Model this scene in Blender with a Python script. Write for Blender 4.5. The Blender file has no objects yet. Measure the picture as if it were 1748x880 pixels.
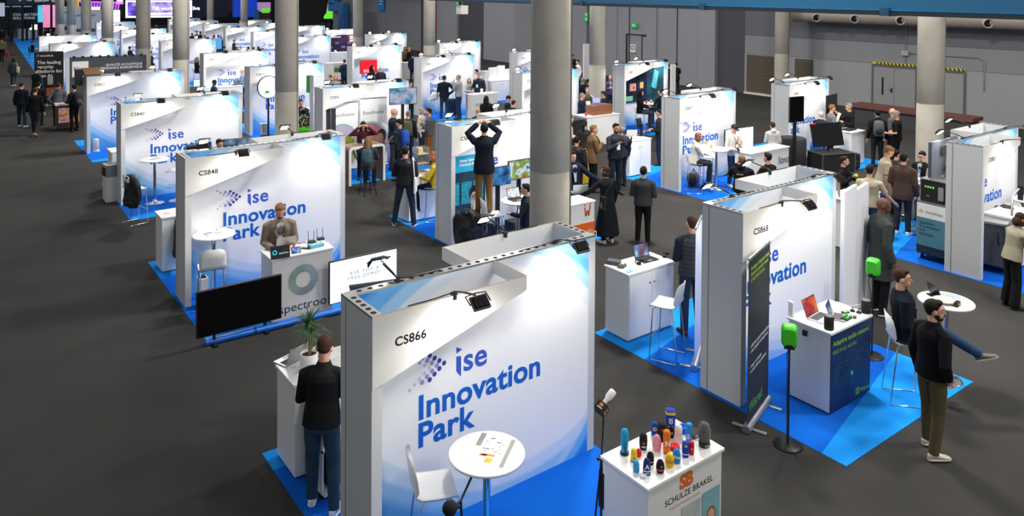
import bpy, bmesh, math, random
import numpy as np
from math import sin, cos, pi, radians as R, atan2, sqrt
from mathutils import Vector, Matrix, Quaternion
random.seed(7)
SC = bpy.context.scene
COL = SC.collection

# ------------------------------------------------------------------ camera
CAM = Vector((0, 0, 5.28645719))
F_PX, YAW, PITCH, ROLL, CY = 1304.20446, 0.63721505, 0.01995716, 0.00683487, 14.5441
FW = Vector((sin(YAW)*cos(PITCH), cos(YAW)*cos(PITCH), -sin(PITCH)))
R0 = Vector((cos(YAW), -sin(YAW), 0)); U0 = R0.cross(FW)
RT = R0*cos(ROLL) + U0*sin(ROLL); UP = -R0*sin(ROLL) + U0*cos(ROLL)
cd = bpy.data.cameras.new('camera'); cam = bpy.data.objects.new('camera', cd); COL.objects.link(cam)
cam.matrix_world = Matrix(((RT.x, UP.x, -FW.x, CAM.x), (RT.y, UP.y, -FW.y, CAM.y), (RT.z, UP.z, -FW.z, CAM.z), (0, 0, 0, 1)))
cd.sensor_fit = 'HORIZONTAL'; cd.sensor_width = 36; cd.lens = F_PX/1748*36
cd.shift_x = 0; cd.shift_y = -(440-CY)/1748; cd.clip_start = .1; cd.clip_end = 400
SC.camera = cam

# ------------------------------------------------------------------ light and exposure
SC.view_settings.view_transform = 'Standard'; SC.view_settings.look = 'None'
SC.view_settings.gamma = 1; SC.view_settings.use_curve_mapping = False
SC.view_settings.exposure = 0.0
W = bpy.data.worlds.new('hall_ambient'); SC.world = W; W.use_nodes = True
bg = W.node_tree.nodes['Background']; bg.inputs[0].default_value = (.93, .96, 1, 1); bg.inputs[1].default_value = .34
LAMP_W = 98.0          # one booth floodlight
def area(name, loc, size, power, color=(1, 1, 1), rot=(0, 0, 0), spread=pi):
    l = bpy.data.lights.new(name, 'AREA'); l.shape = 'RECTANGLE'; l.size, l.size_y = size; l.energy = power; l.color = color; l.spread = spread
    o = bpy.data.objects.new(name, l); o.location = loc; o.rotation_euler = rot; COL.objects.link(o); return o
# rows of hall lamps high under the roof
for hx, hy in ((12, 11), (21, 11), (9, 28), (21, 28), (9, 48), (21, 48), (14, 72)):
    area('hall_and_fill_lamp', (hx, hy, 11.5), (1.6, 1.6), 1350, (1, .95, .88))
area('hall_and_fill_lamp', (13.5, 1.5, 11.5), (1.4, 1.4), 900, (1, .95, .88))
for hx, hy in ((9, -5), (21, -4)):          # unseen fill lamps added behind the camera to brighten columns and side faces
    area('hall_and_fill_lamp', (hx, hy, 10.5), (1.6, 1.6), 420, (1, .95, .88), (R(58), 0, R(-20)))

# ------------------------------------------------------------------ places: photo pixel + height -> point of the hall
def at(u, v, z=0.0):
    d = FW*F_PX + RT*(u-874) + UP*(CY-v); t = (z-CAM.z)/d.z
    return CAM + d*t
def on_y(u, v, y):
    d = FW*F_PX + RT*(u-874) + UP*(CY-v); return CAM + d*((y-CAM.y)/d.y)
def on_x(u, v, x):
    d = FW*F_PX + RT*(u-874) + UP*(CY-v); return CAM + d*((x-CAM.x)/d.x)
def proj(P):
    d = Vector(P)-CAM; z = d.dot(FW); return 874+F_PX*d.dot(RT)/z, CY-F_PX*d.dot(UP)/z
def depth(P): return (Vector(P)-CAM).dot(FW)
def azim(P): return atan2(P[0], P[1])
def face(P, ang):            # z rotation so that local +Y looks ang degrees clockwise from straight away from the camera
    return -(azim(P)+R(ang))

# ------------------------------------------------------------------ materials
def lin(c):
    if isinstance(c, str): c = [int(c[i:i+2], 16)/255 for i in (0, 2, 4)]
    return tuple(x/12.92 if x <= .04045 else ((x+.055)/1.055)**2.4 for x in c[:3]) + (1,)
MATS = {}
def mat(c, rough=.5, metal=0, emit=0, bump=0, bscale=60, vary=0, vscale=8, spec=.5, trans=0, alpha=1, stripes=None):
    key = (c, rough, metal, emit, bump, bscale, vary, vscale, spec, trans, alpha, stripes)
    if key in MATS: return MATS[key]
    m = bpy.data.materials.new('paint_' + str(c)); m.use_nodes = True; N = m.node_tree.nodes; L = m.node_tree.links
    b = N['Principled BSDF']; col = lin(c)
    b.inputs['Base Color'].default_value = col; b.inputs['Roughness'].default_value = rough; b.inputs['Metallic'].default_value = metal
    b.inputs['Specular IOR Level'].default_value = spec; b.inputs['Transmission Weight'].default_value = trans; b.inputs['Alpha'].default_value = alpha
    if emit: b.inputs['Emission Color'].default_value = col; b.inputs['Emission Strength'].default_value = emit
    if bump or vary or stripes:
        tc = N.new('ShaderNodeTexCoord')
    if vary:
        n = N.new('ShaderNodeTexNoise'); n.inputs['Scale'].default_value = vscale; n.inputs['Detail'].default_value = 6; L.new(tc.outputs['Object'], n.inputs['Vector'])
        r = N.new('ShaderNodeValToRGB'); e = r.color_ramp.elements; e[0].position = .3; e[1].position = .7
        e[0].color = tuple(x*(1-vary) for x in col[:3])+(1,); e[1].color = tuple(min(1, x*(1+vary)) for x in col[:3])+(1,)
        L.new(n.outputs[0], r.inputs[0]); L.new(r.outputs[0], b.inputs['Base Color'])
    if stripes:                       # (second colour, period in metres, share): horizontal stripes, knitted, printed or the painted shade of quilting creases
        w = N.new('ShaderNodeSeparateXYZ'); L.new(tc.outputs['Object'], w.inputs[0])
        a = N.new('ShaderNodeMath'); a.operation = 'DIVIDE'; a.inputs[1].default_value = stripes[1]; L.new(w.outputs[2], a.inputs[0])
        f = N.new('ShaderNodeMath'); f.operation = 'FRACT'; L.new(a.outputs[0], f.inputs[0])
        g = N.new('ShaderNodeMath'); g.operation = 'LESS_THAN'; g.inputs[1].default_value = stripes[2]; L.new(f.outputs[0], g.inputs[0])
        x = N.new('ShaderNodeMix'); x.data_type = 'RGBA'; x.inputs[6].default_value = col; x.inputs[7].default_value = lin(stripes[0])
        L.new(g.outputs[0], x.inputs[0]); L.new(x.outputs[2], b.inputs['Base Color'])
    if bump:
        n2 = N.new('ShaderNodeTexNoise'); n2.inputs['Scale'].default_value = bscale; n2.inputs['Detail'].default_value = 5; L.new(tc.outputs['Object'], n2.inputs['Vector'])
        p = N.new('ShaderNodeBump'); p.inputs['Strength'].default_value = bump; p.inputs['Distance'].default_value = .01
        L.new(n2.outputs[0], p.inputs['Height']); L.new(p.outputs[0], b.inputs['Normal'])
    MATS[key] = m; return m
def screen_mat(cols, strength=1.0, scale=3.0, seed=0):
    key = ('scr', cols, strength, scale, seed)
    if key in MATS: return MATS[key]
    m = bpy.data.materials.new('lit_screen'); m.use_nodes = True; N = m.node_tree.nodes; L = m.node_tree.links
    b = N['Principled BSDF']; b.inputs['Roughness'].default_value = .25; b.inputs['Base Color'].default_value = (.01, .01, .01, 1)
    tc = N.new('ShaderNodeTexCoord'); n = N.new('ShaderNodeTexNoise'); n.noise_dimensions = '4D'
    n.inputs['W'].default_value = seed; n.inputs['Scale'].default_value = scale; n.inputs['Detail'].default_value = 3; L.new(tc.outputs['Object'], n.inputs['Vector'])
    r = N.new('ShaderNodeValToRGB'); cr = r.color_ramp
    while len(cr.elements) < len(cols): cr.elements.new(.5)
    for i, c in enumerate(cols):
        cr.elements[i].position = .32 + .36*i/max(1, len(cols)-1); cr.elements[i].color = lin(c)
    L.new(n.outputs[0], r.inputs[0]); L.new(r.outputs[0], b.inputs['Emission Color']); b.inputs['Emission Strength'].default_value = strength
    MATS[key] = m; return m

WHITE = mat('f2f2f0', .35); LAMINATE = mat('e9eae9', .4); GREYLAM = mat('c9cccd', .45)
CHROME = mat('d8dadc', .12, 1); ALU = mat('b9bbbb', .35, .9); BLACK = mat('101113', .45); MATT = mat('17181a', .85); PLASTIC_W = mat('f4f4f2', .3)
GREYMET = mat('8f9192', .4, .8); DARKGLASS = mat('050607', .08)

# ------------------------------------------------------------------ mesh builder
class MB:
    def __init__(s): s.v = []; s.f = []; s.m = []; s.mats = []; s.sm = []; s.M = Matrix(); s.mi = 0; s.smooth = False
    def use(s, m):
        if m not in s.mats: s.mats.append(m)
        s.mi = s.mats.index(m); return s
    def add(s, vs, fs, smooth=None):
        o = len(s.v); s.v += [tuple(s.M @ Vector(p)) for p in vs]
        for f in fs: s.f.append(tuple(i+o for i in f)); s.m.append(s.mi); s.sm.append(s.smooth if smooth is None else smooth)
        return s
    def box(s, a, b):
        (x0, y0, z0), (x1, y1, z1) = a, b
        x0, x1 = min(x0, x1), max(x0, x1); y0, y1 = min(y0, y1), max(y0, y1); z0, z1 = min(z0, z1), max(z0, z1)
        return s.add([(x0, y0, z0), (x1, y0, z0), (x1, y1, z0), (x0, y1, z0), (x0, y0, z1), (x1, y0, z1), (x1, y1, z1), (x0, y1, z1)],
                     [(0, 3, 2, 1), (4, 5, 6, 7), (0, 1, 5, 4), (1, 2, 6, 5), (2, 3, 7, 6), (3, 0, 4, 7)], False)
    def cbox(s, c, sz): return s.box([c[i]-sz[i]/2 for i in range(3)], [c[i]+sz[i]/2 for i in range(3)])
    def rings(s, rs, cap=True, smooth=True):
        n = len(rs[0]); vs = [p for r in rs for p in r]; fs = []
        for k in range(len(rs)-1):
            for i in range(n):
                j = (i+1) % n; fs.append((k*n+i, k*n+j, (k+1)*n+j, (k+1)*n+i))
        o = len(s.v); s.add(vs, fs, smooth)
        if cap: s.add(rs[0][::-1], [tuple(range(n))], False); s.add(rs[-1], [tuple(range(n))], False)
        return s
    def tube(s, pts, r, n=8, cap=True):
        P = [Vector(p) for p in pts]; rr = r if isinstance(r, (list, tuple)) else [r]*len(P); rs = []
        t0 = (P[1]-P[0]).normalized(); a = t0.orthogonal().normalized()
        for i, q in enumerate(P):
            t = (P[min(i+1, len(P)-1)]-P[max(i-1, 0)]).normalized(); a = (a-t*a.dot(t))
            a = a.normalized() if a.length > 1e-6 else t.orthogonal().normalized(); b = t.cross(a)
            rs.append([q+(a*cos(2*pi*k/n)+b*sin(2*pi*k/n))*rr[i] for k in range(n)])
        return s.rings(rs, cap)
    def cyl(s, c, r, h, n=20, r2=None): return s.lathe([(r, 0), (r if r2 is None else r2, h)], c, n)
    def lathe(s, prof, c=(0, 0, 0), n=24, cap=True):
        rs = [[(c[0]+r*cos(2*pi*k/n), c[1]+r*sin(2*pi*k/n), c[2]+z) for k in range(n)] for r, z in prof]
        return s.rings(rs, cap)
    def prism(s, poly, a, b, axis='z'):       # polygon swept between a and b along an axis
        f = {'z': lambda p, w: (p[0], p[1], w), 'y': lambda p, w: (p[0], w, p[1]), 'x': lambda p, w: (w, p[0], p[1])}[axis]
        n = len(poly); s.add([f(p, a) for p in poly]+[f(p, b) for p in poly],
            [tuple(range(n))[::-1], tuple(range(n, 2*n))]+[(i, (i+1) % n, n+(i+1) % n, n+i) for i in range(n)], False); return s
    def ell(s, c, r, nu=14, nv=9, M=None):
        rs = []
        for k in range(1, nv):
            th = pi*k/nv; rs.append([(r[0]*sin(th)*cos(2*pi*i/nu), r[1]*sin(th)*sin(2*pi*i/nu), -r[2]*cos(th)) for i in range(nu)])
        vs = [p for q in rs for p in q] + [(0, 0, -r[2]), (0, 0, r[2])]; fs = []
        for k in range(nv-2):
            for i in range(nu): j = (i+1) % nu; fs.append((k*nu+i, k*nu+j, (k+1)*nu+j, (k+1)*nu+i))
        nb = len(vs)-2
        for i in range(nu):
            j = (i+1) % nu; fs.append((nb, j, i)); fs.append((nb+1, (nv-2)*nu+i, (nv-2)*nu+j))
        c = Vector(c); vs = [(M @ Vector(p) if M else Vector(p))+c for p in vs]
        return s.add(vs, fs, True)
    def quad(s, a, b, c, d): return s.add([a, b, c, d], [(0, 1, 2, 3)], False)
    def disc(s, c, r, n=20, axis='y', ry=None):
        ry = ry or r; f = {'y': lambda x, z: (c[0]+x, c[1], c[2]+z), 'z': lambda x, z: (c[0]+x, c[1]+z, c[2]), 'x': lambda x, z: (c[0], c[1]-x, c[2]+z)}[axis]
        return s.add([f(r*cos(2*pi*k/n), ry*sin(2*pi*k/n)) for k in range(n)], [tuple(range(n))], False)
    def mesh(s, name):
        me = bpy.data.meshes.new(name); me.from_pydata(s.v, [], s.f); 
        for m in s.mats: me.materials.append(m)
        me.polygons.foreach_set('material_index', s.m); me.polygons.foreach_set('use_smooth', s.sm); me.update(); return me
    def build(s, name, parent=None, bevel=0, loc=None, rz=0):
        return link(name, s.mesh(name), parent, bevel, loc, rz)
def link(name, me, parent=None, bevel=0, loc=None, rz=0):
    o = bpy.data.objects.new(name, me); COL.objects.link(o)
    if parent: o.parent = parent
    if loc is not None: o.location = loc
    o.rotation_euler.z = rz
    if bevel:
        m = o.modifiers.new('soft_edges', 'BEVEL'); m.width = bevel; m.segments = 2; m.limit_method = 'ANGLE'; m.angle_limit = R(50)
    return o
def tag(o, label, cat, group=None, kind=None):
    o['label'] = label; o['category'] = cat
    if group: o['group'] = group
    if kind: o['kind'] = kind
    return o
def thing(name, label, cat, loc=(0, 0, 0), rz=0, group=None):
    o = bpy.data.objects.new(name, None); COL.objects.link(o); o.empty_display_size = .1
    o.location = loc; o.rotation_euler.z = rz; return tag(o, label, cat, group)
def struct(o): o['kind'] = 'structure'; return o
def dup(root, loc=None, rz=None, label=None, group=None, skip=()):
    r = root.copy(); COL.objects.link(r)
    if loc is not None: r.location = loc
    if rz is not None: r.rotation_euler.z = rz
    if label: r['label'] = label
    if group: r['group'] = group
    def kids(a, b):
        for ch in list(a.children):
            if ch.name.split('.')[0] in skip: continue
            c = ch.copy(); COL.objects.link(c); c.parent = b; kids(ch, c)
    kids(root, r); return r
TXT = {}
def text_mesh(s, m, bold=0, depth=.002, align='LEFT', spacing=1.0):
    key = (s, m.name, bold, depth, align, spacing)
    if key in TXT: return TXT[key]
    c = bpy.data.curves.new('lettering', 'FONT'); c.body = s; c.size = 1; c.offset = bold; c.extrude = depth; c.align_x = align; c.resolution_u = 5; c.space_character = spacing
    o = bpy.data.objects.new('lettering', c); COL.objects.link(o); dg = bpy.context.evaluated_depsgraph_get(); dg.update()
    me = bpy.data.meshes.new_from_object(o.evaluated_get(dg)); bpy.data.objects.remove(o); bpy.data.curves.remove(c)
    me.materials.clear(); me.materials.append(m); TXT[key] = me; return me
def text(s, m, parent, loc, size, rot=(pi/2, 0, 0), bold=0, align='LEFT', sx=1, name='lettering', spacing=1.0):
    me = text_mesh(s, m, bold, .004, align, spacing); o = bpy.data.objects.new(name, me); COL.objects.link(o); o.parent = parent
    o.location = loc; o.rotation_euler = rot; o.scale = (size*sx, size, size*.5); return o
# ------------------------------------------------------------------ the hall
CONC = mat('a6a196', .8, bump=.15, bscale=9, vary=.10, vscale=1.6)
CARPET_DARK = mat('403f3e', .95, bump=.5, bscale=420, vary=.13, vscale=.7, spec=.1)
b = MB().use(CARPET_DARK); b.box((-14, -6, -.1), (62, 135, 0)); struct(b.build('floor'))
WX = 34.6
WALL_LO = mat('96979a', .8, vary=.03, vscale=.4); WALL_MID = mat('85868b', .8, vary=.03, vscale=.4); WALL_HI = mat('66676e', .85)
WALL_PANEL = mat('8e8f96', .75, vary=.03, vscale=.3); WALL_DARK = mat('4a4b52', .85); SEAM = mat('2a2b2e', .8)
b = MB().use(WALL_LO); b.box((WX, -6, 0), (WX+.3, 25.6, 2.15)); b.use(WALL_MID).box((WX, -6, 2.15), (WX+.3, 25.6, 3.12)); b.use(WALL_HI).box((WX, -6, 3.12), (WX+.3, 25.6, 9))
b.use(SEAM); [b.box((WX-.004, -6, z), (WX, 25.6, z+.012)) for z in (2.15, 3.12)]
struct(b.build('wall_right'))
# folding partition wall further along: tall panels of changing grey
b = MB()
edges = [(25.6, 27.4, WALL_DARK, .0), (27.4, 28.6, WALL_PANEL, .25), (28.6, 31.8, WALL_PANEL, .15), (31.8, 32.9, WALL_PANEL, .25), (32.9, 35.2, WALL_PANEL, .15), (35.2, 37.0, WALL_PANEL, .22), (37.0, 38.1, WALL_DARK, .0), (38.1, 43.6, WALL_PANEL, .2),
         (43.6, 46.2, WALL_MID, .15), (46.2, 50.4, WALL_PANEL, .1), (50.4, 54.2, WALL_DARK, 0), (54.2, 57.5, WALL_PANEL, .2), (57.5, 60.5, WALL_DARK, .05), (60.5, 73, WALL_MID, .1), (73, 80, WALL_PANEL, .1)]
for y0, y1, m, off in edges: b.use(m).box((WX-off, y0, 0), (WX+.3, y1, 9))
b.use(SEAM)
for y in (30.2, 34.1, 40.9): b.box((WX-.21, y, 0), (WX-.15, y+.02, 9))
struct(b.build('wall_right'))
b = MB().use(mat('1b1d26', .9)); b.box((-14, 128, 0), (62, 128.3, 12)); struct(b.build('wall_back'))
# concrete columns
def column(x, y, r=.33, seam=2.4, tint=CONC):
    b = MB().use(tint); b.lathe([(r, 0), (r, seam), (r-.012, seam+.01), (r-.012, seam+.03), (r, seam+.04), (r, seam*2+1), (r-.01, seam*2+1.01), (r-.01, seam*2+1.03), (r, seam*2+1.04), (r, 12)], n=40)
    b.use(mat('6f6b63', .85)); b.box((r*.62, -r*.82, 0), (r*.62+.02, -r*.76, 12))
    return struct(b.build('column', loc=(x, y, 0)))
for x, y in ((7.9, 9.6), (7.9, 21.6), (7.9, 34), (7.87, 41.5), (7.85, 51.9), (21.2, 9.75), (21.2, 22.8), (21.2, 36.2), (21.2, 45.2), (32.9, 22.2)): column(x, y)
for u, y in ((147, 62), (122, 73), (102, 75), (359, 81), (417, 72)):
    p = FW*F_PX+RT*(u-874); column(p.x*y/p.y, y, .33)
# blue steel beam of the gantry overhead, hung on rods
BLUE = mat('185a80', .45, .1)
B0, B1 = Vector((14.35, 3.6, 0)), Vector((19.4, 33.0, 0)); dv = (B1-B0); bl = dv.length
b = MB().use(BLUE); b.box((-.1, 0, 4.96), (.1, bl, 5.9)); b.use(mat('0d1a24', .5)); b.box((-.13, 0, 4.9), (.13, bl, 4.96)); b.use(mat('0f3d5c', .5))
for q in (4.2, 9.6, 15.5): b.box((-.16, q-.1, 4.885), (.16, q+.1, 5.05))
b.use(mat('1a5f88', .4)); b.box((-.118, 0, 4.99), (-.1, bl, 5.02))
bm = tag(b.build('gantry_beam', rz=-atan2(dv.x, dv.y), loc=(B0.x, B0.y, 0)), 'long blue steel beam crossing overhead at the top of the photo', 'beam')
b = MB().use(GREYMET)
for q in (2, 12, 21, 28): b.tube([(0, q, 5.85), (0, q, 12)], .02)
b.build('hanger_rod', bm)
# round air duct along the right wall with nozzles
DUCT = mat('a09a8e', .6, .2, bump=.1, bscale=30)
dt = thing('air_duct', 'big round beige ventilation duct with nozzles along the right wall', 'duct', (WX-.75, 0, 4.33))
b = MB().use(DUCT); b.tube([(0, y, 0) for y in [22.1]+[21.6-.45*k for k in range(60)]], [.34+.012*((k % 2) == 0) for k in range(61)], 28); b.build('duct_pipe', dt)
for y in (20.9, 19.0, 16.9, 13.4, 10.2):
    n = MB().use(mat('b7b3a9', .5)); n.M = Matrix.Translation((-.26, y-.1, -.08)) @ Matrix.Rotation(R(38), 4, 'Z') @ Matrix.Rotation(R(-102), 4, 'Y')
    n.lathe([(.2, -.05), (.2, .2), (.18, .22), (.16, .2), (.16, .12)], n=24, cap=False); n.use(mat('0b0b0b', .9)).disc((0, 0, .13), .165, 20, 'z'); n.build('nozzle', dt)
b = MB().use(GREYMET); [b.tube([(0, y, .3), (0, y, 7)], .02) for y in (18, 10, 3)]; b.build('hanger', dt)
b = MB().use(mat('77736b', .7)); b.tube([(WX-2, 58, 6.0), (WX-2, 79, 6.0)], .55, 20); tag(b.build('air_duct'), 'grey round duct high on the far right wall', 'duct')
# doors and fittings of the right wall
DOOR = mat('8f9192', .6)
def door_leaf(y0, y1, h, n, handle=None, dark=DOOR):
    d = thing('door_%d' % n, ('left grey double door with black push bar on the right wall', 'grey door right of the wide column on right wall', '', 'dark door pair far back on the right wall')[n-1], 'door', (WX, 0, 0)); d['kind'] = 'structure'
    b = MB().use(mat('5a5c5e', .6)); b.box((-.05, y1, 0), (.02, y1+.09, h+.1)); b.box((-.05, y0-.09, 0), (.02, y0, h+.1)); b.box((-.05, y0, h), (.02, y1, h+.1)); b.build('door_frame', d)
    mid = (y0+y1)/2
    for a, c in ((y0, mid-.008), (mid+.008, y1)): b = MB().use(dark); b.box((-.035, a, 0), (.01, c, h)); b.build('door_leaf', d)
    b = MB().use(mat('3a3b3d', .4, .5)); b.tube([(-.04, mid+.1, 1.0), (-.1, mid+.1, 1.0), (-.1, mid+.22, 1.0)], .014); b.box((-.045, mid+.06, .88), (-.034, mid+.14, 1.1)); b.build('door_handle', d)
    return d
d1 = door_leaf(16.55, 18.45, 2.02, 1)
b = MB().use(BLACK); b.box((-.05, 17.98, .75), (-.036, 18.06, 1.55)); b.build('push_bar', d1)
d2 = door_leaf(14.55, 16.4, 2.0, 2)
HAZ = mat('d8c514', .6)
def hazard(y0, y1, z):
    b = MB().use(HAZ); b.box((-.07, y0, z), (-.01, y1, z+.1)); b.use(BLACK); k = int((y1-y0)/.17)
    for i in range(k): a = y0+.17*i; b.prism([(a, z), (a+.07, z), (a+.13, z+.1), (a+.06, z+.1)], -.076, -.068, 'x')
    return b
hazard(16.5, 18.5, 2.14).build('hazard_strip', d1); hazard(14.5, 16.3, 2.12).build('hazard_strip', d2)
def pipe(name, pts, label, r=.02): b = MB().use(GREYMET); b.tube(pts, r, 8); return tag(b.build(name), label, 'pipe')
pipe('conduit_pipe', [(WX-.04, 17.0, 2.24), (WX-.04, 17.0, 4.0)], 'thin grey conduit rising above the double door on the right wall')
b = MB().use(mat('a5a7a8', .5)); b.box((WX-.14, 16.85, 2.62), (WX, 17.15, 2.84)); tag(b.build('junction_box'), 'small grey junction box above the double door on right wall', 'junction box')
pipe('conduit_pipe', [(WX-.04, 16.85, 2.72), (WX-.04, 13.95, 2.72), (WX-.04, 13.75, 2.6), (WX-.04, 13.75, 1.35)], 'grey conduit bending down the right wall beside the door')
def shutter(y0, y1, z0, z1, label):
    b = MB().use(mat('6b5f52', .7)); k = int((z1-z0)/.09)
    for i in range(k): b.prism([(WX-.03, z0+.09*i), (WX-.09, z0+.09*i+.03), (WX-.03, z0+.09*i+.08)], y0, y1, 'y')
    b.use(mat('4b443c', .7)); b.box((WX-.04, y0-.05, z0), (WX-.01, y0, z1)); b.box((WX-.04, y1, z0), (WX-.01, y1+.05, z1)); b.box((WX-.04, y0, z0-.02), (WX-.005, y1, z1))
    return tag(b.build('wall_shutter'), label, 'shutter')
shutter(23.55, 25.4, .12, 2.1, 'brown slatted roller shutter on right wall left of the beige column')
shutter(21.6, 22.5, .12, 2.08, 'narrow brown slatted shutter on right wall right of beige column')
shutter(44.0, 46.0, .9, 3.4, 'beige slatted wall shutter far along the grey partition wall')
b = MB().use(mat('dedbd4', .6)); b.box((WX-.2, 21.3, 0), (WX-.005, 25.5, .1)); struct(b.build('trim_1'))
# low dark dock with a red brown top in front of the doors
b = MB().use(mat('3c3d3f', .8)); b.box((30.6, 12.6, 0), (31.3, 17.2, .62)); b.use(mat('6b4038', .8)); b.box((30.5, 12.5, .62), (31.4, 17.3, .76)); tag(b.build('dock_platform'), 'low dark platform with red brown top before the double doors', 'platform')
GREEN = mat('1a9a4a', .4, emit=.5)
def sign(name, y, z, w, h, m, label, cat='sign', deco=None):
    b = MB().use(m); b.box((WX-.32, y-w/2, z-h/2), (WX-.27, y+w/2, z+h/2)); b.use(GREYMET).tube([(WX-.28, y, z+h/2-.02), (WX, y, z+h/2-.02)], .015)
    if deco: deco(b)
    return tag(b.build(name), label, cat)
def arrow(y, z): return lambda b: (b.use(PLASTIC_W), b.prism([(y-.12, z), (y+.05, z+.09), (y+.05, z-.09)], WX-.33, WX-.321, 'x'), b.box((WX-.33, y+.05, z-.03), (WX-.321, y+.14, z+.03)))
sign('exit_sign', 33.6, 3.35, .5, .32, GREEN, 'green exit sign with white arrow above the small wall door', deco=arrow(33.6, 3.35))
sign('exit_sign', 38.0, 3.75, .32, .62, GREEN, 'tall green exit sign beside the concrete column on partition wall', deco=lambda b: (b.use(PLASTIC_W), b.disc((WX-.325, 38.0, 3.9), .08, 12, 'x'), b.disc((WX-.325, 38.0, 3.6), .08, 12, 'x')))
sign('exit_sign', 54.0, 4.2, .32, .75, GREEN, 'tall green exit sign on the dark strip of the far wall', deco=lambda b: (b.use(PLASTIC_W), b.disc((WX-.325, 54.0, 4.4), .09, 12, 'x'), b.disc((WX-.325, 54.0, 4.05), .09, 12, 'x')))
b = MB().use(mat('e8e6e2', .6)); b.disc((WX-.26, 33.75, 1.95), .17, 20, 'x'); b.use(mat('a8201e', .5)); b.disc((WX-.263, 33.75, 1.95), .15, 20, 'x'); b.use(PLASTIC_W).disc((WX-.266, 33.75, 1.95), .085, 16, 'x'); b.use(mat('e8e6e2', .6)); b.box((WX-.262, 33.55, 1.65), (WX-.15, 33.95, 2.15)); tag(b.build('warning_sign'), 'small white sign with red ring on the partition wall', 'sign')
b = MB().use(SEAM); y0, y1 = 32.95, 34.3
for a in ((y0, y0+.03), (y1, y1+.03)): b.box((WX-.26, a[0], 0), (WX-.15, a[1], 2.8))
b.box((WX-.26, y0, 2.77), (WX-.15, y1, 2.8)); b.box((WX-.3, y0-.35, 2.7), (WX-.15, y0, 2.82)); struct(b.build('door_3'))
d4 = door_leaf(60.9, 64.6, 3.0, 4, dark=mat('3a3b3f', .6))
BLUE_SIGN = mat('1d6fb0', .5, emit=.15)
s = sign('hanging_sign', 68, 4.6, 1.3, 2.2, BLUE_SIGN, 'blue hanging sign with white lines far back beside the column', deco=lambda b: (b.use(PLASTIC_W), [b.box((WX-.33, 67.6, z), (WX-.321, 68.3, z+.07)) for z in (5.1, 4.7, 4.4, 4.1)]))
b = MB().use(mat('b32a26', .5)); b.box((WX-.33, 57.6, 1.9), (WX-.07, 58.4, 3.6)); b.use(PLASTIC_W).box((WX-.336, 57.8, 2.5), (WX-.33, 58.2, 3.0)); tag(b.build('fire_cabinet'), 'red fire hose cabinet on the far wall beside the concrete column', 'cabinet')
b = MB().use(mat('b32a26', .5)); b.box((WX-.25, 57.3, 5.0), (WX, 58.2, 5.9)); b.use(PLASTIC_W).box((WX-.256, 57.5, 5.3), (WX-.25, 58.0, 5.6)); tag(b.build('fire_sign'), 'small red fire sign high beside the far concrete column', 'sign')
b = MB().use(mat('3a7fc0', .5)); b.box((WX-.9, 76, 6.2), (WX-.2, 79.6, 8.0)); b.box((WX-.9, 78, 3.9), (WX-.2, 79.6, 6.2)); b.box((WX-.9, 75.6, 3.2), (WX-.2, 79.6, 4.2)); b.box((WX-.9, 75.6, 0), (WX-.2, 77.0, 3.4)); tag(b.build('air_pipe', bevel=.1), 'bent blue square air pipe on the far wall', 'pipe')
b = MB().use(mat('d8d6cf', .5)); b.box((-.2, -.2, -.3), (.2, .2, .1)); b.use(GREYMET).tube([(0, 0, .1), (0, 0, 7)], .02); o = b.build('ceiling_speaker', loc=on_y(789, 13, 30)); tag(o, 'small white speaker box hanging on a rod high up', 'speaker')

# ------------------------------------------------------------------ booth walls
def print_mat():
    m = bpy.data.materials.new('printed_swirls'); m.use_nodes = True; N = m.node_tree.nodes; L = m.node_tree.links
    b = N['Principled BSDF']; b.inputs['Roughness'].default_value = .45; b.inputs['Specular IOR Level'].default_value = .3
    tc = N.new('ShaderNodeTexCoord'); base = None
    x = N.new('ShaderNodeMapping'); x.inputs['Scale'].default_value = (1, 0, 1); L.new(tc.outputs['Object'], x.inputs['Vector'])
    def arc(cx, cz, steps):
        nonlocal base
        d = N.new('ShaderNodeVectorMath'); d.operation = 'DISTANCE'; L.new(x.outputs[0], d.inputs[0]); d.inputs[1].default_value = (cx, 0, cz)
        for r, c, a, soft in steps:
            mr = N.new('ShaderNodeMapRange'); mr.inputs['From Min'].default_value = r; mr.inputs['From Max'].default_value = r+soft; mr.inputs['To Max'].default_value = a; L.new(d.outputs['Value'], mr.inputs['Value'])
            mx = N.new('ShaderNodeMix'); mx.data_type = 'RGBA'; mx.inputs[7].default_value = lin(c); L.new(mr.outputs[0], mx.inputs[0])
            if base is None: mx.inputs[6].default_value = lin('f1f2f5')
            else: L.new(base, mx.inputs[6])
            base = mx.outputs[2]
    TR = [(2.30, 'b9dcf8', .35, .03), (2.45, '8cc6f5', .75, .03), (2.58, '5aaeee', .85, .04), (2.74, '1f86dd', .95, .1)]
    arc(1.2, .2, TR); arc(1.9, .2, TR)
    arc(2.0, 2.6, [(2.36, 'b5d9f4', .55, .04), (2.5, '78bdec', .7, .05), (2.62, '3f9be0', .8, .1)])
    arc(1.3, 1.65, [(2.02, 'c4e0f6', .6, .03), (2.10, '62b2ee', .85, .04), (2.2, '1b80da', .9, .06)])
    L.new(base, b.inputs['Base Color']); return m
PRINT = print_mat()
D_, L_, LF = .59, 3.1, 1.67
INK = mat('155cc4', .5); INK2 = mat('3558c4', .5); LILAC = mat('9b93d2', .5); PALE = mat('c6c4e6', .5); NAVY = mat('27419c', .5); TEXTG = mat('222224', .9, spec=.1); CYAN = mat('8fd0ee', .5)
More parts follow.
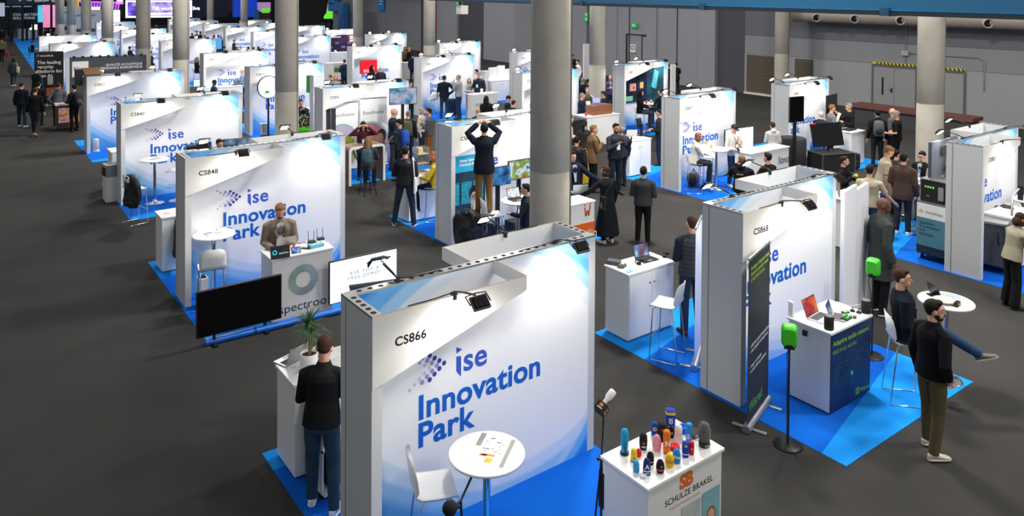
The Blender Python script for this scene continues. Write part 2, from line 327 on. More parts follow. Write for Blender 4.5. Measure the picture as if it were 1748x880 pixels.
def join_text(b, s, x, z, size, m, bold, sx=1, y=-.052):
    t = text_mesh(s, m, bold, .003, spacing=1.03); b.use(m)
    b.add([(v.co.x*size*sx+x, y-v.co.z*.4, v.co.y*size+z) for v in t.vertices], [tuple(p.vertices) for p in t.polygons], False)
def logo(r):
    b = MB(); y = -.0515
    for k in range(-4, 5):
        for i in range(3):
            if abs(k) == 4 and i != 0: continue
            xx = 1.06-.055*(abs(k))-.085*(2-i); zz = 1.585+.04*k
            cm = NAVY if i == 2 else LILAC if (i == 1 or k > 1) else PALE
            b.use(cm).disc((xx, y, zz), .017+.008*(i > 0), 14, 'y')
    b.build('dot_pattern', r); b = MB()
    b.use(INK2).prism([(1.205, 1.43+.03), (1.262, 1.39), (1.262, 1.60), (1.205, 1.61)], y-.002, y+.001, 'y')
    b.prism([(1.205, 1.64), (1.275, 1.665), (1.205, 1.705)], y-.002, y+.001, 'y')
    join_text(b, 'se', 1.285, 1.435, .335, INK2, .018, 1.02)
    b.build('logo_lettering', r); b = MB()
    for dy, m, bo in ((-.0505, CYAN, .034), (-.052, INK, .022)):
        join_text(b, 'Innovation', .755, 1.105, .335, m, bo, 1.05, dy); join_text(b, 'Park', .755, .83, .335, m, bo, 1.05, dy)
    b.build('slogan_lettering', r)
def booth_proto():
    r = thing('exhibition_booth', 'white booth', 'booth')
    b = MB().use(PRINT); b.box((.1, -.05, 0), (3.0, .05, 2.48)); b.build('wall_panel', r)
    for s in (0, 1):
        M = Matrix.Translation((3.1, 0, 0)) @ Matrix.Rotation(pi, 4, 'Z') if s else Matrix()
        b = MB(); b.M = M; b.use(GREYLAM); b.box((0, -D_, 0), (.1, .05, 2.48)); b.use(mat('7d8083', .5)); b.box((-.003, -.07, 0), (0, -.058, 2.48)); b.use(LAMINATE); b.box((.0, -D_-.004, 0), (.1, -D_, 1.86)); b.build('side_panel', r)
        b = MB(); b.M = M; b.use(mat('f4f3ee', .4)); b.prism([(0, 1.86), (LF, 2.36), (LF, 2.5), (0, 2.5)], -D_-.016, -D_-.004, 'y')
        b.use(LAMINATE); b.box((LF-.012, -D_-.004, 2.36), (LF, -.05, 2.5)); b.use(mat('a98f6d', .7)); b.box((0, -D_-.015, 2.5), (LF, -D_-.005, 2.503)); b.box((LF-.011, -D_-.004, 2.5), (LF-.001, -.05, 2.503)); b.build('fascia', r)
    b = MB().use(ALU); b.box((0, -.05, 2.48), (3.1, .05, 2.5)); b.box((0, -D_, 2.48), (.1, -.05, 2.5)); b.box((3.0, .05, 2.48), (3.1, D_, 2.5)); b.use(mat('141414', .9))
    for k in range(26): b.disc((.16+.111*k, 0, 2.5012), .027, 10, 'z')
    for k in range(5): b.disc((.05, -.12-.1*k, 2.5012), .028, 10, 'z'); b.disc((3.05, .12+.1*k, 2.5012), .028, 10, 'z')
    b.build('top_rail', r)
    logo(r)
    return r
BOOTH0 = booth_proto(); first_booth = [True]
BOOTHS = {}
def booth(key, x, y, label, num=None, skip=(), two=None, carpet=True, back=True, clabel=None, numcol=TEXTG):
    if first_booth[0]: r = BOOTH0; first_booth[0] = False; r.location = (x, y, 0)
    else: r = dup(BOOTH0, (x, y, 0), 0, skip=tuple(skip)+('booth_number', 'fascia_lettering'))
    r['label'] = label; r['group'] = 'white booths of the start-up park'; BOOTHS[key] = (x, y)
    if num: text(num, numcol, r, (.215, -D_-.018, 2.19), .112, bold=.018, name='booth_number', spacing=1.08)
    if two:
        for (s, xx, zz, sz, mm) in two: text(s, mm, r, (xx, -D_-.018, zz), sz, name='fascia_lettering')
    return r
CARP = mat('0d63cf', .95, bump=.4, bscale=300, spec=.1); CARP_L = mat('1c93f0', .95, bump=.4, bscale=300, spec=.1)
def carpet_mesh(k=1.02):
    b = MB(); z = .006; pts = lambda q: [(p[0], p[1], z) for p in q]
    b.use(CARP); b.prism([(-.05, -1.76), (3.15, -1.0), (3.15, 1.80), (-.05, k)], 0, z)
    b.use(CARP_L); b.prism([(-.05, -2.06), (3.15, -2.06), (3.15, -1.0), (-.05, -1.76)], 0, z); b.prism([(-.05, k), (3.15, 1.80), (3.15, 2.1), (-.05, 2.1)], 0, z)
    return b.mesh('booth_carpet')
CARPET = carpet_mesh(); CARPET_B = carpet_mesh(1.72)
def carpet(x, y, label):
    o = link('booth_carpet', CARPET_B if y < 6.6 else CARPET, loc=(x, y, 0)); return tag(o, label, 'carpet', 'blue booth carpets')
# floodlight: clamp at the origin, arm towards -Y, lens turned back to the wall
LENS = mat('fff6e6', .3, emit=34)
def lamp_proto():
    r = thing('floodlight', 'floodlight', 'lamp')
    b = MB().use(BLACK); b.cbox((0, .0, .012), (.05, .05, .02)); b.cbox((0, 0, -.02), (.035, .05, .04)); b.build('clamp', r)
    b = MB().use(BLACK); b.tube([(0, 0, .03), (0, -.1, .06), (0, -.36, .11)], .008, 8); b.build('arm', r)
    T = Matrix.Translation((0, -.43, .07)) @ Matrix.Rotation(R(44), 4, 'X') @ Matrix.Scale(.86, 4)
    b = MB().use(BLACK); b.M = T; b.cbox((0, 0, .0), (.2, .15, .035)); b.use(MATT); b.cbox((0, 0, .024), (.15, .1, .016)); [b.cbox((-.075+.025*k, 0, .028), (.006, .12, .022)) for k in range(7)]; b.build('housing', r, bevel=.006)
    b = MB().use(LENS); b.M = T; b.cbox((0, 0, -.0195), (.165, .115, .004)); b.build('lens', r)
    b = MB().use(BLACK); b.tube([(-.105, -.44, .07), (-.108, -.36, .12), (0, -.345, .125), (.108, -.36, .12), (.105, -.44, .07)], .007, 6); b.build('bracket', r)
    b = MB().use(MATT); b.tube([(.02, -.33, .105), (.015, -.15, .07), (0, -.03, .035), (-.06, .0, .02), (-.18, .0, .012), (-.32, .0, .01), (-.48, .0, .01)], .006, 6); b.build('cable', r)
    l = bpy.data.lights.new('flood_beam', 'SPOT'); l.energy = LAMP_W; l.spot_size = R(156); l.spot_blend = 1.0; l.shadow_soft_size = .06; l.color = (1, .965, .91)
    o = bpy.data.objects.new('flood_beam', l); COL.objects.link(o); o.parent = r
    o.location = (0, -.432, .045); o.rotation_euler = (R(15), 0, 0)   # aims down and back to the panel
    return r
LAMP0 = lamp_proto(); first_lamp = [True]
def lamp(loc, rz, label):
    if first_lamp[0]: r = LAMP0; first_lamp[0] = False; r.location = loc; r.rotation_euler.z = rz
    else: r = dup(LAMP0, loc, rz)
    r['label'] = label; r['group'] = 'floodlights clamped on the booth tops'; return r
def lamps(x, y, nm, which='abcd'):
    if 'a' in which: lamp((x+.83, y-D_, 2.5), 0, f'floodlight on the panel of {nm}')
    if 'b' in which: lamp((x+2.54, y, 2.5), 0, f'floodlight right on the wall of {nm}')
    if 'c' in which: lamp((x+2.27, y+D_, 2.5), pi, f'floodlight on rear panel of {nm}')
    if 'd' in which: lamp((x+.56, y, 2.5), pi, f'floodlight rear left of {nm}')
GD = mat('6a6a6c', .6); REDT = mat('c0392b', .6)
BL = [('866', 2.92, 6.53, 'CS866', 'nearest white booth, numbered CS866, with a big logo wall'),
      ('868', 8.14, 6.62, 'CS868', 'white booth numbered CS868 beside the green speakers'),
      ('848', 3.17, 13.99, 'CS848', 'white booth numbered CS848 behind the man in a brown blazer'),
      ('860', 8.43, 14.07, 'CS860', 'white booth numbered CS860 where a man stands on a stool'),
      ('840', 3.42, 21.31, 'CS840', 'white booth numbered CS840 with a coat on a stool before it'),
      ('842', 8.69, 21.46, 'CS842', 'white booth numbered CS842 with two picture banners under its panel'),
      ('879', 15.70, 14.26, 'CS879', 'white booth numbered CS879 with a woman seated at a round table'),
      ('822', 3.62, 28.52, 'CS822', 'white booth numbered CS822 with a cardboard box on top'),
      ('885', 15.43, 6.73, 'CS885', 'white booth numbered CS885 at the right edge of the photo'),
      ('870', 20.86, 14.38, 'CS881', 'white booth with two black screens before its logo, near the doors'),
      ('872', 21.19, 21.84, 'CS877', 'white booth with a dark teal poster wall beside two dark suited men'),
      ('824', 8.92, 28.77, 'CS824', 'white booth numbered CS824 behind the round screen and tall concrete column'),
      ('874', 16.05, 21.66, 'CS873', 'white booth half hidden behind the nearest concrete column'),
      ('888', 16.26, 29.03, 'CS859', 'white booth behind the two men talking in jeans'),
      ('870r', 21.53, 29.22, 'CS875', 'white booth corner just left of the nearest concrete column, upper one'),
      ('816', 9.17, 36.0, 'CS816', 'white booth behind the man in a black beanie'),
      ('593', 16.47, 36.38, 'CS853', 'white booth behind the red screen and the bald man'),
      ('741', 21.78, 36.7, 'CS857', 'white booth before the grey partition wall, right of a concrete column'),
      ('79', 4.28, 46.5, None, 'white booth with a slanted line logo and red mark on its panel'),
      ('cib', 9.6, 46.45, None, 'white booth with a two line name on its panel behind the wrapped column'),
      ('480', 16.75, 46.4, 'CS851', 'white booth with logo showing right of the second concrete column'),
      ('any', 22.4, 46.7, None, 'white booth with a thin grey name right of the small concrete column'),
      ('64', 4.46, 54.3, None, 'white booth with a round mark, behind the slanted line logo booth'),
      ('232', 9.71, 53.6, None, 'white booth showing a red mark between two concrete columns'),
      ('428', 16.97, 53.4, 'CS847', 'far white booth behind a row of seated heads, left of the second column'),
      ('red', 22.2, 53.4, 'CS849', 'far white booth with a purple and red poster wall'),
      ('382', 17.1, 60.4, 'CS843', 'far white booth with a seated man typing in front of its logo'),
      ('554', 22.22, 60.4, 'CS845', 'far white booth below the black slanted stair'),
      ('346', 17.4, 67.6, 'CS839', 'far white booth with small pictures on its wall'),
      ('r8b', 9.95, 60.6, 'CS835', 'far white booth behind the left concrete columns with a man in suit'),
      ('r9b', 10.15, 67.7, 'CS831', 'small white booth under the purple screen, front one'),
      ('r9d', 22.5, 67.6, 'CS841', 'distant white booth below the blue curtains'),
      ('r10c', 17.6, 74.8, 'CS833', 'distant white booth right of the purple screen, front row'),
      ('r10d', 22.7, 74.8, 'CS837', 'distant white booth below the blue curtain and slim column'),
      ('r11c', 17.8, 82, 'CS827', 'most distant white booth right of the purple screen'),
      ('r10b', 10.4, 75, 'CS825', 'small white booth under the purple screen, rear one')]
for key, x, y, num, label in BL:
    two = {'79': [('N', .55, 2.1, .3, GD), ('start-up', 2.0-.75, 2.33, .1, REDT)], 'cib': [('Elber', .3, 2.2, .2, GD), ('Gong', .3, 1.99, .2, GD)], 'any': [('anyv', .2, 2.12, .3, GD)],
           '64': [('O', .25, 2.05, .26, PALE), ('start-up', 1.1, 2.3, .1, REDT)], '232': [('start-up', .95, 2.3, .12, REDT)]}.get(key)
    sk = ('dot_pattern', 'logo_lettering', 'slogan_lettering') if key in ('red', '79', '64', '872', '842') else ()
    booth(key, x, y, label, num, sk, two)
    nm = 'booth '+num if num else 'the '+{'79': 'slanted logo', 'cib': 'two line name', 'any': 'thin grey name', '64': 'round mark', '232': 'red mark'}[key]+' booth'
    carpet(x, y, 'blue carpet under '+nm)
    if y < 50: lamps(x, y, nm)
    elif y < 62: lamps(x, y, nm, 'abd')
    else: lamps(x, y, nm, 'ad')
# ------------------------------------------------------------------ people
def fabric(c, kind='plain'):
    if kind == 'knit': return mat(c, .9, bump=.5, bscale=160, spec=.15)
    if kind == 'puffer': d = tuple(int(c[i:i+2], 16)/255 for i in (0, 2, 4)); return mat(c, .5, bump=.3, bscale=30, spec=.3, stripes=('%02x%02x%02x' % tuple(int(x*130) for x in d), .062, .2))  # shade in the quilting creases painted as darker stripes of the cloth colour
    if kind == 'denim': return mat(c, .9, bump=.35, bscale=90, vary=.14, vscale=9, spec=.15)
    return mat(c, .85, bump=.35, bscale=26, spec=.2)
SKINS = {'l': 'd9a58a', 'm': 'c58d6f', 't': 'b07a5a', 'd': '6b4330', 'p': 'e2b49c'}
HAIRS = {'brown': '3b2618', 'dark': '17120f', 'black': '0e0d0d', 'blond': 'a9814e', 'fair': '8a643c', 'grey': '8b8681', 'white': 'c9c5bd', 'red': '6e3a20', 'ginger': '9a5a30'}
def voxel(b, name, vox, parent, smooth=3):
    me = b.mesh(name); o = link(name, me, parent)
    m = o.modifiers.new('v', 'REMESH'); m.mode = 'VOXEL'; m.voxel_size = vox; m.use_smooth_shade = True
    s = o.modifiers.new('s', 'SMOOTH'); s.factor = .5; s.iterations = smooth
    return o
PENDING = []
def settle():              # the remeshed shapes become plain meshes
    dg = bpy.context.evaluated_depsgraph_get(); dg.update()
    for o in PENDING:
        me = bpy.data.meshes.new_from_object(o.evaluated_get(dg)); old = o.data; o.modifiers.clear(); o.data = me; bpy.data.meshes.remove(old); me.name = o.name.split('.')[0]
    PENDING.clear()
def V(*a): return Vector(a)
ARMS = {  # elbow and wrist from the shoulder (x outward, y forward, z up)
    'down': ((.055, -.04, -.285), (.075, .05, -.53)), 'type': ((.06, .0, -.275), (-.04, .25, -.30)), 'phone': ((.05, .05, -.275), (-.11, .24, -.10)),
    'ear': ((.13, .12, -.2), (-.07, .12, .12)), 'chin': ((-.01, .14, -.24), (-.14, .19, .06)), 'up': ((.13, .12, .14), (-.09, .2, .31)),
    'pocket': ((.12, -.10, -.255), (.03, .03, -.45)), 'crossed': ((.06, .05, -.27), (-.2, .2, -.2)), 'hips': ((.2, -.09, -.22), (.0, .03, -.40)),
    'reach': ((.04, .18, -.21), (-.02, .42, -.24)), 'wave': ((.10, .10, -.25), (.08, .27, -.02)), 'head': ((.20, .14, -.02), (-.06, .09, .2)),
    'table': ((.09, .13, -.255), (-.10, .33, -.27)), 'lap': ((.07, -.0, -.28), (-.05, .2, -.40)), 'back': ((.1, -.13, -.255), (-.1, -.17, -.44)),
    'side': ((.14, .05, -.25), (.25, .22, -.40)), 'walk': ((.05, .08, -.28), (.05, .25, -.46)), 'walkb': ((.06, -.12, -.26), (.07, -.12, -.52)),
    'counter': ((.22, .12, -.2), (.42, .26, -.33)), 'hold': ((.05, .02, -.28), (-.02, .26, -.2))}
def frame_from(z, fwd):      # rotation with local z along z and y near fwd
    z = z.normalized(); x = fwd.cross(z).normalized(); y = z.cross(x); return Matrix((x, y, z)).transposed()
def person(pos, head, label, ang=0, top='23262b', bottom='23262b', hair='short', haircol='brown', skin='l', arms=('down', 'down'), legs='stand', lean=0, look=0, nod=0, feet=None, h=1.75,
           kind='plain', bkind='plain', shoes='1b1b1c', sole=None, sleeves='long', style='top', beard=None, glasses=False, badge=None, collar=None, seat=.78, group=None, cap=None, stripes=None, wide=1.07, hood=False, shirt=None, zfloor=0, twist=0, backlogo=None, vest=None):
    """pos: None or a floor pixel of the feet / seat; head: photo pixel of the crown; ang: heading clockwise from straight away"""
    # ---- joints, metres, facing +Y
    S = 1.0; sit = legs in ('sit', 'stool', 'cross', 'sitlean')
    ph = (seat+.085) if sit else .93
    P = V(0, 0, ph); ln = R(lean); up = V(0, sin(ln), cos(ln)); Nk = P+up*.53; Cx = up
    fwdT = V(0, cos(ln), -sin(ln))
    Hd = Nk+up*.055+V(0, .03+.04*sin(ln), .10)
    sh = [Nk+V(s*.172*wide, 0, 0)-up*.082 for s in (-1, 1)]
    tw = Matrix.Rotation(R(-twist), 3, 'Z')
    el, wr = [], []
    for i, s in enumerate((-1, 1)):
        e, w = ARMS[arms[i]] if isinstance(arms[i], str) else arms[i]
        el.append(sh[i]+V(s*e[0], e[1], e[2])); wr.append(sh[i]+V(s*w[0], w[1], w[2]))
    hip = [P+V(s*.092, 0, -.03) for s in (-1, 1)]
    if sit:
        fz = max(.09, seat-.46)
        if legs == 'sit': fz = .09
        kn = [P+V(s*.12, .43, -.04) for s in (-1, 1)]; an = [V(s*.12, .40 if legs == 'stool' else .42, fz) for s in (-1, 1)]
        if legs == 'cross':
            kn = [P+V(-.12, .42, -.05), P+V(.02, .45, .04)]; an = [V(-.13, .38, fz), P+V(.08, .83, -.16)]
    elif legs == 'walk': kn = [V(-.1, .16, .51), V(.1, .0, .5)]; an = [V(-.1, .26, .09), V(.1, -.3, .14)]
    elif legs == 'wide': kn = [V(-.17, .03, .5), V(.16, .0, .5)]; an = [V(-.23, .0, .09), V(.2, -.05, .09)]
    elif legs == 'shift': kn = [V(-.11, .05, .5), V(.12, .0, .5)]; an = [V(-.12, .06, .09), V(.16, -.1, .09)]
    else: kn = [V(s*.1, .025, .5) for s in (-1, 1)]; an = [V(s*.112, -.02, .09) for s in (-1, 1)]
    crown = Hd+V(0, 0, .125)
    # ---- place
    top_z = crown.z
    if feet:
        p = at(*feet, zfloor); lo, hi = .6, 1.4
        for _ in range(30):
            S = (lo+hi)/2; v = proj((p.x, p.y, zfloor+top_z*S))[1]
            if v > head[1]: lo = S
            else: hi = S
        S = min(1.12, max(.86, S)); root = p
    else:
        S = h/1.75 if not sit else h/1.75
        q = at(head[0], head[1], zfloor+top_z*S); rz = face(q, ang)
        off = Matrix.Rotation(rz, 3, 'Z') @ V(crown.x, crown.y, 0)*S; root = V(q.x-off.x, q.y-off.y, zfloor)
    rz = face(root, ang); dp = depth(root)
    r = thing('person', label, 'person', (root.x, root.y, zfloor), rz, group); r.scale = (S, S, S)
    vox = .0085 if dp < 10.5 else .011 if dp < 15 else .014 if dp < 23 else .018 if dp < 34 else .024
    near = dp < 23; k = 0 if near else .004
    skm = mat(SKINS.get(skin, skin), .55, bump=.05, bscale=80)
    HM = Matrix.Rotation(R(-look), 3, 'Z') @ Matrix.Rotation(R(-nod), 3, 'X')
    hp = lambda x, y, z: Hd+HM @ V(x, y, z)
    HM4 = HM.to_4x4()
    # ---- body: one continuous surface
    b = MB().use(skm); b.smooth = True
    b.ell(hp(0, -.012, .02), (.076, .096, .096), 16, 11, HM); b.ell(hp(0, .022, -.045), (.058, .066, .066), 14, 9, HM); b.ell(hp(0, .045, -.085), (.036, .038, .03), 10, 7, HM)
    b.tube([hp(0, .08, .022), hp(0, .096, -.006), hp(0, .106, -.026), hp(0, .09, -.035)], [.009, .011, .015, .010], 8)
    b.ell(hp(0, .079, .03), (.05, .018, .012), 10, 6, HM); b.ell(hp(0, .082, -.064), (.024, .014, .012), 8, 6, HM)
    for s in (-1, 1): b.ell(hp(s*.078, -.01, -.008), (.013, .022, .032), 8, 7, HM)
    b.tube([Nk-up*.06, Nk+up*.04, hp(0, -.015, -.05)], [.062+k, .054+k, .054+k], 12)
    def torso(bb, g, z0=-.09, z1=1.0, flare=0):
        prof = [(-.17, .178, .134), (-.05, .180, .136), (.08, .168, .122), (.2, .150, .108), (.3, .156, .114), (.4, .170, .122), (.455, .150, .108), (.50, .105, .086), (.545, .066, .066)]
        rs = []
        for t, rx, ry in prof:
            if t < z0: continue
            c = P+up*t; wv = wide if t < .5 else 1
            rs.append([c+V((rx*wv+g)*cos(a), 0, 0)+fwdT*((ry*(.5+.5*wv)+g)*sin(a)) for a in [2*pi*i/18 for i in range(18)]])
        bb.rings(rs)
    torso(b, -.028)
    for i, s in enumerate((-1, 1)):
        m = -.012 if sleeves == 'long' else 0
        b.tube([sh[i]+V(-s*.03, 0, .0), sh[i]*.6+el[i]*.4, el[i], el[i]*.55+wr[i]*.45, wr[i]], [.046, .044+m/2, .037+m/2+k, .038+m/2+k, .026+k], 10)
        b.tube([hip[i], kn[i], an[i]], [.06, .042, .034], 8)
        # hand: palm, four fingers of unequal length, thumb
        fd = (wr[i]-el[i]).normalized(); side = V(-s, 0, 0); side = (side-fd*side.dot(fd)); side = side.normalized() if side.length > .2 else V(0, 1, 0)
        side = V(0, 1, 0)-fd*fd.y if abs(fd.z) > .6 else side
        side.normalize(); nrm = fd.cross(side)*s
        if abs(fd.z) <= .6 and nrm.z > 0: nrm = -nrm
        pc = wr[i]+fd*.045
        b.tube([wr[i]-fd*.01, wr[i]+fd*.03, wr[i]+fd*.08], [.024+k, .03+k, .028+k], 10); b.ell(pc+fd*.01, (.036, .036, .02), 10, 7, Matrix((side, fd, nrm)).transposed())
        for q, fl in enumerate((.062, .074, .07, .055)):
            o = side*(.027-.018*q); f0 = pc+fd*.035+o; f1 = f0+fd*fl*.5+nrm*.008; f2 = f1+fd*fl*.34+nrm*.028
            b.tube([f0, f1, f2], [.0095+k, .009+k, .0075+k], 6)
        b.tube([wr[i]+fd*.02+side*.022, wr[i]+fd*.05+side*.048+nrm*.008, wr[i]+fd*.08+side*.05+nrm*.022], [.012+k, .0105+k, .0085+k], 6)
    PENDING.append(voxel(b, 'body', vox, r, 2))
    # ---- top
    def sleeve(bb, i, g, full=True):
        s = (-1, 1)[i]; sp = sh[i]+V(s*.01, 0, -.005)
        if full: bb.tube([sp+V(-s*.11, -.005, .045), sp+V(-s*.05, 0, .016), sp, sh[i]*.55+el[i]*.45, el[i], el[i]*.5+wr[i]*.5, wr[i]*.97+el[i]*.03], [.045+g, .056+g, .062+g, .058+g, .052+g, .048+g, .040+g], 12)
        else: bb.tube([sp+V(-s*.09, 0, .012), sp, sh[i]*.55+el[i]*.45, sh[i]*.2+el[i]*.8], [.06+g, .064+g, .06+g, .06+g], 12)
    g = {'plain': .004, 'knit': .010, 'puffer': .022}[kind]
    b = MB().use(fabric(top, kind) if not stripes else mat(top, .9, stripes=stripes)); b.smooth = True
    if style == 'coat':
        torso(b, .018+g, -.2); hem = .38 if not sit else .7
        rs = []
        for t, rx, ry in ((.16, .165, .125), (0, .19, .145), (-.2, .2, .155), (-hem, .225, .175)):
            c = P+V(0, 0, t) if t < 0 else P+up*t
            if sit and t < 0: c = P+V(0, .1*(-t), t*.3)
            rs.append([c+V((rx+g)*cos(a), (ry+g)*sin(a), 0) for a in [2*pi*i/18 for i in range(18)]])
        b.rings(rs)
    elif style == 'jacket': torso(b, .012+g, -.2)
    else: torso(b, .004+g, -.1 if not sit else -.06)
    if style in ('jacket', 'coat') or collar: b.tube([Nk+up*(-.02), Nk+up*.035], [.085, .072], 14)
    if hood: b.ell(Nk+V(0, -.075, .0), (.10, .07, .075), 12, 8)
    for i in (0, 1): sleeve(b, i, g+(.008 if style in ('jacket', 'coat') else 0), sleeves == 'long')
    PENDING.append(voxel(b, {'coat': 'coat', 'jacket': 'jacket'}.get(style, 'sweater' if kind == 'knit' else 'shirt'), vox*1.1, r, 3))
    if shirt:      # shirt front in the opening of a jacket
        b = MB().use(fabric(shirt)); b.smooth = True; c = P+up*.36
        b.prism([(-.06, .5), (-.022, .14), (.022, .14), (.06, .5), (0, .53)], 0, .012, 'y'); b.use(fabric(top)); [b.prism([(q*.055, .5), (q*.1, .4), (q*.08, .36), (q*.022, .12)][::q], 0, .02, 'y') for q in (-1, 1)]; vs = b.v[:]; b.v = [tuple(P+up*z+V(x, 0, 0)+fwdT*(.145+g+y-.05*max(0, z-.42)/.1)) for x, y, z in vs]; b.build('shirt_front', r)
    if vest:
        b = MB().use(fabric(vest, 'puffer')); b.smooth = True; torso(b, .02, -.16); PENDING.append(voxel(b, 'vest', vox*1.1, r, 3))
    # ---- trousers or skirt
    b = MB().use(fabric(bottom, bkind)); b.smooth = True
    wl = .012 if style == 'wideleg' else 0
    rs = [[P+up*t+V(rx*cos(a), ry*sin(a), 0) for a in [2*pi*i/16 for i in range(16)]] for t, rx, ry in ((.1, .148, .105), (0, .164, .122), (-.09, .164, .118))]
    b.rings(rs)
    if style == 'skirt' or legs == 'skirt':
        b.rings([[V(rx*cos(a), ry*sin(a), z) for a in [2*pi*i/20 for i in range(20)]] for z, rx, ry in ((ph+.1, .16, .12), (ph-.1, .2, .16), (.6, .25, .2), (.2, .3, .26))])
    for i, s in enumerate((-1, 1)):
        lo = an[i]+(an[i]-kn[i]).normalized()*.015
        b.tube([hip[i]+V(0, 0, .03), hip[i]*.6+kn[i]*.4, kn[i], kn[i]*.5+an[i]*.5, lo], [.094, .09, .07+wl, .064+wl*2, .056+wl*3], 12)
    PENDING.append(voxel(b, 'skirt' if style == 'skirt' else 'trousers', vox*1.1, r, 3))
    # ---- shoes
    for i, s in enumerate((-1, 1)):
        d = V(s*.18, 1, 0).normalized(); z0 = an[i].z-.075
        if legs == 'cross' and i == 1: d = V(.1, .9, .35).normalized()
        if legs == 'walk' and i == 1: d = V(.1, .85, -.5).normalized()
        nx = V(d.y, -d.x, 0).normalized(); uz = nx.cross(d)
        pt = lambda x, y, z: an[i]+nx*x+d*y+uz*(z-.075)
        b = MB().use(mat(shoes, .55, bump=.1, bscale=60)); b.smooth = True
        prof = [(-.062, .026, .045, .05), (-.045, .036, .05, .085), (0, .04, .05, .1), (.06, .044, .04, .07), (.12, .046, .032, .048), (.17, .038, .025, .035), (.195, .018, .015, .022)]
        rs = []
        for y, w, zc, zt in prof: rs.append([pt(w*cos(a), y, .012+(zt-.012)*(.5+.5*sin(a))) for a in [2*pi*j/12 for j in range(12)]])
        b.rings(rs); b.use(mat(sole or shoes, .6)); rs = []
        for y, w, zc, zt in prof: rs.append([pt((w+.003)*cos(a), y, .008+.012*sin(a)) for a in [2*pi*j/12 for j in range(12)]])
        b.rings(rs); b.build('shoe', r)
    # ---- hair, hats, beard, face
    hm = mat(HAIRS.get(haircol, haircol), .7, bump=.8, bscale=110, spec=.25)
    if hair != 'bald' and cap != 'beanie':
        b = MB().use(hm); b.smooth = True
        if hair == 'buzz': b.ell(hp(0, -.024, .034), (.081, .092, .086), 14, 10, HM); b.ell(hp(0, -.055, -.005), (.068, .055, .07), 12, 8, HM)
        elif hair == 'ring': b.ell(hp(0, -.045, -.005), (.082, .07, .05), 14, 8, HM)
        else:
            b.ell(hp(0, -.026, .042), (.084, .094, .088), 14, 10, HM); b.ell(hp(0, -.048, .008), (.076, .06, .07), 12, 8, HM); b.ell(hp(0, .035, .095), (.058, .045, .03), 10, 7, HM)
        if hair in ('long', 'curly'):
            b.tube([hp(0, -.05, .04), hp(0, -.075, -.06), hp(0, -.095, -.16), hp(0, -.1, -.27)], [.085, .088, .085, .045], 12)
            for s in (-1, 1): b.tube([hp(s*.06, .0, .06), hp(s*.083, .015, -.03), hp(s*.085, .02, -.13), hp(s*.075, .01, -.22)], [.03, .03, .032, .018], 8)
        if hair == 'bob':
            b.ell(hp(0, -.04, -.05), (.095, .075, .10), 14, 9, HM)
            for s in (-1, 1): b.tube([hp(s*.06, .02, .06), hp(s*.085, .02, -.03), hp(s*.085, .015, -.11)], [.028, .03, .022], 8)
        if hair == 'tail': b.tube([hp(0, -.1, .05), hp(0, -.14, .02), hp(0, -.14, -.1), hp(0, -.12, -.2)], [.03, .04, .038, .015], 10)
        if hair == 'curly':
            rr = random.Random(3)
            for q in range(16): a = rr.uniform(0, 2*pi); b.ell(hp(.085*cos(a), -.03+.085*min(.3, sin(a)), rr.uniform(-.1, .1)), (.03, .03, .03), 8, 6)
        PENDING.append(voxel(b, 'hair', max(.009, vox*.8), r, 2))
    if cap == 'beanie':
        b = MB().use(mat('15161a', .95, bump=.5, bscale=120)); b.smooth = True; b.ell(hp(0, -.015, .055), (.088, .105, .10), 14, 10, HM); b.ell(hp(0, -.012, .03), (.092, .109, .03), 14, 8, HM); b.build('beanie', r)
    elif cap:
        b = MB().use(mat(cap, .85)); b.smooth = True; b.ell(hp(0, -.012, .058), (.088, .102, .076), 14, 10, HM); b.ell(hp(0, .11, .048), (.07, .07, .008), 14, 6, HM); b.build('cap', r)
    if beard:
        b = MB().use(mat(HAIRS.get(beard, beard), .8, bump=.7, bscale=130)); b.smooth = True
        b.ell(hp(0, .033, -.082), (.052, .056, .036), 12, 8, HM); [b.ell(hp(s*.05, .012, -.055), (.014, .034, .036), 8, 7, HM) for s in (-1, 1)]; b.ell(hp(0, .086, -.045), (.026, .012, .006), 8, 6, HM); b.build('beard', r)
    if not (-70 < ang+look < 70):
        b = MB()
        for s in (-1, 1):
            b.use(mat('e9e4de', .3)).ell(hp(s*.031, .077, .012), (.013, .009, .008), 8, 6, HM); b.use(mat('2a1c14', .2)).ell(hp(s*.031, .084, .012), (.0055, .004, .0055), 8, 6, HM)
            b.use(hm if hair != 'bald' else mat('4a3527', .8)); b.tube([hp(s*.014, .09, .036), hp(s*.032, .092, .042), hp(s*.05, .078, .034)], .0045, 5)
        b.use(mat('a5625a', .5)).ell(hp(0, .091, -.056), (.024, .008, .0055), 10, 6, HM); b.build('face_features', r)
    if glasses:
        b = MB().use(BLACK)
        for s in (-1, 1):
            c = [hp(s*.033+.024*cos(a), .095, .01+.018*sin(a)) for a in [2*pi*j/14 for j in range(15)]]; b.tube(c, .0028, 5); b.tube([hp(s*.057, .092, .014), hp(s*.078, .0, .012)], .0028, 5)
        b.tube([hp(-.01, .097, .012), hp(.01, .097, .012)], .0028, 5); b.build('glasses', r)
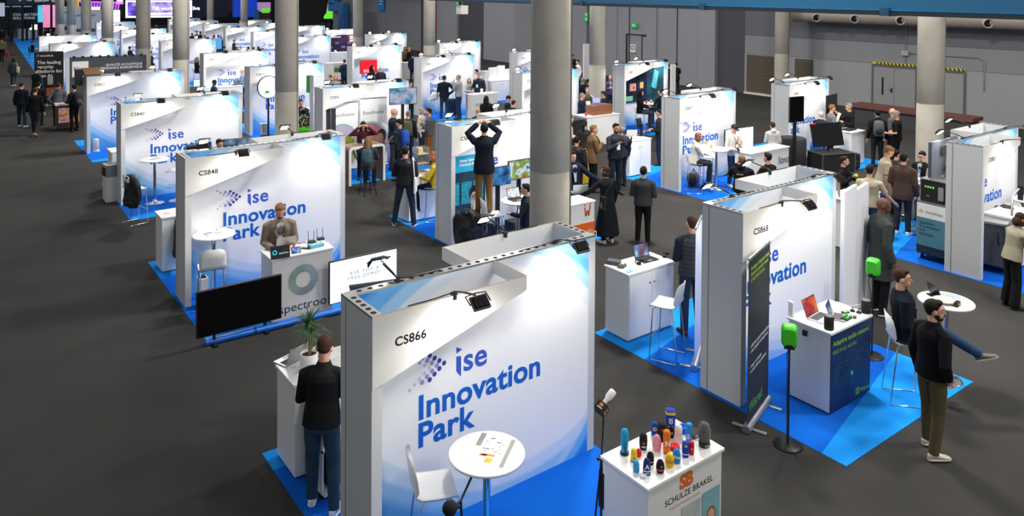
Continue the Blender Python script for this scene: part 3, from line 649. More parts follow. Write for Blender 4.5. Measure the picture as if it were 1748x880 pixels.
    if badge:
        b = MB(); c = P+up*.24+fwdT*(.135+g); b.use(mat('23252a', .7))
        for s in (-1, 1): b.tube([Nk+up*.015+V(s*.065, -.02, 0), P+up*.46+V(s*.06, 0, 0)+fwdT*(.118+g+.012), P+up*.32+V(s*.012, 0, 0)+fwdT*(.14+g)], .0065, 5)
        b.use(mat(badge, .5)); q = c; b.box((q.x-.045, q.y-.006, q.z-.06), (q.x+.045, q.y+.006, q.z+.07)); b.use(PLASTIC_W).box((q.x-.036, q.y+.004, q.z-.05), (q.x+.036, q.y+.009, q.z+.035)); b.build('name_badge', r)
    if collar:
        b = MB().use(fabric(collar)); b.tube([Nk+up*.0, Nk+up*.045], [.074, .064], 14, False); b.build('collar', r)
    if backlogo:
        t = text(backlogo[0], mat(backlogo[1], .6), r, P+up*.36-fwdT*(.152+g), .045, align='CENTER', name='back_lettering'); t.rotation_euler = (pi/2-ln, 0, 0)
    r['_n'] = 0; del r['_n']
    return r, dict(P=P, N=Nk, up=up, fwd=fwdT, wr=wr, el=el, H=Hd, S=S, g=g, hp=hp, an=an)
def local_thing(pr, name, label, cat, group=None):      # a carried thing of its own standing in the carrier's frame
    r = pr[0]; t = thing(name, label, cat, r.location, r.rotation_euler.z, group); t.scale = r.scale; return t
def backpack(pr, label, col, col2, back=.13):
    r, j = pr; P, up, fw = j['P'], j['up'], j['fwd']; t = local_thing(pr, 'backpack', label, 'backpack')
    M = Matrix.Translation(P+up*.28-fw*(back+.05)) @ frame_from(up, fw).to_4x4()
    b = MB().use(mat(col, .8, bump=.4, bscale=60)); b.M = M; b.smooth = True
    b.rings([[(x*w, y*d, z) for x, y in [(cos(a)*(abs(cos(a))**-.5 if abs(cos(a)) > .05 else 1), sin(a)*(abs(sin(a))**-.5 if abs(sin(a)) > .05 else 1)) for a in [2*pi*k/20+.08 for k in range(20)]]] for z, w, d in ((-.24, .1, .05), (-.2, .14, .085), (0, .15, .09), (.14, .14, .085), (.21, .11, .06), (.235, .05, .03))])
    b.build('pack_body', t)
    b = MB().use(mat(col2, .8)); b.M = M; b.ell((0, -.09, -.09), (.105, .035, .1), 12, 8); b.build('front_pocket', t)
    b = MB().use(mat(col2, .8))
    for s in (-1, 1): b.tube([P+up*.44+V(s*.09, 0, 0)-fw*(back+.01), P+up*.55+V(s*.105, 0, 0)-fw*.02, P+up*.45+V(s*.12, 0, 0)+fw*(back+.01), P+up*.25+V(s*.165, 0, 0)+fw*.07, P+up*.12+V(s*.12, 0, 0)-fw*back], .018, 6)
    b.build('strap', t); return t
def held(pr, side, name, label, cat, size, m, off=(0, 0, 0), tilt=0, m2=None):
    r, j = pr; t = local_thing(pr, name, label, cat); w = j['wr'][side]; f = (j['wr'][side]-j['el'][side]).normalized(); c = w+f*.09+V(*off)
    b = MB().use(m); b.M = Matrix.Translation(c) @ Matrix.Rotation(R(tilt), 4, 'X'); b.cbox((0, 0, 0), size); b.build('body_shell' if m2 else 'sheet', t, bevel=.002)
    if m2: b = MB().use(m2); b.M = Matrix.Translation(c) @ Matrix.Rotation(R(tilt), 4, 'X'); b.cbox((0, -size[1]*.5, 0) if size[1] < size[2] else (0, 0, size[2]*.5), (size[0]*.9, size[1] if size[1] > size[2] else .002, size[2]*.9 if size[1] < size[2] else .002)); b.build('display', t)
    return t
# ------------------------------------------------------------------ furniture kinds, each built once and copied
PROTO = {}
def placed(kind, make, loc, rz, label, group=None):
    if kind not in PROTO: r = PROTO[kind] = make(); r.location = loc; r.rotation_euler.z = rz; r['label'] = label
    else: r = dup(PROTO[kind], loc, rz, label)
    if group: r['group'] = group
    return r
def mk_table():
    r = thing('bar_table', 't', 'table')
    b = MB().use(PLASTIC_W); b.lathe([(.335, 0), (.35, .006), (.35, .024), (.342, .03), (0.001, .03)], (0, 0, 1.07), 48); b.build('table_top', r)
    b = MB().use(CHROME); b.cyl((0, 0, .03), .036, 1.035, 24); b.lathe([(.1, 0), (.09, .012)], (0, 0, 1.055), 20); b.build('pole', r)
    b = MB().use(CHROME); b.lathe([(.225, 0), (.225, .008), (.19, .02), (.08, .036), (.045, .06), (.04, .1)], (0, 0, 0), 40); b.build('table_base', r); return r
def table(loc, label): return placed('table', mk_table, (loc[0], loc[1], loc[2] if len(loc) > 2 and loc[2] < .5 else 0), 0, label, 'white round bar tables')
def shell(b, seat=.78, back=.36):          # one thin moulded seat and back, faces +Y
    prof = [(.21, seat-.012), (.2, seat+.004), (.1, seat-.002), (0, seat-.004), (-.12, seat+.004), (-.17, seat+.03), (-.195, seat+.09), (-.21, seat+.2), (-.235, seat+back)]
    rows = []
    for k, (y, z) in enumerate(prof):
        w = (.20, .205, .21, .212, .21, .205, .205, .205, .175)[k]; row = []
        for i in range(9):
            u = i/8*2-1; cx = abs(u)**2.2
            row.append((w*u, y+(.05*cx if k > 5 else 0), z+(.018*cx if 1 <= k <= 5 else 0)-(.05*cx**2 if k == 8 else 0)))
        rows.append(row)
    T = .011; vs = []; fs = []
    def nrm(k, i):
        a = Vector(rows[min(k+1, 8)][i])-Vector(rows[max(k-1, 0)][i]); c = Vector(rows[k][min(i+1, 8)])-Vector(rows[k][max(i-1, 0)]); n = c.cross(a).normalized(); return n
    for s in (0, 1):
        for k in range(9):
            for i in range(9): vs.append(Vector(rows[k][i])-nrm(k, i)*T*s*(-1))
    for s in (0, 1):
        for k in range(8):
            for i in range(8):
                q = [s*81+k*9+i, s*81+k*9+i+1, s*81+(k+1)*9+i+1, s*81+(k+1)*9+i]; fs.append(tuple(q))
    edge = [i for i in range(9)]+[9*k+8 for k in range(1, 9)]+[72+i for i in range(7, -1, -1)]+[9*k for k in range(7, 0, -1)]
    for a, c in zip(edge, edge[1:]+edge[:1]): fs.append((a, c, c+81, a+81))
    b.add(vs, fs, True)
def mk_stool():
    r = thing('bar_stool', 's', 'stool')
    b = MB().use(PLASTIC_W); shell(b); b.build('seat_shell', r)
    for s in (-1, 1):
        b = MB().use(CHROME); b.tube([(s*.17, .13, .765), (s*.185, .165, .74), (s*.215, .20, .03), (s*.215, .18, .012), (s*.215, -.19, .012), (s*.215, -.21, .03), (s*.185, -.13, .74), (s*.17, -.1, .765)], .009, 8); b.build('leg', r)
    b = MB().use(CHROME); b.tube([(-.205, .182, .32), (.205, .182, .32)], .009, 8); b.build('footrest', r)
    b = MB().use(CHROME); b.tube([(-.17, .12, .764), (.17, .12, .764)], .008, 8); b.tube([(-.17, -.09, .764), (.17, -.09, .764)], .008, 8); b.build('seat_frame', r); return r
def stool(loc, rz, label): return placed('stool', mk_stool, (loc[0], loc[1], 0), rz, label, 'white bar stools with chrome sled legs')
def mk_swivel():
    r = thing('swivel_stool', 's', 'stool')
    b = MB().use(PLASTIC_W); shell(b, .76, .3); b.build('seat_shell', r)
    b = MB().use(CHROME); b.cyl((0, 0, .02), .028, .73, 18); b.build('pole', r)
    b = MB().use(CHROME); b.lathe([(.21, 0), (.21, .008), (.17, .02), (.06, .04), (.03, .08)], n=36); b.build('stool_base', r)
    b = MB().use(CHROME); b.tube([(.0, .03, .38), (-.16, .1, .37), (-.14, .22, .36), (0, .25, .36), (.14, .22, .36), (.16, .1, .37), (0, .03, .38)], .01, 8); b.build('footrest', r); return r
def counter(name, label, x0, x1, y0, y1, h=1.05, doors='-y', top=True, base=0, mat_body=None, overhang=.02, cat='counter'):
    """white laminate cabinet standing on the floor; doors: the side with two locked doors"""
    r = thing(name, label, cat, ((x0+x1)/2, (y0+y1)/2, base)); w, d = (x1-x0)/2, (y1-y0)/2; m = mat_body or LAMINATE
    b = MB().use(m); b.box((-w, -d, .03), (w, d, h-.03)); b.use(mat('77797b', .6)); b.box((-w+.03, -d+.03, 0), (w-.03, d-.03, .03)); b.build('body', r, bevel=.003)
    b = MB().use(PLASTIC_W); b.box((-w-overhang, -d-overhang, h-.03), (w+overhang, d+overhang, h)); b.build('counter_top', r, bevel=.004)
    if doors:
        ax = doors[1]; sg = -1 if doors[0] == '-' else 1; W2 = w if ax == 'y' else d; D2 = d if ax == 'y' else w
        for s in (-1, 1):
            b = MB().use(PLASTIC_W); a, c = sorted((s*.003, s*(W2-.012)))
            if ax == 'y': b.box((a, sg*D2, .05), (c, sg*(D2+.016), h-.05))
            else: b.box((sg*D2, a, .05), (sg*(D2+.016), c, h-.05))
            dr = b.build('cabinet_door', r, bevel=.002)
            l = MB().use(mat('26282a', .4)); q = s*.05
            if ax == 'y': l.M = Matrix.Translation((q, sg*(D2+.016), h-.22)) @ Matrix.Rotation(-sg*pi/2, 4, 'X')
            else: l.M = Matrix.Translation((sg*(D2+.016), q, h-.22)) @ Matrix.Rotation(sg*pi/2, 4, 'Y')
            l.lathe([(.014, 0), (.014, .006), (.001, .008)], n=12); l.build('lock', dr)
    return r
def laptop(loc, rz, label, cols=('1b2430', '2b4a66', '8fb4d0'), open_=110, lid='b9bcbe', emit=.9, seed=0, scale=5, w=.32, blank=None):
    """faces +Y: the user sits at -Y"""
    r = thing('laptop', label, 'laptop', loc, rz); h = w*.66
    b = MB().use(mat(lid, .35, .6)); b.box((-w/2, -h, 0), (w/2, 0, .014)); b.build('keyboard_base', r, bevel=.003)
    b = MB().use(mat('1c1d1f', .6)); [b.box((-w/2+.025, -h*.12-.021*k-.016, .014), (w/2-.025, -h*.12-.021*k, .0165)) for k in range(5)]; b.use(mat('8d9092', .4)).box((-.05, -h+.015, .014), (.05, -h*.7, .0148)); b.build('keyboard', r)
    T = Matrix.Translation((0, 0, .014)) @ Matrix.Rotation(R(90-open_), 4, 'X')
    b = MB().use(mat(lid, .35, .6)); b.M = T; b.box((-w/2, 0, 0), (w/2, .008, h)); b.build('lid', r, bevel=.002)
    b = MB().use(mat('0a0a0b', .3)); b.M = T; b.box((-w/2+.003, -.001, .004), (w/2-.003, .0, h-.004)); b.use(mat(blank, .3, emit=emit) if blank else screen_mat(cols, emit, scale, seed)); b.box((-w/2+.01, -.0018, .014), (w/2-.01, -.001, h-.012)); b.build('display', r)
    return r
def monitor(name, label, loc, rz, w, h, cols=None, emit=1.0, scale=3, seed=0, stand=None, frame='141517', thick=.05, tilt=0, blank=None, cat='screen', lift=0):
    """screen facing -Y; loc = floor or table point; stand: None (wall mount), 'pole' (post and foot plate, lift to the lower edge), 'foot' (short desk foot)"""
    r = thing(name, label, cat, loc, rz); T = Matrix.Translation((0, 0, lift)) @ Matrix.Rotation(R(tilt), 4, 'X')
    b = MB().use(mat(frame, .4)); b.M = T; b.box((-w/2, -thick/2, 0), (w/2, thick/2, h)); b.build('casing', r, bevel=.006)
    b = MB().use(mat(blank[0], .3, emit=blank[1]) if blank else (screen_mat(cols, emit, scale, seed) if cols else DARKGLASS)); b.M = T; b.box((-w/2+.014, -thick/2-.003, .016), (w/2-.014, -thick/2-.0005, h-.014)); b.build('display', r)
    if stand == 'pole':
        b = MB().use(BLACK); b.box((-.045, thick/2, .03), (.045, thick/2+.06, lift+h*.5)); b.build('pole', r, bevel=.004)
        b = MB().use(BLACK); b.box((-.3, -.2, 0), (.3, .28, .02)); b.build('foot_plate', r, bevel=.004)
    if stand == 'foot':
        b = MB().use(BLACK); b.box((-.03, thick/2-.01, .01), (.03, thick/2+.03, lift+.12)); b.build('neck', r); b = MB().use(BLACK); b.box((-.13, -.1, 0), (.13, .12, .012)); b.build('foot_plate', r, bevel=.004)
    return r
def banner(name, label, loc, rz, w, h, m, lift=.1):
    """roll-up banner: print faces -Y"""
    r = thing(name, label, 'banner', loc, rz)
    b = MB().use(ALU); b.rings([[(x, .055*cos(a), .05+.045*sin(a)) for a in [2*pi*k/16 for k in range(16)]] for x in (-w/2-.02, w/2+.02)]); b.build('cassette', r)
    for s in (-1, 1): b = MB().use(ALU); b.cbox((s*(w/2-.1), 0, .012), (.05, .42, .022)); b.build('foot', r, bevel=.005)
    b = MB().use(m); b.box((-w/2, -.004, lift-.02), (w/2, .0, h)); b.build('banner_print', r)
    b = MB().use(ALU); b.box((-w/2, -.012, h-.01), (w/2, .012, h+.02)); b.tube([(0, .03, .06), (0, .02, h)], .009, 8); b.build('top_rail', r); return r
def paper(loc, rz, label, w=.21, h=.297, m=None, name='paper_sheet', lines=True):
    b = MB().use(m or mat('f5f4f0', .7)); b.box((-w/2, -h/2, .0005), (w/2, h/2, .0025))
    if lines: b.use(mat('8f9296', .8)); [b.box((-w*.38, h*.35-.035*k, .0025), (w*(.38-.2*(k % 3 == 2)), h*.35-.035*k+.008, .003)) for k in range(int(h/.05))]
    return tag(b.build(name, loc=loc, rz=rz), label, 'paper')
def flight_case(name, label, loc, rz, sz, m):
    r = thing(name, label, 'case', loc, rz); w, d, h = sz
    b = MB().use(m); b.cbox((0, 0, h/2+.0), (w, d, h)); b.build('body', r, bevel=.01); e = .018
    b = MB().use(ALU)
    for sx in (-1, 1):
        for sy in (-1, 1): b.cbox((sx*w/2, sy*d/2, h/2), (e, e, h))
        for z in (0, h): b.cbox((sx*w/2, 0, z+(.01 if z == 0 else 0)), (e, d, e))
    for sy in (-1, 1):
        for z in (0, h): b.cbox((0, sy*d/2, z+(.01 if z == 0 else 0)), (w, e, e))
    b.build('edge_trim', r); return r
# ------------------------------------------------------------------ the stands nearest the camera
def xy(u, v, z): p = at(u, v, z); return Vector((p.x, p.y, z))
# CS866: table, flyers, stool, microphones
tb = xy(831, 771, 1.1); table(tb, 'white round bar table nearest the camera with a printed flyer on it')
b = MB().use(mat('f6f5f1', .6)); b.box((-.17, -.23, .0006), (.17, .23, .003)); b.use(mat('8a8a86', .6)); b.box((-.17, .02, .003), (-.12, .23, .0038)); b.box((.13, -.23, .003), (.17, .2, .0038)); b.use(mat('f2a51c', .6)); b.box((-.02, -.2, .003), (.045, -.13, .0038)); b.use(mat('e07b1a', .6)); b.box((-.09, -.12, .003), (-.02, -.085, .0038)); b.cbox((-.01, -.09, .0034), (.12, .03, .0008))
b.use(mat('4c4a48', .7)); rr = random.Random(5)
for k in range(14): b.cbox((rr.uniform(-.08, .09), rr.uniform(-.05, .18), .0034), (rr.uniform(.012, .04), rr.uniform(.006, .014), .0008))
b.use(mat('b06a50', .7)); [b.cbox((rr.uniform(-.08, .09), rr.uniform(-.05, .15), .0034), (.02, .012, .0008)) for k in range(4)]
tag(b.build('product_flyer', loc=(tb.x+.06, tb.y+.0, 1.1), rz=R(-52)), 'large product flyer with grey bands and orange pictures on the nearest round table', 'flyer')
stool(xy(738, 830, .78), R(-112), 'white bar stool beside the nearest round table and big logo wall')
def foam_mic(loc, d, label):
    r = thing('boom_microphone', label, 'microphone', loc); d = Vector(d).normalized(); M = d.to_track_quat('Z', 'Y').to_matrix().to_4x4()
    b = MB().use(mat('0e0e0f', .95, bump=.4, bscale=150)); b.M = M; b.smooth = True; b.ell((0, 0, .05), (.062, .062, .075), 18, 12); b.build('foam_windshield', r)
    b = MB().use(mat('e8862a', .6)); b.M = M; b.cbox((.02, -.056, .03), (.022, .008, .03)); b.use(PLASTIC_W); b.cbox((-.008, -.058, .03), (.016, .008, .03)); b.build('badge_print', r)
    b = MB().use(BLACK); b.M = M; b.cyl((0, 0, -.14), .02, .14, 14); b.build('mic_body', r); return r
mp = xy(772, 866, 1.02); m1 = foam_mic(mp, (-.55, -.35, .35), 'black foam microphone on a boom in front of the nearest bar stool')
b = MB().use(BLACK); q0 = Vector((.16, .12, -.07)); b.tube([(.06, .05, -.03), q0, (.42, .30, .0), (.62, .45, .02)], .011, 8); b.tube([q0, (.18, .1, -.5), (.2, .1, -1.02)], .012, 8)
for k in range(3): a = 2*pi*k/3+.4; b.tube([(.2, .1, -.8), (.2+.3*cos(a), .1+.3*sin(a), -1.01)], .009, 6)
b.build('boom_stand', m1)
# man at the rear counter
P_front = person(None, (573, 581), 'person in black zip sweater and jeans typing at the pot plant counter', ang=18, top='141416', bottom='2c4558', bkind='denim', hair='short', haircol='brown', arms=('type', 'type'), legs='shift', lean=7, nod=28, feet=(549, 868), shoes='e6e6e4', sole='f4f4f2', collar='1c1c20', badge=None, wide=1.08)
# rear counter of CS866: a tall cabinet and a lower open one
c0 = at(471, 620.5, 1.05); c1 = at(499.7, 658.6, 1.05)
CX0 = (c0.x+c1.x)/2; CY1, CY0 = c0.y, c1.y
counter('counter_cabinet', 'white counter with laptop and pot plant at the left rear of the nearest booth', CX0+.02, CX0+.98, CY0+.02, CY1-.02, doors=None)
r = thing('counter_cabinet', 'lower open white cabinet between the standing man in jeans and the plant counter', 'counter', (CX0+.12, CY0-.26, 0))
b = MB().use(LAMINATE); b.box((0, -.22, .03), (.02, .24, .99)); b.build('side_board', r); b = MB().use(LAMINATE); b.box((.78, -.22, .03), (.80, .24, .99)); b.build('side_board', r)
b = MB().use(LAMINATE); b.box((0, -.22, .03), (.8, .24, .06)); b.box((0, -.22, .5), (.8, .24, .52)); b.build('shelf', r); b = MB().use(LAMINATE); b.box((0, .22, .03), (.8, .24, .99)); b.build('back_board', r)
b = MB().use(mat('202226', .7)); b.box((.1, -.15, .06), (.5, .15, .36)); tag(b.build('equipment_box', loc=(CX0+.12, CY0-.26, 0), bevel=.01), 'dark box on the bottom shelf of the open cabinet behind the man in jeans', 'box')
lp = xy(500, 621, 1.05); laptop((lp.x+.05, lp.y+.02, 1.05), R(200), 'silver laptop seen from behind beside the pot plant', lid='a9acae')
# pot plant
pp = xy(528, 636, 1.05); pl = thing('pot_plant', 'green spiky dracaena in a white pot on the rear counter', 'plant', (pp.x+.02, pp.y+.06, 1.05))
b = MB().use(mat('ecebe8', .35)); b.lathe([(.082, 0), (.095, .02), (.095, .2), (.088, .2), (.088, .17), (.001, .17)], n=32); b.build('pot', pl)
b = MB().use(mat('3a2a1e', .95, bump=1, bscale=60)); b.disc((0, 0, .172), .087, 24, 'z'); b.build('soil', pl)
b = MB().use(mat('8a7257', .9)); b.tube([(0, 0, .17), (.012, 0, .35), (-.005, .01, .52)], .014, 8); b.tube([(.02, .02, .17), (.05, .03, .3), (.045, .05, .38)], .011, 8); b.build('stem', pl)
rr = random.Random(11); b = MB().use(mat('3f6b34', .5, vary=.3, vscale=9)); b.smooth = True
for (cx, cy, cz, n, l) in ((-.005, .01, .52, 60, .27), (.045, .05, .38, 26, .19), (-.01, .0, .44, 22, .22)):
    for k in range(n):
        a = rr.uniform(0, 2*pi); el = rr.uniform(-.2, 1.3); L = l*rr.uniform(.7, 1.1); dr = Vector((cos(a)*cos(el), sin(a)*cos(el), sin(el))); sd = Vector((-sin(a), cos(a), 0)); pts = []
        for t in (0, .3, .6, .85, 1): pts.append((Vector((cx, cy, cz+rr.uniform(-.005, .005)))+dr*L*t-Vector((0, 0, L*.45*t*t*cos(el))), .011*(1-t)**.6*(1 if t > .05 else .6)+.0006))
        vs = []; [vs.extend((p-sd*w, p+Vector((0, 0, -.002)), p+sd*w)) for p, w in pts]
        b.add(vs, [f for i in range(4) for f in ((3*i, 3*i+1, 3*i+4, 3*i+3), (3*i+1, 3*i+2, 3*i+5, 3*i+4))])
b.build('leaves', pl)
bw = xy(548, 606, 1.08); bo = thing('fruit_bowl', 'white bowl behind the pot plant', 'bowl', (bw.x+.05, bw.y+.08, 1.05))
b = MB().use(PLASTIC_W); b.lathe([(.04, 0), (.09, .03), (.115, .07), (.11, .072), (.085, .036), (.0, .012)], n=28, cap=False); b.build('bowl_shell', bo)
for k, (ax, ay, az, c) in enumerate(((.03, .0, .08, '9dbb2a'), (-.045, .02, .08, 'a8c233'), (0, .06, .085, '8fb022'), (.0, -.045, .085, 'b0c840'), (.0, .01, .135, '9dbb2a'))):
    b = MB().use(mat(c, .35)); b.smooth = True; b.ell((0, 0, 0), (.037, .037, .034), 14, 10); b.use(mat('4a3a1e', .8)); b.tube([(0, 0, .028), (.004, 0, .045)], .002, 5)
    tag(b.build('green_apple', loc=(bw.x+.05+ax, bw.y+.08+ay, 1.05+az)), 'green apple in the white bowl behind the pot plant', 'apple', 'green apples in the bowl')
paper((CX0+.62, CY0+.2, 1.05), .3, 'white paper sheets on the rear counter by the fruit bowl')
b = MB().use(mat('2b2c31', .8)); sx = xy(575, 560, .9); b.box((-.03, -.35, .0), (.03, .35, 1.7)); b.use(mat('3a3b41', .8)); b.box((-.035, -.36, 1.7), (.035, .36, 1.73)); b.use(ALU); b.box((-.05, -.36, 0), (.06, .36, .05)); tag(b.build('rollup_banner', loc=(4.25, 8.45, 0), rz=R(75)), 'dark grey banner back behind the nearest booth, left of its wall', 'banner')

# SCHULZE BRAKEL counter with microphone windshields
SBX0, SBX1, SBY0, SBY1 = 4.80, 5.83, 4.48, 5.08
sb = counter('display_counter', 'white counter with many coloured microphone covers on top', SBX0+.02, SBX1-.02, SBY0+.02, SBY1-.02, doors=None)
w2 = (SBX1-SBX0)/2; d2 = (SBY1-SBY0)/2; OR = mat('e0702a', .6); INKB = mat('2a2a2c', .7)
text('SCHULZE BRAKEL', INKB, sb, (-.28, -d2+.0185, .79), .078, bold=.006, sx=1.0, spacing=1.05); text('Foam for broadcast sound', mat('e09a74', .7), sb, (-.22, -d2+.0185, .735), .038)
def rounded(cx, cz, w, h, n=5, rad=None):
    rad = rad or min(w, h)*.45; pts = []
    for qx, qz, a0 in ((1, 1, 0), (-1, 1, pi/2), (-1, -1, pi), (1, -1, 3*pi/2)):
        for k in range(n+1): a = a0+pi/2*k/n; pts.append((cx+qx*(w/2-rad)+rad*cos(a), cz+qz*(h/2-rad)+rad*sin(a)))
    return pts
s_b = text('SB', OR, sb, (-.085, -d2+.0185, .875), .17, bold=.055, name='emblem_print')
def portrait(parent, x0, x1, z0, z1, y, bgc, hairc, skinc, topc, mic=True, name='portrait_print'):
    b = MB(); w = x1-x0; cx = (x0+x1)/2; hz = z1-.42*(z1-z0) if z1-z0 > w*1.6 else z0+.55*(z1-z0); r = w*.2
    b.use(mat(bgc, .6, vary=.12, vscale=12)).quad((x0, y, z0), (x1, y, z0), (x1, y, z1), (x0, y, z1))
    b.use(mat(hairc, .7, vary=.2, vscale=30)).disc((cx, y-.0008, hz+.02*w), r*1.35, 24, 'y', r*1.75); b.prism([(cx-r*1.35, hz), (cx+r*1.35, hz), (cx+r*1.25, hz-r*3.1), (cx-r*1.25, hz-r*3.1)], y-.0009, y-.0005, 'y')
    b.use(mat(topc, .7)); b.prism([(x0+.05*w, z0), (x1-.05*w, z0), (cx+w*.36, hz-r*2.4), (cx+r*.4, hz-r*1.7), (cx-r*.4, hz-r*1.7), (cx-w*.36, hz-r*2.4)], y-.0012, y-.0009, 'y')
    b.use(mat(skinc, .6)).disc((cx, y-.0015, hz), r, 24, 'y', r*1.35); b.prism([(cx-r*.4, hz-r*.9), (cx+r*.4, hz-r*.9), (cx+r*.4, hz-r*2), (cx-r*.4, hz-r*2)], y-.0015, y-.0012, 'y')
    b.use(mat('3a2a22', .7)); [b.disc((cx+s*r*.4, y-.0019, hz+r*.15), r*.14, 10, 'y', r*.08) for s in (-1, 1)]; b.use(mat('b06058', .6)).disc((cx, y-.0019, hz-r*.7), r*.3, 12, 'y', r*.09)
    if mic: b.use(mat('141416', .9)).disc((cx+.18*w, y-.0023, hz-r*2.2), r*.75, 18, 'y', r*.85); b.use(PLASTIC_W); b.cbox((cx+.18*w, y-.0026, hz-r*2.4), (r*.8, .0004, r*.3))
    return b.build(name, parent)
y = -d2+.0165
portrait(sb, -.30, -.10, .12, .66, y, 'd6d2c6', '7a6a5a', 'd3a488', '5b5f66', False); portrait(sb, -.06, .20, .12, .70, y, 'b9c2bd', '4a3426', 'd9ac92', '6a5a52', False); portrait(sb, .22, .47, .12, .72, y, '7fb3bd', '8a6a48', 'deb095', '1f3f8f')
# windshields: built each with its own outline
def shield(u, v, prof, c, label, marks=(), sq=0, base=None, oval=1.0, name='mic_windshield', rough=.95):
    """u, v: pixel of the foot on the counter; prof: (radius, height) outline; sq: squareness of its section"""
    p = xy(u, v, 1.05); r = thing(name, label, 'microphone cover', (p.x, p.y, 1.05), face(p, 0)+R(6)); b = MB().use(mat(c, rough, bump=.25, bscale=300)); n = 24; rs = []
    for rd, z in prof:
        ring = []
        for k in range(n):
            a = 2*pi*k/n; e = 1-.45*sq; ring.append((rd*math.copysign(abs(cos(a))**e, cos(a)), rd*oval*math.copysign(abs(sin(a))**e, sin(a)), z))
        rs.append(ring)
    b.rings(rs); b.build('foam_body', r)
    if base: bb = MB().use(mat(base[0], .4)); bb.lathe([(base[1], 0), (base[1], base[2])], n=24); bb.build('base_ring', r)
    for mk in marks:
        kind, s, cm, z, size = mk[:5]; rad = max(rd for rd, _ in prof)
        if kind == 't':
            ang = mk[5] if len(mk) > 5 else 0; t = text(s, mat(cm, .5), r, (rad*sin(ang)*1.02, -rad*oval*cos(ang)*1.04, z), size, align='CENTER', bold=.02); t.rotation_euler = (pi/2, (mk[6] if len(mk) > 6 else 0), ang)
        elif kind == 'band':
            q = np.interp(z, [h for _, h in prof], [rd for rd, _ in prof]); bb = MB().use(mat(cm, .5)); ring = lambda zz: [((q+.0012)*math.copysign(abs(cos(a))**(1-.45*sq), cos(a)), (q+.0012)*oval*math.copysign(abs(sin(a))**(1-.45*sq), sin(a)), zz) for a in [2*pi*k/n for k in range(n)]]
            bb.rings([ring(z), ring(z+size)], False); bb.build('stripe', r)
        elif kind == 'dot':
            bb = MB().use(mat(cm, .5)); bb.disc((s[0], -rad*oval*1.03, z), size, 16, 'y'); bb.build('emblem_print', r)
    return r
DOME = lambda r, h, t=.75: [(r*.8, 0), (r*.95, h*.1), (r, h*.35), (r*.97, h*.6), (r*.8, h*.82), (r*.5, h*.95), (.001, h)]
EGG = lambda r, h: [(r*.75, 0), (r*.95, h*.18), (r, h*.4), (r*.9, h*.65), (r*.65, h*.86), (r*.3, h*.97), (.001, h)]
TALL = lambda r, h: [(r*.9, 0), (r*.95, h*.1), (r, h*.5), (r, h*.85), (r*.9, h*.95), (r*.6, h), (.001, h)]
shield(1066, 774, [(.03, .02), (.032, .06), (.036, .14), (.035, .19), (.026, .225), (.001, .235)], '1f9fd8', 'tall light blue microphone cover with dark upright lettering at the left rear', [('t', 'sport1', '12324a', .07, .045, .3, -pi/2)], .6, ('141416', .042, .022))
shield(1098, 765, [(.03, 0), (.036, .03), (.038, .08), (.036, .12), (.024, .142), (.001, .147)], '111113', 'black rounded microphone cover with a red and white mark', [('t', 'tvp', 'f4f4f4', .03, .03), ('dot', (0, 0), 'c03028', .07, .012)], .2)
shield(1121, 767, EGG(.041, .145), 'f2a0b4', 'pink egg shaped microphone cover with thin lines', [('band', '', 'c0607a', .06, .003)], .5)
shield(1138, 772, TALL(.033, .21), 'ef7d1a', 'tall orange microphone cover with a white N on grey foot', [('t', 'N', 'f7f7f5', .08, .07, .2), ('band', '', '77736e', .0, .05)], .3)
shield(1144, 735, [(.044, 0), (.046, .05), (.047, .16), (.047, .2), (.04, .21), (.001, .212)], '1d3fa8', 'tall square blue microphone cover with yellow top and white emblem', [('t', 'Y', 'f5f5f5', .11, .06, 0), ('t', 'U', 'f5f5f5', .095, .06, 0), ('t', 'PADA', 'f5f5f5', .06, .022), ('band', '', 'f4c81c', .0, .03), ('band', '', 'f3cf1e', .178, .026)], 1)
shield(1117, 741, DOME(.033, .125), '1c4fb4', 'blue microphone cover with a white ring mark behind the black ones', [('dot', (.0, 0), 'f4f4f4', .07, .02), ('dot', (.0, 0), '1c4fb4', .0701, .012)], .3)
shield(1130, 750, [(.04, 0), (.05, .03), (.05, .12), (.042, .155), (.02, .165), (.001, .166)], '151517', 'wide black microphone cover with small red heart, behind the pink one', [('dot', (.0, 0), 'd0343a', .12, .011)], .4)
shield(1146, 745, DOME(.03, .1), '151517', 'small black microphone cover beside the blue square one', [('t', 'O', 'e8e8e8', .04, .03)], .2)
shield(1158, 752, [(.045, 0), (.046, .035), (.03, .04), (.034, .07), (.036, .11), (.027, .145), (.001, .155)], 'f2e6da', 'cream white microphone cover on a white round foot', [('t', '5', '8a8a8a', .07, .03, .4)], .1)
shield(1167, 736, [(.055, 0), (.055, .05), (.05, .055), (.02, .056), (.019, .03), (.001, .03)], '1565d8', 'blue triangular microphone flag with round hole', [], 0)
shield(1176, 752, TALL(.03, .17), '2f9be6', 'light blue microphone cover with white letters a and v', [('t', 'av', 'f5f5f5', .06, .06, .2, -pi/2)], .8)
shield(1170, 778, TALL(.031, .135), '1b3fa0', 'dark blue square microphone cover with white ring and stripe', [('dot', (0, 0), 'f4f4f4', .11, .014), ('dot', (0, 0), '1b3fa0', .1101, .009), ('band', '', 'e9edf4', .028, .008)], .8)
shield(1180, 774, TALL(.026, .115), 'd01f2a', 'slim red microphone cover at the right of the dark blue one', [('t', 'hr', 'f4d7d7', .05, .03, .3)], .7)
shield(1151, 765, [(.05, 0), (.05, .03), (.045, .034), (.018, .034), (.001, .02)], 'd5232a', 'flat red triangular microphone flag in the middle', [], 0)
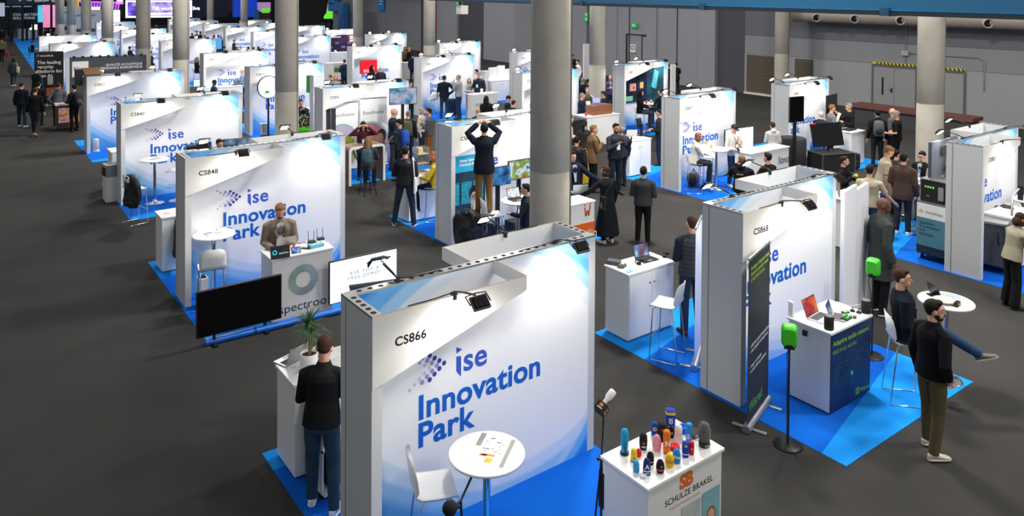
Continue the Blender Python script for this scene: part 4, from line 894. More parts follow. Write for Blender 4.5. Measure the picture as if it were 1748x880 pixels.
shield(1155, 788, DOME(.036, .125), '2188d8', 'mid blue microphone cover with white lettering', [('t', 'live', 'f5f5f5', .05, .045)], .7)
shield(1143, 795, EGG(.039, .12), 'f4c61c', 'yellow microphone cover with an orange band in front', [('band', '', 'd9821c', .045, .022)], .6)
shield(1127, 805, EGG(.038, .115), '141416', 'black egg shaped microphone cover with a red stripe', [('band', '', 'd0343a', .028, .014), ('t', 'P', '5cc0ee', .055, .03, .2)], .3)
shield(1110, 791, DOME(.034, .11), '141416', 'black microphone cover with thin white band, left of the striped one', [('band', '', 'e6e6e6', .03, .006)], .2)
shield(1104, 808, [(.032, 0), (.034, .03), (.031, .09), (.024, .125), (.012, .138), (.001, .14)], '16307c', 'navy microphone cover with a big white A and stripe', [('t', 'A', 'f5f5f5', .06, .06), ('band', '', 'e9edf4', .035, .01), ('t', 'MMI', 'e9edf4', .015, .018)], .5)
shield(1086, 804, DOME(.029, .105), '35a8e8', 'small light blue microphone cover at the front left edge', [('t', 'e', 'e6f4fc', .05, .03, .6)], .4)
shield(1082, 786, [(.03, 0), (.031, .012), (.03, .014), (.029, .06), (.024, .1), (.012, .112), (.001, .114)], 'f3c31e', 'yellow microphone cover on grey foot at the left', [('band', '', '85888a', .0, .022), ('t', 'sbs', '3a2e10', .035, .02)], .5)
shield(1090, 778, EGG(.028, .07), 'cf2233', 'low red microphone cover behind the yellow one at the left', [], .4)
shield(1098, 814, [(.03, 0), (.03, .018), (.026, .022), (.001, .022)], 'd8d9db', 'small silver round lens cap at the front of the counter', [], 0, rough=.2)
p = xy(1202, 760, 1.05); fm = thing('furry_windshield', 'tall grey furry microphone windshield at the right end', 'microphone cover', (p.x, p.y, 1.05))
b = MB().use(mat('6f7270', .95, bump=1, bscale=90)); rr = random.Random(2); b.ell((0, 0, .115), (.05, .05, .11), 20, 14)
for k in range(900):
    th = rr.uniform(0, 2*pi); z = rr.uniform(-.95, .98); q = sqrt(1-z*z*.9); o = Vector((.049*q*cos(th), .049*q*sin(th), .115+.108*z)); d = Vector((cos(th)*q, sin(th)*q, z*.6-.5)).normalized(); s = Vector((-sin(th), cos(th), 0))*.0022; b.add([o-s, o+s, o+d*.018], [(0, 1, 2)])
b.build('fur', fm); b = MB().use(BLACK); b.lathe([(.05, 0), (.052, .04), (.048, .045)], n=24); b.build('base_ring', fm); b = MB()
for k, c in enumerate(('35b050', 'e0a020', 'd03030', '3060d0')): b.use(mat(c, .5)).cbox((-.03+.02*k, -.052+.006*abs(k-1.5), .022), (.014, .006, .022))
b.build('emblem_print', fm)
p = xy(1188, 744, 1.05); b = MB().use(mat('3c3b40', .4)); b.prism([(-.06, 0), (.06, 0), (.06, .035), (.0, .075), (-.06, .035)], -.03, .03, 'y'); b.use(mat('b5a5a8', .4)); b.cbox((0, -.031, .025), (.09, .003, .02)); tag(b.build('mic_flag', loc=(p.x, p.y, 1.05)), 'small grey house shaped microphone flag behind the furry windshield', 'microphone cover')
# stand with cube flag and white microphone
p = at(1026, 870, 0); ms = xy(1027, 780, 1.0)
st = thing('microphone_stand', 'black microphone stand left of the coloured microphone covers', 'microphone stand', (ms.x, ms.y, 0))
b = MB().use(BLACK); b.tube([(0, 0, .02), (0, 0, 1.02)], .011, 8); b.build('pole', st)
for k in range(3): a = 2*pi*k/3+.9; b = MB().use(BLACK); b.tube([(0, 0, .2), (.3*cos(a), .3*sin(a), .012)], .009, 8); b.build('leg', st)
b = MB().use(BLACK); b.ell((0, 0, 1.0), (.03, .03, .03)); b.tube([(-.05, 0, 1.0), (.05, .0, 1.0)], .016, 10); b.build('clamp_knob', st)
b = MB().use(BLACK); b.tube([(-.16, -.05, .22), (.0, .0, 1.02), (.03, .02, 1.2), (.06, .04, 1.42)], .009, 8); b.build('boom_arm', st)
b = MB().use(mat('0c0c0d', .8)); b.cbox((.02, -.03, .72), (.1, .08, .34)); b.build('pouch', st, bevel=.006)
M = Matrix.Translation((.06, .04, 1.47)) @ Matrix.Rotation(R(-38), 4, 'Y') @ Matrix.Rotation(R(25), 4, 'X')
mc = thing('stage_microphone', 'white microphone with a black cube flag on top of the stand', 'microphone', (ms.x, ms.y, 0))
b = MB().use(mat('f0efec', .4)); b.M = Matrix.Translation((.06, .04, 1.47)) @ Matrix.Rotation(R(58), 4, 'Y') @ Matrix.Rotation(R(0), 4, 'X'); b.lathe([(.018, -.05), (.02, .04), (.034, .075), (.036, .12), (.032, .145), (.001, .15)], n=20); b.build('mic_head', mc)
b = MB().use(MATT); b.M = Matrix.Translation((.02, .03, 1.44)) @ Matrix.Rotation(R(58), 4, 'Y') @ Matrix.Rotation(R(20), 4, 'Z'); b.cbox((0, 0, 0), (.105, .105, .09)); fl = b.build('cube_flag', mc, bevel=.008)
b = MB().use(OR); b.M = Matrix.Translation((.02, .03, 1.44)) @ Matrix.Rotation(R(58), 4, 'Y') @ Matrix.Rotation(R(20), 4, 'Z')
for (f, g) in ((Matrix.Rotation(0, 4, 'Z'), 0), (Matrix.Rotation(pi/2, 4, 'Z'), 0), (Matrix.Rotation(-pi/2, 4, 'Z'), 0)):
    M0 = b.M.copy(); b.M = M0 @ f; b.use(OR).cbox((0, -.053, .012), (.034, .002, .03)); b.use(PLASTIC_W).cbox((0, -.053, -.018), (.05, .002, .007)); b.M = M0
b.build('emblem_print', fl)

# CS848: spectroo counter and screens
k1, k2, k3 = at(464, 444, 1.05), at(570, 421, 1.05), at(433.6, 415, 1.05)
SX0, SX1 = k1.x, k2.x; SY0 = (k1.y+k2.y)/2; SY1 = SY0+.55
sp = counter('display_counter', 'white counter with a ring logo where the man in a brown blazer works', SX0+.02, SX1-.02, SY0+.02, SY1, doors=None)
w2 = (SX1-SX0-.04)/2; d2 = (SY1-SY0-.02)/2
b = MB(); y = -d2-.003
for k in range(48):
    a = 2*pi*k/48; t = (sin(a)+1)/2; c = ('2f7fa8', '2c8a8f', '3a7d5c', '2d5f8f')[int(4*((k/48+.1) % 1))]; b.use(mat(c, .6)); ca, sa = cos(a), sin(a); r0, r1 = .125, .25; w = .007
    b.prism([(r0*ca-w*sa*.55, .62+r0*sa+w*ca*.55), (r1*ca-w*sa, .62+r1*sa+w*ca), (r1*ca+w*sa, .62+r1*sa-w*ca), (r0*ca+w*sa*.55, .62+r0*sa-w*ca*.55)], y-.002, y, 'y')
b.build('ring_pattern', sp); text('spectroo', mat('2c2f34', .6), sp, (0, -d2-.0015, .14), .2, align='CENTER', sx=1.12)
def tv_floor(u0, u1, vt0, vt1, vb0, y, label, blank=None, lettering=None):
    a = on_y(u0, vb0, y); c = on_y(u1, vt1, y); w = abs(c.x-a.x); z0 = max(.08, a.z); h = c.z-z0
    r = monitor('large_screen', label, ((a.x+c.x)/2, y, 0), 0, w, h, lift=z0, blank=blank, thick=.05); return r, w, h, z0
tvy = SY0-.14
t1, w, h, z0 = tv_floor(335, 480, 495, 467, 578, tvy, 'large black switched off screen standing before the ring logo counter', None)
t2, w_, h_, z_ = tv_floor(561, 677, 450, 422, 520, tvy, 'large glowing white screen right of the ring logo counter', ('e3effb', 1.0))
text('ASK FOR A\nFREE DEMO!', mat('7f9fbf', .5), t2, (0, -.032, z_+h_*.6), .085, align='CENTER', spacing=1.35)
for t, w in ((t1, w), (t2, w_)):
    for s in (-1, 1): b = MB().use(BLACK); b.box((s*w*.3-.03, -.12, 0), (s*w*.3+.03, .16, .03)); b.box((s*w*.3-.02, -.01, .02), (s*w*.3+.02, .02, z0+.1)); b.build('foot', t)
a0 = at(350, 585, 0.04); a1 = at(592, 527, 0.04); BL_S = mat('0f6fe0', .25, spec=.8)
n = 3
for k in range(n):
    q0 = a0.lerp(a1, k/n); q1 = a0.lerp(a1, (k+1)/n-.006); d = (q1-q0); b = MB().use(BL_S); L = d.length; rs = []
    for i in range(9): t = i/8; rs.append([(L*t, .06*cos(x)*(1+.06*sin(i*2+x)), max(.002, .05+.055*sin(x)*(1+.05*cos(i*3)))) for x in [2*pi*j/16 for j in range(16)]])
    b.rings(rs); b.use(mat('0a3f86', .4)); b.rings([[(L*.995+e, .064*cos(x), max(.001, .05+.058*sin(x))) for x in [2*pi*j/16 for j in range(16)]] for e in (-.02, .0)])
    tag(b.build('foil_roll', loc=(q0.x, q0.y, 0), rz=atan2(d.y, d.x)), ('left shiny blue foil roll under the black screen', 'middle shiny blue foil roll below the ring logo counter', 'right shiny blue foil roll under the glowing white screen')[k], 'foil roll', None)
P_blaz = person(None, (478, 347), 'person in brown blazer with blue name badge working behind the ring logo counter', ang=172, top='85776a', bottom='26262a', style='jacket', shirt='d9dde4', hair='short', haircol='fair', arms=('type', 'type'), lean=10, nod=30, beard='brown', badge='3d9ad8', h=1.78, wide=1.1)
tp = lambda u, v: xy(u, v, 1.05)
q = tp(489, 425); laptop((q.x+.0, q.y+.05, 1.05), R(176), 'silver laptop the man in the brown blazer types on', lid='aeb0b2')
def tablet(u, v, rz, w, h, label, blank=None, cols=None, name='tablet', z=1.05, tilt=-18, portrait_=False):
    p = xy(u, v, z); r = thing(name, label, 'tablet', (p.x, p.y, z), rz); T = Matrix.Rotation(R(tilt), 4, 'X')
    b = MB().use(mat('0c0d10', .3)); b.M = T; b.box((-w/2, 0, .0), (w/2, .009, h)); b.build('body_shell', r, bevel=.003); b = MB().use(mat(blank[0], .2, emit=blank[1]) if blank else screen_mat(cols, 1.0, 9)); b.M = T; b.box((-w/2+.01, -.001, .01), (w/2-.01, -.0002, h-.01)); b.build('display', r)
    b = MB().use(BLACK); b.tube([(0, .01, h*.3), (0, .1, .006)], .008, 6); b.cbox((0, .06, .006), (.09, .1, .01)); b.build('holder', r); return r
tt = tablet(479, 441, R(-8), .30, .2, 'dark tablet showing a glowing ring logo at the counter front', blank=('0a1420', .35))
b = MB().use(mat('18d6c0', .3, emit=.9)); o = MB()
b.M = Matrix.Rotation(R(-18), 4, 'X'); seg = 40
for k in range(seg):
    a, c = 2*pi*k/seg, 2*pi*(k+1)/seg; b.use(mat(('17c8c0', '2b86e8', '1fd090', '16b6d8')[k*4//seg], .3, emit=.9)); b.quad((-.085+.022*cos(a), -.0018, .1+.022*sin(a)), (-.085+.036*cos(a), -.0018, .1+.036*sin(a)), (-.085+.036*cos(c), -.0018, .1+.036*sin(c)), (-.085+.022*cos(c), -.0018, .1+.022*sin(c)))
b.build('emblem_print', tt); t = text('spectroo', mat('cfe4f2', .3, emit=.6), tt, (-.03, -.03, .085), .04); t.rotation_euler = (pi/2-R(18), 0, 0)
tablet(506, 432, R(-8), .15, .1, 'phone with a blue picture on a small holder at the counter', cols=('16306e', '3a68c8', 'a8c8f0'), name='phone')
def router(u, v, label):
    p = tp(u, v); r = thing('router', label, 'router', (p.x, p.y, 1.05), R(-8)); b = MB().use(mat('2b2724', .5)); b.cbox((0, 0, .02), (.12, .08, .04)); b.build('body_shell', r, bevel=.004)
    for s in (-1, 1): b = MB().use(BLACK); b.tube([(s*.045, .035, .03), (s*.047, .04, .075), (s*.05, .045, .19)], [.006, .005, .0045], 8); b.build('antenna', r)
router(532, 414, 'left small brown router with two antennas on the ring logo counter'); router(547, 409, 'right small brown router with two antennas on the ring logo counter')
p = tp(539, 421); b = MB().use(mat('6fb6cf', .5)); b.cbox((0, 0, .025), (.24, .13, .05)); b.use(mat('a8d4e2', .5)).cbox((0, 0, .0505), (.16, .05, .001)); tag(b.build('device_box', loc=p, rz=R(6), bevel=.003), 'flat light blue box on the ring logo counter', 'box')
p = tp(538, 416); b = MB().use(mat('3f8a4a', .5)); b.cbox((-.02, .08, .008), (.14, .05, .014)); b.use(mat('c8cc9a', .5)); [b.cbox((-.07+.03*k, .08, .017), (.015, .03, .005)) for k in range(4)]; tag(b.build('circuit_board', loc=p), 'green circuit board behind the light blue box', 'circuit board')
p = tp(521, 424); b = MB().use(mat('3b3d40', .4)); b.cbox((0, 0, .008), (.06, .13, .016)); tag(b.build('phone', loc=p, rz=.7, bevel=.003), 'dark grey phone lying beside the light blue box', 'phone')
p = tp(515, 414); b = MB().use(mat('9a9da0', .4)); b.cbox((0, 0, .006), (.13, .07, .012)); tag(b.build('hard_drive', loc=p, rz=.2, bevel=.003), 'flat grey device behind the laptop on the ring logo counter', 'device')
p = tp(557, 416); b = MB().use(PLASTIC_W); b.cbox((0, 0, .008), (.1, .04, .016)); tag(b.build('adapter', loc=p, rz=.2, bevel=.003), 'small white adapter at the right end of the ring logo counter', 'adapter')
tb = xy(365, 398, 1.1); table(tb, 'white round bar table with a tablet, left of the man in brown blazer')
b = MB().use(mat('f7f7f7', .5)); b.box((-.14, -.1, .001), (.14, .1, .006)); b.use(mat('4a78c8', .5)); b.box((-.13, .03, .006), (.0, .09, .0065)); b.use(mat('d8a8b0', .5)); b.box((-.02, -.08, .006), (.12, .02, .0065)); b.use(BLACK); b.box((-.145, -.1, .001), (-.138, .1, .0065)); tag(b.build('brochure', loc=(tb.x, tb.y, 1.1), rz=.2), 'picture brochure on the table left of the brown blazer', 'brochure')
b = MB().use(mat('f0f0ef', .4)); b.lathe([(.03, 0), (.036, .05), (.034, .055), (.001, .05)], n=18); tag(b.build('cup', loc=(tb.x+.1, tb.y+.12, 1.1)), 'white cup on the table left of the brown blazer', 'cup')
s_ = xy(362, 456, .78); stool(s_, R(-10), 'white bar stool seen from behind at the table left of the brown blazer')
p = at(332, 508, .0); b = MB().use(mat('d9dad8', .4)); b.box((-.07, -.1, .06), (.07, .1, .5)); b.use(ALU); b.cbox((0, 0, .03), (.18, .24, .05)); b.use(mat('8b8d8f', .5)); [b.box((-.075, -.08, .14+.05*k), (-.07, .08, .155+.05*k)) for k in range(6)]; b.use(BLACK); b.cbox((0, 0, .505), (.1, .14, .012)); tag(b.build('air_unit', loc=(3.42, 13.28, 0), bevel=.006), 'small white upright device inside the left end of booth CS848', 'device')
c = at(265, 360, 1.05); counter('counter_cabinet', 'white cabinet with leaflets at the left rear of booth CS848', c.x+.01, c.x+.92, c.y-.52, c.y, doors=None)
paper((c.x+.14, c.y-.3, 1.05), .2, 'small pink and white leaflets on the cabinet left of booth CS848', .12, .17, mat('e3cfd4', .7))
HJ = (c.x+.3, c.y-.66, .3)

# CS868: adaptive audio stand
c = counter('display_counter', 'counter with dark blue front, laptops and two black cylinder speakers', 8.9, 9.86, 5.25, 5.84, doors=None)
w2, d2 = .48, .295
b = MB().use(mat('10285a', .5, vary=.5, vscale=2.5)); b.box((-w2, -d2-.004, .03), (w2, -d2, 1.018)); b.build('front_print', c)
text('Adaptive audio control', mat('a6d52a', .5), c, (-.43, -d2-.006, .86), .092, bold=.006, sx=1.0); text('that truly works', mat('7fb83a', .5), c, (-.43, -d2-.006, .755), .085, sx=1.0)
b = MB().use(mat('3f8f8a', .5)); rr = random.Random(4)
for k in range(60): z = rr.uniform(.3, .62); x = rr.uniform(-.44, -.08)*(1-.3*abs(z-.46)/.16); b.cbox((x, -d2-.0045, z), (.018, .001, .003))
for k in range(14): b.cbox((rr.uniform(.05, .42), -d2-.0045, rr.uniform(.5, .7)), (rr.uniform(.01, .05), .001, .004))
b.use(mat('48c07a', .5)); b.cbox((.03, -d2-.0045, .40), (.05, .001, .05)); b.use(mat('8fce2a', .5))
for (x, z, wx, wz) in ((.13, .12, .008, .08), (.21, .12, .008, .08), (.17, .16, .08, .008), (.17, .08, .08, .008)): b.cbox((x, -d2-.005, z), (wx, .001, wz))
b.prism([(.135, .155), (.15, .155), (.205, .085), (.19, .085)], -d2-.0055, -d2-.0045, 'y'); b.prism([(.19, .155), (.205, .155), (.15, .085), (.135, .085)], -d2-.0055, -d2-.0045, 'y'); b.build('line_pattern', c); text('Wisred', mat('8fce2a', .5), c, (.235, -d2-.006, .085), .08, bold=.004)
b = MB().use(BLACK); b.cbox((-w2-.02, .05, .93), (.03, .06, .07)); b.build('socket_box', c, bevel=.004)
q = tp(1397, 527); laptop((9.2, 5.68, 1.05), R(6), 'laptop showing an orange and red wallpaper', cols=('1a1f4a', 'b02028', 'f07a1a', 'f6a33a'), emit=1.0, scale=4, seed=3, lid='9b9da0', w=.34)
laptop((9.38, 5.52, 1.05), R(24), 'smaller laptop with dark blue screen between laptop and cylinder speaker', blank='1b2c58', emit=.5, lid='8b8d90', w=.27)
def cyl_speaker(u, v, label):
    p = tp(u, v); r = thing('cylinder_speaker', label, 'speaker', (p.x, p.y, 1.05)); b = MB().use(mat('141516', .8, bump=.3, bscale=250)); b.lathe([(.055, 0), (.06, .008), (.06, .168), (.057, .17)], n=36); b.build('body_shell', r); b = MB().use(mat('5a5c5f', .5)); b.lathe([(.057, 0), (.054, .004), (.001, .004)], (0, 0, .17), 36); b.build('speaker_top', r)
cyl_speaker(1415, 561, 'black cylinder speaker at the front left corner of the blue fronted counter'); cyl_speaker(1478, 533, 'black cylinder speaker at the right rear of the blue fronted counter')
p = tp(1445, 544); b = MB().use(mat('17271b', .5)); b.cbox((0, 0, .012), (.16, .08, .024)); b.use(mat('4fae4a', .5)); [b.cbox((-.06+.03*k, y, .034), (.024, .022, .022)) for k in range(5) for y in (-.026, .026)]; tag(b.build('circuit_board', loc=p, rz=.1), 'green connector circuit board on the blue fronted counter', 'circuit board')
p = tp(1443, 534); b = MB().use(BLACK); b.cbox((0, 0, .012), (.1, .06, .022)); b.use(mat('b8cf3a', .5)).cbox((0, 0, .0235), (.05, .03, .002)); tag(b.build('device_box', loc=p, rz=-.2, bevel=.003), 'small black device with a lime label behind the circuit board', 'device')
for u, v, l in ((1455, 531, 'left'), (1466, 534, 'right')):
    p = tp(u, v); b = MB().use(mat('232427', .5)); b.lathe([(.032, 0), (.034, .012), (.02, .028), (.006, .035), (.006, .06), (.001, .062)], n=18); b.tube([(0, 0, .05), (.03, -.02, .055)], .005, 6); tag(b.build('small_microphone', loc=p), f'{l} small black desk microphone before the right cylinder speaker', 'microphone')
p = tp(1459, 542); b = MB().use(mat('2d2e31', .5)); b.cbox((0, 0, .011), (.075, .045, .022)); tag(b.build('device_box', loc=p, rz=.5, bevel=.006), 'small dark grey device right of the green circuit board', 'device')
b = MB().use(PLASTIC_W); pts = [tp(1428, 515), tp(1440, 519), tp(1452, 522), tp(1470, 520)]; b.tube([(q.x, q.y, 1.055) for q in pts], .003, 6); tag(b.build('white_cable'), 'thin white cable across the blue fronted counter', 'cable')
p = tp(1350, 541); b = MB().use(PLASTIC_W); b.cbox((.02, .02, .1), (.03, .09, .2)); tag(b.build('tablet_stand', loc=p, rz=-.3, bevel=.006), 'white upright device at the left edge of the blue fronted counter', 'device')
GRN = mat('3fc51f', .45)
def green_speaker(base, top, label, ang):
    p = at(*base, 0); lo, hi = 1.0, 1.8
    for _ in range(20):
        z = (lo+hi)/2
        if proj((p.x, p.y, z))[1] > top: lo = z
        else: hi = z
    r = thing('speaker_stand', label[1], 'stand', (p.x, p.y, 0), R(ang))
    b = MB().use(BLACK); b.lathe([(.16, 0), (.165, .008), (.155, .022), (.03, .03)], n=32); b.build('stand_base', r); b = MB().use(BLACK); b.tube([(0, 0, .02), (0, 0, z-.27)], .012, 10); b.build('pole', r); b = MB().use(BLACK); b.cbox((0, 0, z-.268), (.12, .12, .008)); b.build('plate', r)
    s = thing('studio_speaker', label[0], 'speaker', (p.x, p.y, z-.263), R(ang)); h = .262; w = .185; dd = .165; rs = []
    for y, f in ((-dd/2, .80), (-dd/2+.03, .95), (0, 1.0), (dd/2-.03, .92), (dd/2, .72)): rs.append([(px_*f, y, h/2+pz*f) for px_, pz in rounded(0, 0, w, h, 4, .05)])
    b = MB().use(GRN); b.rings(rs); b.build('cabinet', s)
    b = MB().use(BLACK); b.disc((0, -dd/2-.001, h*.36), .055, 24, 'y'); b.disc((0, -dd/2-.001, h*.78), .028, 20, 'y'); b.build('cone', s); b = MB().use(BLACK); b.box((-.035, dd/2-.01, .012), (.035, dd/2+.004, .05)); b.build('rear_panel', s)
    b = MB().use(BLACK); b.tube([(0, dd/2+.01, .06), (.03, dd/2+.03, -.05), (.02, .02, -.25), (.02, .015, -(z-.3)), (-.1, .2, -(z-.27))], .005, 6); b.build('cable', s)
green_speaker((1345, 760), 553, ('green studio speaker on the near stand left of the blue fronted counter', 'black stand under the nearer green speaker'), 125)
green_speaker((1488, 608), 440, ('green studio speaker on the far stand right of the blue fronted counter', 'black stand under the farther green speaker'), 100)
# roll-up banner seen nearly edge on
f0, f1 = at(1277, 735, .0), at(1308, 690, .0)
dv = (f1-f0); c0 = f0.lerp(f1, .5); bn = banner('rollup_banner', 'dark banner with white and lime text before booth CS868', (c0.x, c0.y, 0), atan2(dv.y, dv.x), max(.85, dv.length), 2.1, mat('22262b', .6, vary=.5, vscale=2))
for k, (s, z, sz, mcol) in enumerate((('Intelligent Adaptive Audio\nSystems tuned by rooms\nin real time for you', 1.95, .07, 'a6d52a'), ('- adaptive sound everywhere\n- clear speech in every seat', 1.0, .065, 'e8eef0'), ('- setup in minutes\n- works with any speaker', .75, .065, 'e8eef0'), ('Wisred', .22, .17, '4fae4a'))):
    text(s, mat(mcol, .6), bn, (-.36, -.008, z), sz, bold=.005)
# pull-up on the other side, back to camera, and the white fabric panels at the right end
f0, f1 = at(1184, 642, 0), at(1200, 620, 0); dv = f1-f0; 
q = at(1190, 628, 0); vz = azim(q); bn = banner('rollup_banner', 'pale banner standing at the rear left edge of booth CS868', (q.x+.25*sin(vz), q.y+.25*cos(vz), 0), pi/2-vz-R(7), .7, 2.0, mat('c9d3e2', .6))
b = MB().use(mat('eef1f6', .7))
q = at(1477, 520, 0); dq = Vector((q.x-11.3, q.y-6.5, 0)); pw = dq.length/2
for k in range(2): b.box((.01+pw*k, -.03, .02), (pw-.005+pw*k, .03, 2.2-.09*k))
b.use(ALU); b.box((0, -.1, 0), (pw*2, .1, .02)); tag(b.build('fabric_panel', loc=(11.3, 6.5, 0), rz=atan2(dq.y, dq.x), bevel=.004), 'tall white sloping display panel at the right end of booth CS868', 'panel')
p = at(1290, 662, 0); b = MB().use(mat('a52a22', .5)); b.cbox((0, 0, .025), (.3, .06, .045)); b.use(PLASTIC_W); [b.cbox((-.1+.07*k, .0, .07), (.05, .05, .06)) for k in range(4)]; b.use(MATT); b.tube([(.15, 0, .03), (.3, .1, .01), (.5, .05, .01), (.7, .15, .01), (1.0, .1, .012)], .006, 6); b.tube([(-.12, .0, .08), (-.2, -.15, .02), (.1, -.25, .01), (.5, -.1, .01)], .006, 6); tag(b.build('power_strip', loc=(p.x-.35, p.y+.1, .006), rz=.4), 'red power strip with white plugs behind the dark banner', 'power strip')
# rear counter of CS868
rc = counter('counter_cabinet', 'white cabinet with folding screen laptop and small gadgets, left of booth CS868', 8.27, 9.27, 8.16, 8.66, doors='-y')
q = tp(1100, 442); laptop((q.x+.02, q.y+.06, 1.05), R(-2), 'dark laptop with purple and blue screen on the white two door cabinet', cols=('2a2030', '7a4a68', '5a86b8', 'c0d8ec'), lid='26282b', emit=.8, seed=5, scale=6)
for u, v, l in ((1092, 448, 'in front of the folding laptop'), (1136, 436, 'right of the folding laptop')):
    p = tp(u, v); r = thing('headphones', 'black headphones '+l, 'headphones', (p.x, p.y, 1.05), .5); b = MB().use(BLACK); b.tube([(.08*cos(a), .07*sin(a), .018) for a in [pi*k/8 for k in range(9)]], .008, 6); b.build('band', r)
    for s in (-1, 1): b = MB().use(MATT); b.lathe([(.036, 0), (.038, .015), (.03, .035)], (s*.08, -.01, 0), 16); b.build('ear_cup', r)
p = tp(1048, 450); b = MB().use(mat('4a4c50', .5)); b.cbox((0, 0, .03), (.14, .2, .06)); tag(b.build('device_box', loc=p, rz=.5, bevel=.006), 'grey box at the left end of the two door cabinet', 'box')
p = tp(1062, 455); b = MB().use(mat('3a3d38', .6)); b.cbox((0, 0, .008), (.16, .1, .015)); b.use(mat('8a9080', .4)); rr = random.Random(8); [b.cbox((rr.uniform(-.07, .07), rr.uniform(-.04, .04), .025), (.02, .02, .03)) for k in range(14)]; tag(b.build('circuit_board', loc=p, rz=.4), 'dark circuit board with many chips on the two door cabinet', 'circuit board')
p = tp(1075, 463); b = MB().use(mat('5fc0c8', .6)); b.cbox((0, 0, .004), (.13, .07, .006)); tag(b.build('card_stack', loc=p, rz=.3), 'small turquoise card at the front of the two door cabinet', 'card')
b = MB().use(PLASTIC_W); p = tp(1103, 452); b.tube([(p.x, p.y, 1.06), (p.x+.05, 8.17, 1.055), (p.x+.06, 8.13, 1.0), (p.x+.1, 8.12, .8), (p.x+.02, 8.12, .76), (p.x-.02, 8.125, .85)], .003, 6); tag(b.build('white_cable'), 'thin white cable hanging down the front of the two door cabinet', 'cable')
s_ = xy(1140, 518, .78); stool(s_, R(24), 'white bar stool in front of the two door cabinet')
person(None, (1188, 366), 'person in dark vest seen from behind beside the pale banner of booth CS868', ang=-20, top='1d2230', vest='33363c', bottom='2b3a50', bkind='denim', hair='buzz', haircol='brown', arms=('type', 'type'), feet=(1180, 570), shoes='3a2f28')
# seated and standing visitors at the right
tb = at(1640, 655, 0); t_ = xy(1615, 512, 1.1); table((t_.x, t_.y), 'white round bar table with a tablet and bowl beside the seated man in jeans')
tablet(1597, 503, R(60), .25, .17, 'black tablet on a holder on the table by the seated man', blank=('15171a', .05), z=1.1)
p = xy(1612, 516, 1.1); b = MB().use(mat('d8d0c0', .5)); b.lathe([(.05, 0), (.12, .025), (.14, .045), (.135, .046), (.1, .03), (.001, .012)], n=28, cap=False); tag(b.build('bowl', loc=p), 'beige bowl on the table by the seated man in jeans', 'bowl')
p = xy(1620, 505, 1.1); paper(p, .5, 'blue and white leaflets on the table by the seated man', .2, .28, mat('aebccd', .6), 'leaflet')
p = xy(1634, 522, 1.1); b = MB().use(BLACK); b.cbox((0, 0, .03), (.11, .05, .06)); b.use(mat('9ac83a', .5)).cbox((-.02, -.026, .035), (.04, .002, .02)); tag(b.build('card_box', loc=p, rz=.1, bevel=.003), 'small black box with a lime mark at the table front', 'box')
sit = person(None, (1541, 458), 'seated person in navy sweater and jeans with crossed legs on a white stool', ang=75, top='171c26', bottom='2a4468', bkind='denim', kind='knit', hair='short', haircol='brown', arms=('lap', 'lap'), legs='cross', lean=-6, look=10, badge='1f2a3a', shoes='6b6256', sole='d8d2c4', h=1.8, seat=.78)
stool(sit[0].location, sit[0].rotation_euler.z, 'white bar stool under the seated man with crossed legs')
person(None, (1597, 511), 'person in black sweater and olive cargo trousers standing on the dark floor', ang=48, look=35, top='141518', bottom='5a5138', kind='knit', hair='short', haircol='dark', beard='dark', arms=('down', 'pocket'), legs='shift', feet=(1588, 770), shoes='cfc4b4', sole='ece6da', collar='1b1c20')
person(None, (1495, 336), 'bald person with glasses in long grey overcoat beside the far green speaker', ang=62, look=20, top='3c3f3f', bottom='15161a', style='coat', hair='bald', skin='d', glasses=True, shirt='1f6fb0', arms=('down', 'down'), feet=(1502, 535), shoes='17181b', sole='d8d6d0', badge='e6e6e6', wide=1.1)
# ------------------------------------------------------------------ the middle rows: furniture
def box_thing(name, label, cat, lo, hi, m, bevel=.006, rz=0, loc=None):
    c = Vector(((lo[0]+hi[0])/2, (lo[1]+hi[1])/2, lo[2])); b = MB().use(m); b.cbox((0, 0, (hi[2]-lo[2])/2), [hi[i]-lo[i] for i in range(3)]); return tag(b.build(name, bevel=bevel, loc=c, rz=rz), label, cat)
def counter_px(label, u, v, w, d, h=1.05, doors=None, name='counter_cabinet', anchor='fl', z=None, mb=None):
    """u, v: photo pixel of the front left top corner (front is the side towards -Y)"""
    p = at(u, v, h); return counter(name, label, p.x, p.x+w, p.y, p.y+d, h=h, doors=doors, mat_body=mb)
# CS840
def garment(name, loc, rz, label, c, cat, k=1.0, hang=True):
    """coat hung by its shoulders: creased flat body, two sleeves, collar"""
    rr = random.Random(len(label)); b = MB().use(mat(c, .6, bump=.5, bscale=22)); b.smooth = True
    def fold(rs): return [[(x+rr.uniform(-.012, .012), y+rr.uniform(-.012, .012), z) for x, y, z in q] for q in rs]
    rs = []
    for z, w, d in ((0, .25, .10), (.1, .27, .12), (.25, .25, .10), (.42, .23, .11), (.58, .21, .09), (.68, .15, .08), (.73, .07, .06)): rs.append([(w*k*cos(a), (d+.025*sin(a*5+z*9))*k*sin(a), z*k) for a in [2*pi*i/20 for i in range(20)]])
    b.rings(fold(rs))
    for s in (-1, 1): b.tube([(s*.17*k, 0, .64*k), (s*.25*k, .02, .5*k), (s*.27*k, .05, .3*k), (s*.25*k, .03, .08*k)], [.07*k, .075*k, .065*k, .045*k], 10)
    b.tube([(-.07*k, -.03, .7*k), (0, -.09*k, .66*k), (.07*k, -.03, .7*k)], .035, 8)
    o = b.build(name, loc=loc, rz=rz); m = o.modifiers.new('v', 'REMESH'); m.mode = 'VOXEL'; m.voxel_size = .016; m.use_smooth_shade = True; PENDING.append(o); return tag(o, label, cat)
tb = xy(264, 271, 1.1); table(tb, 'white round bar table with flyers before booth CS840')
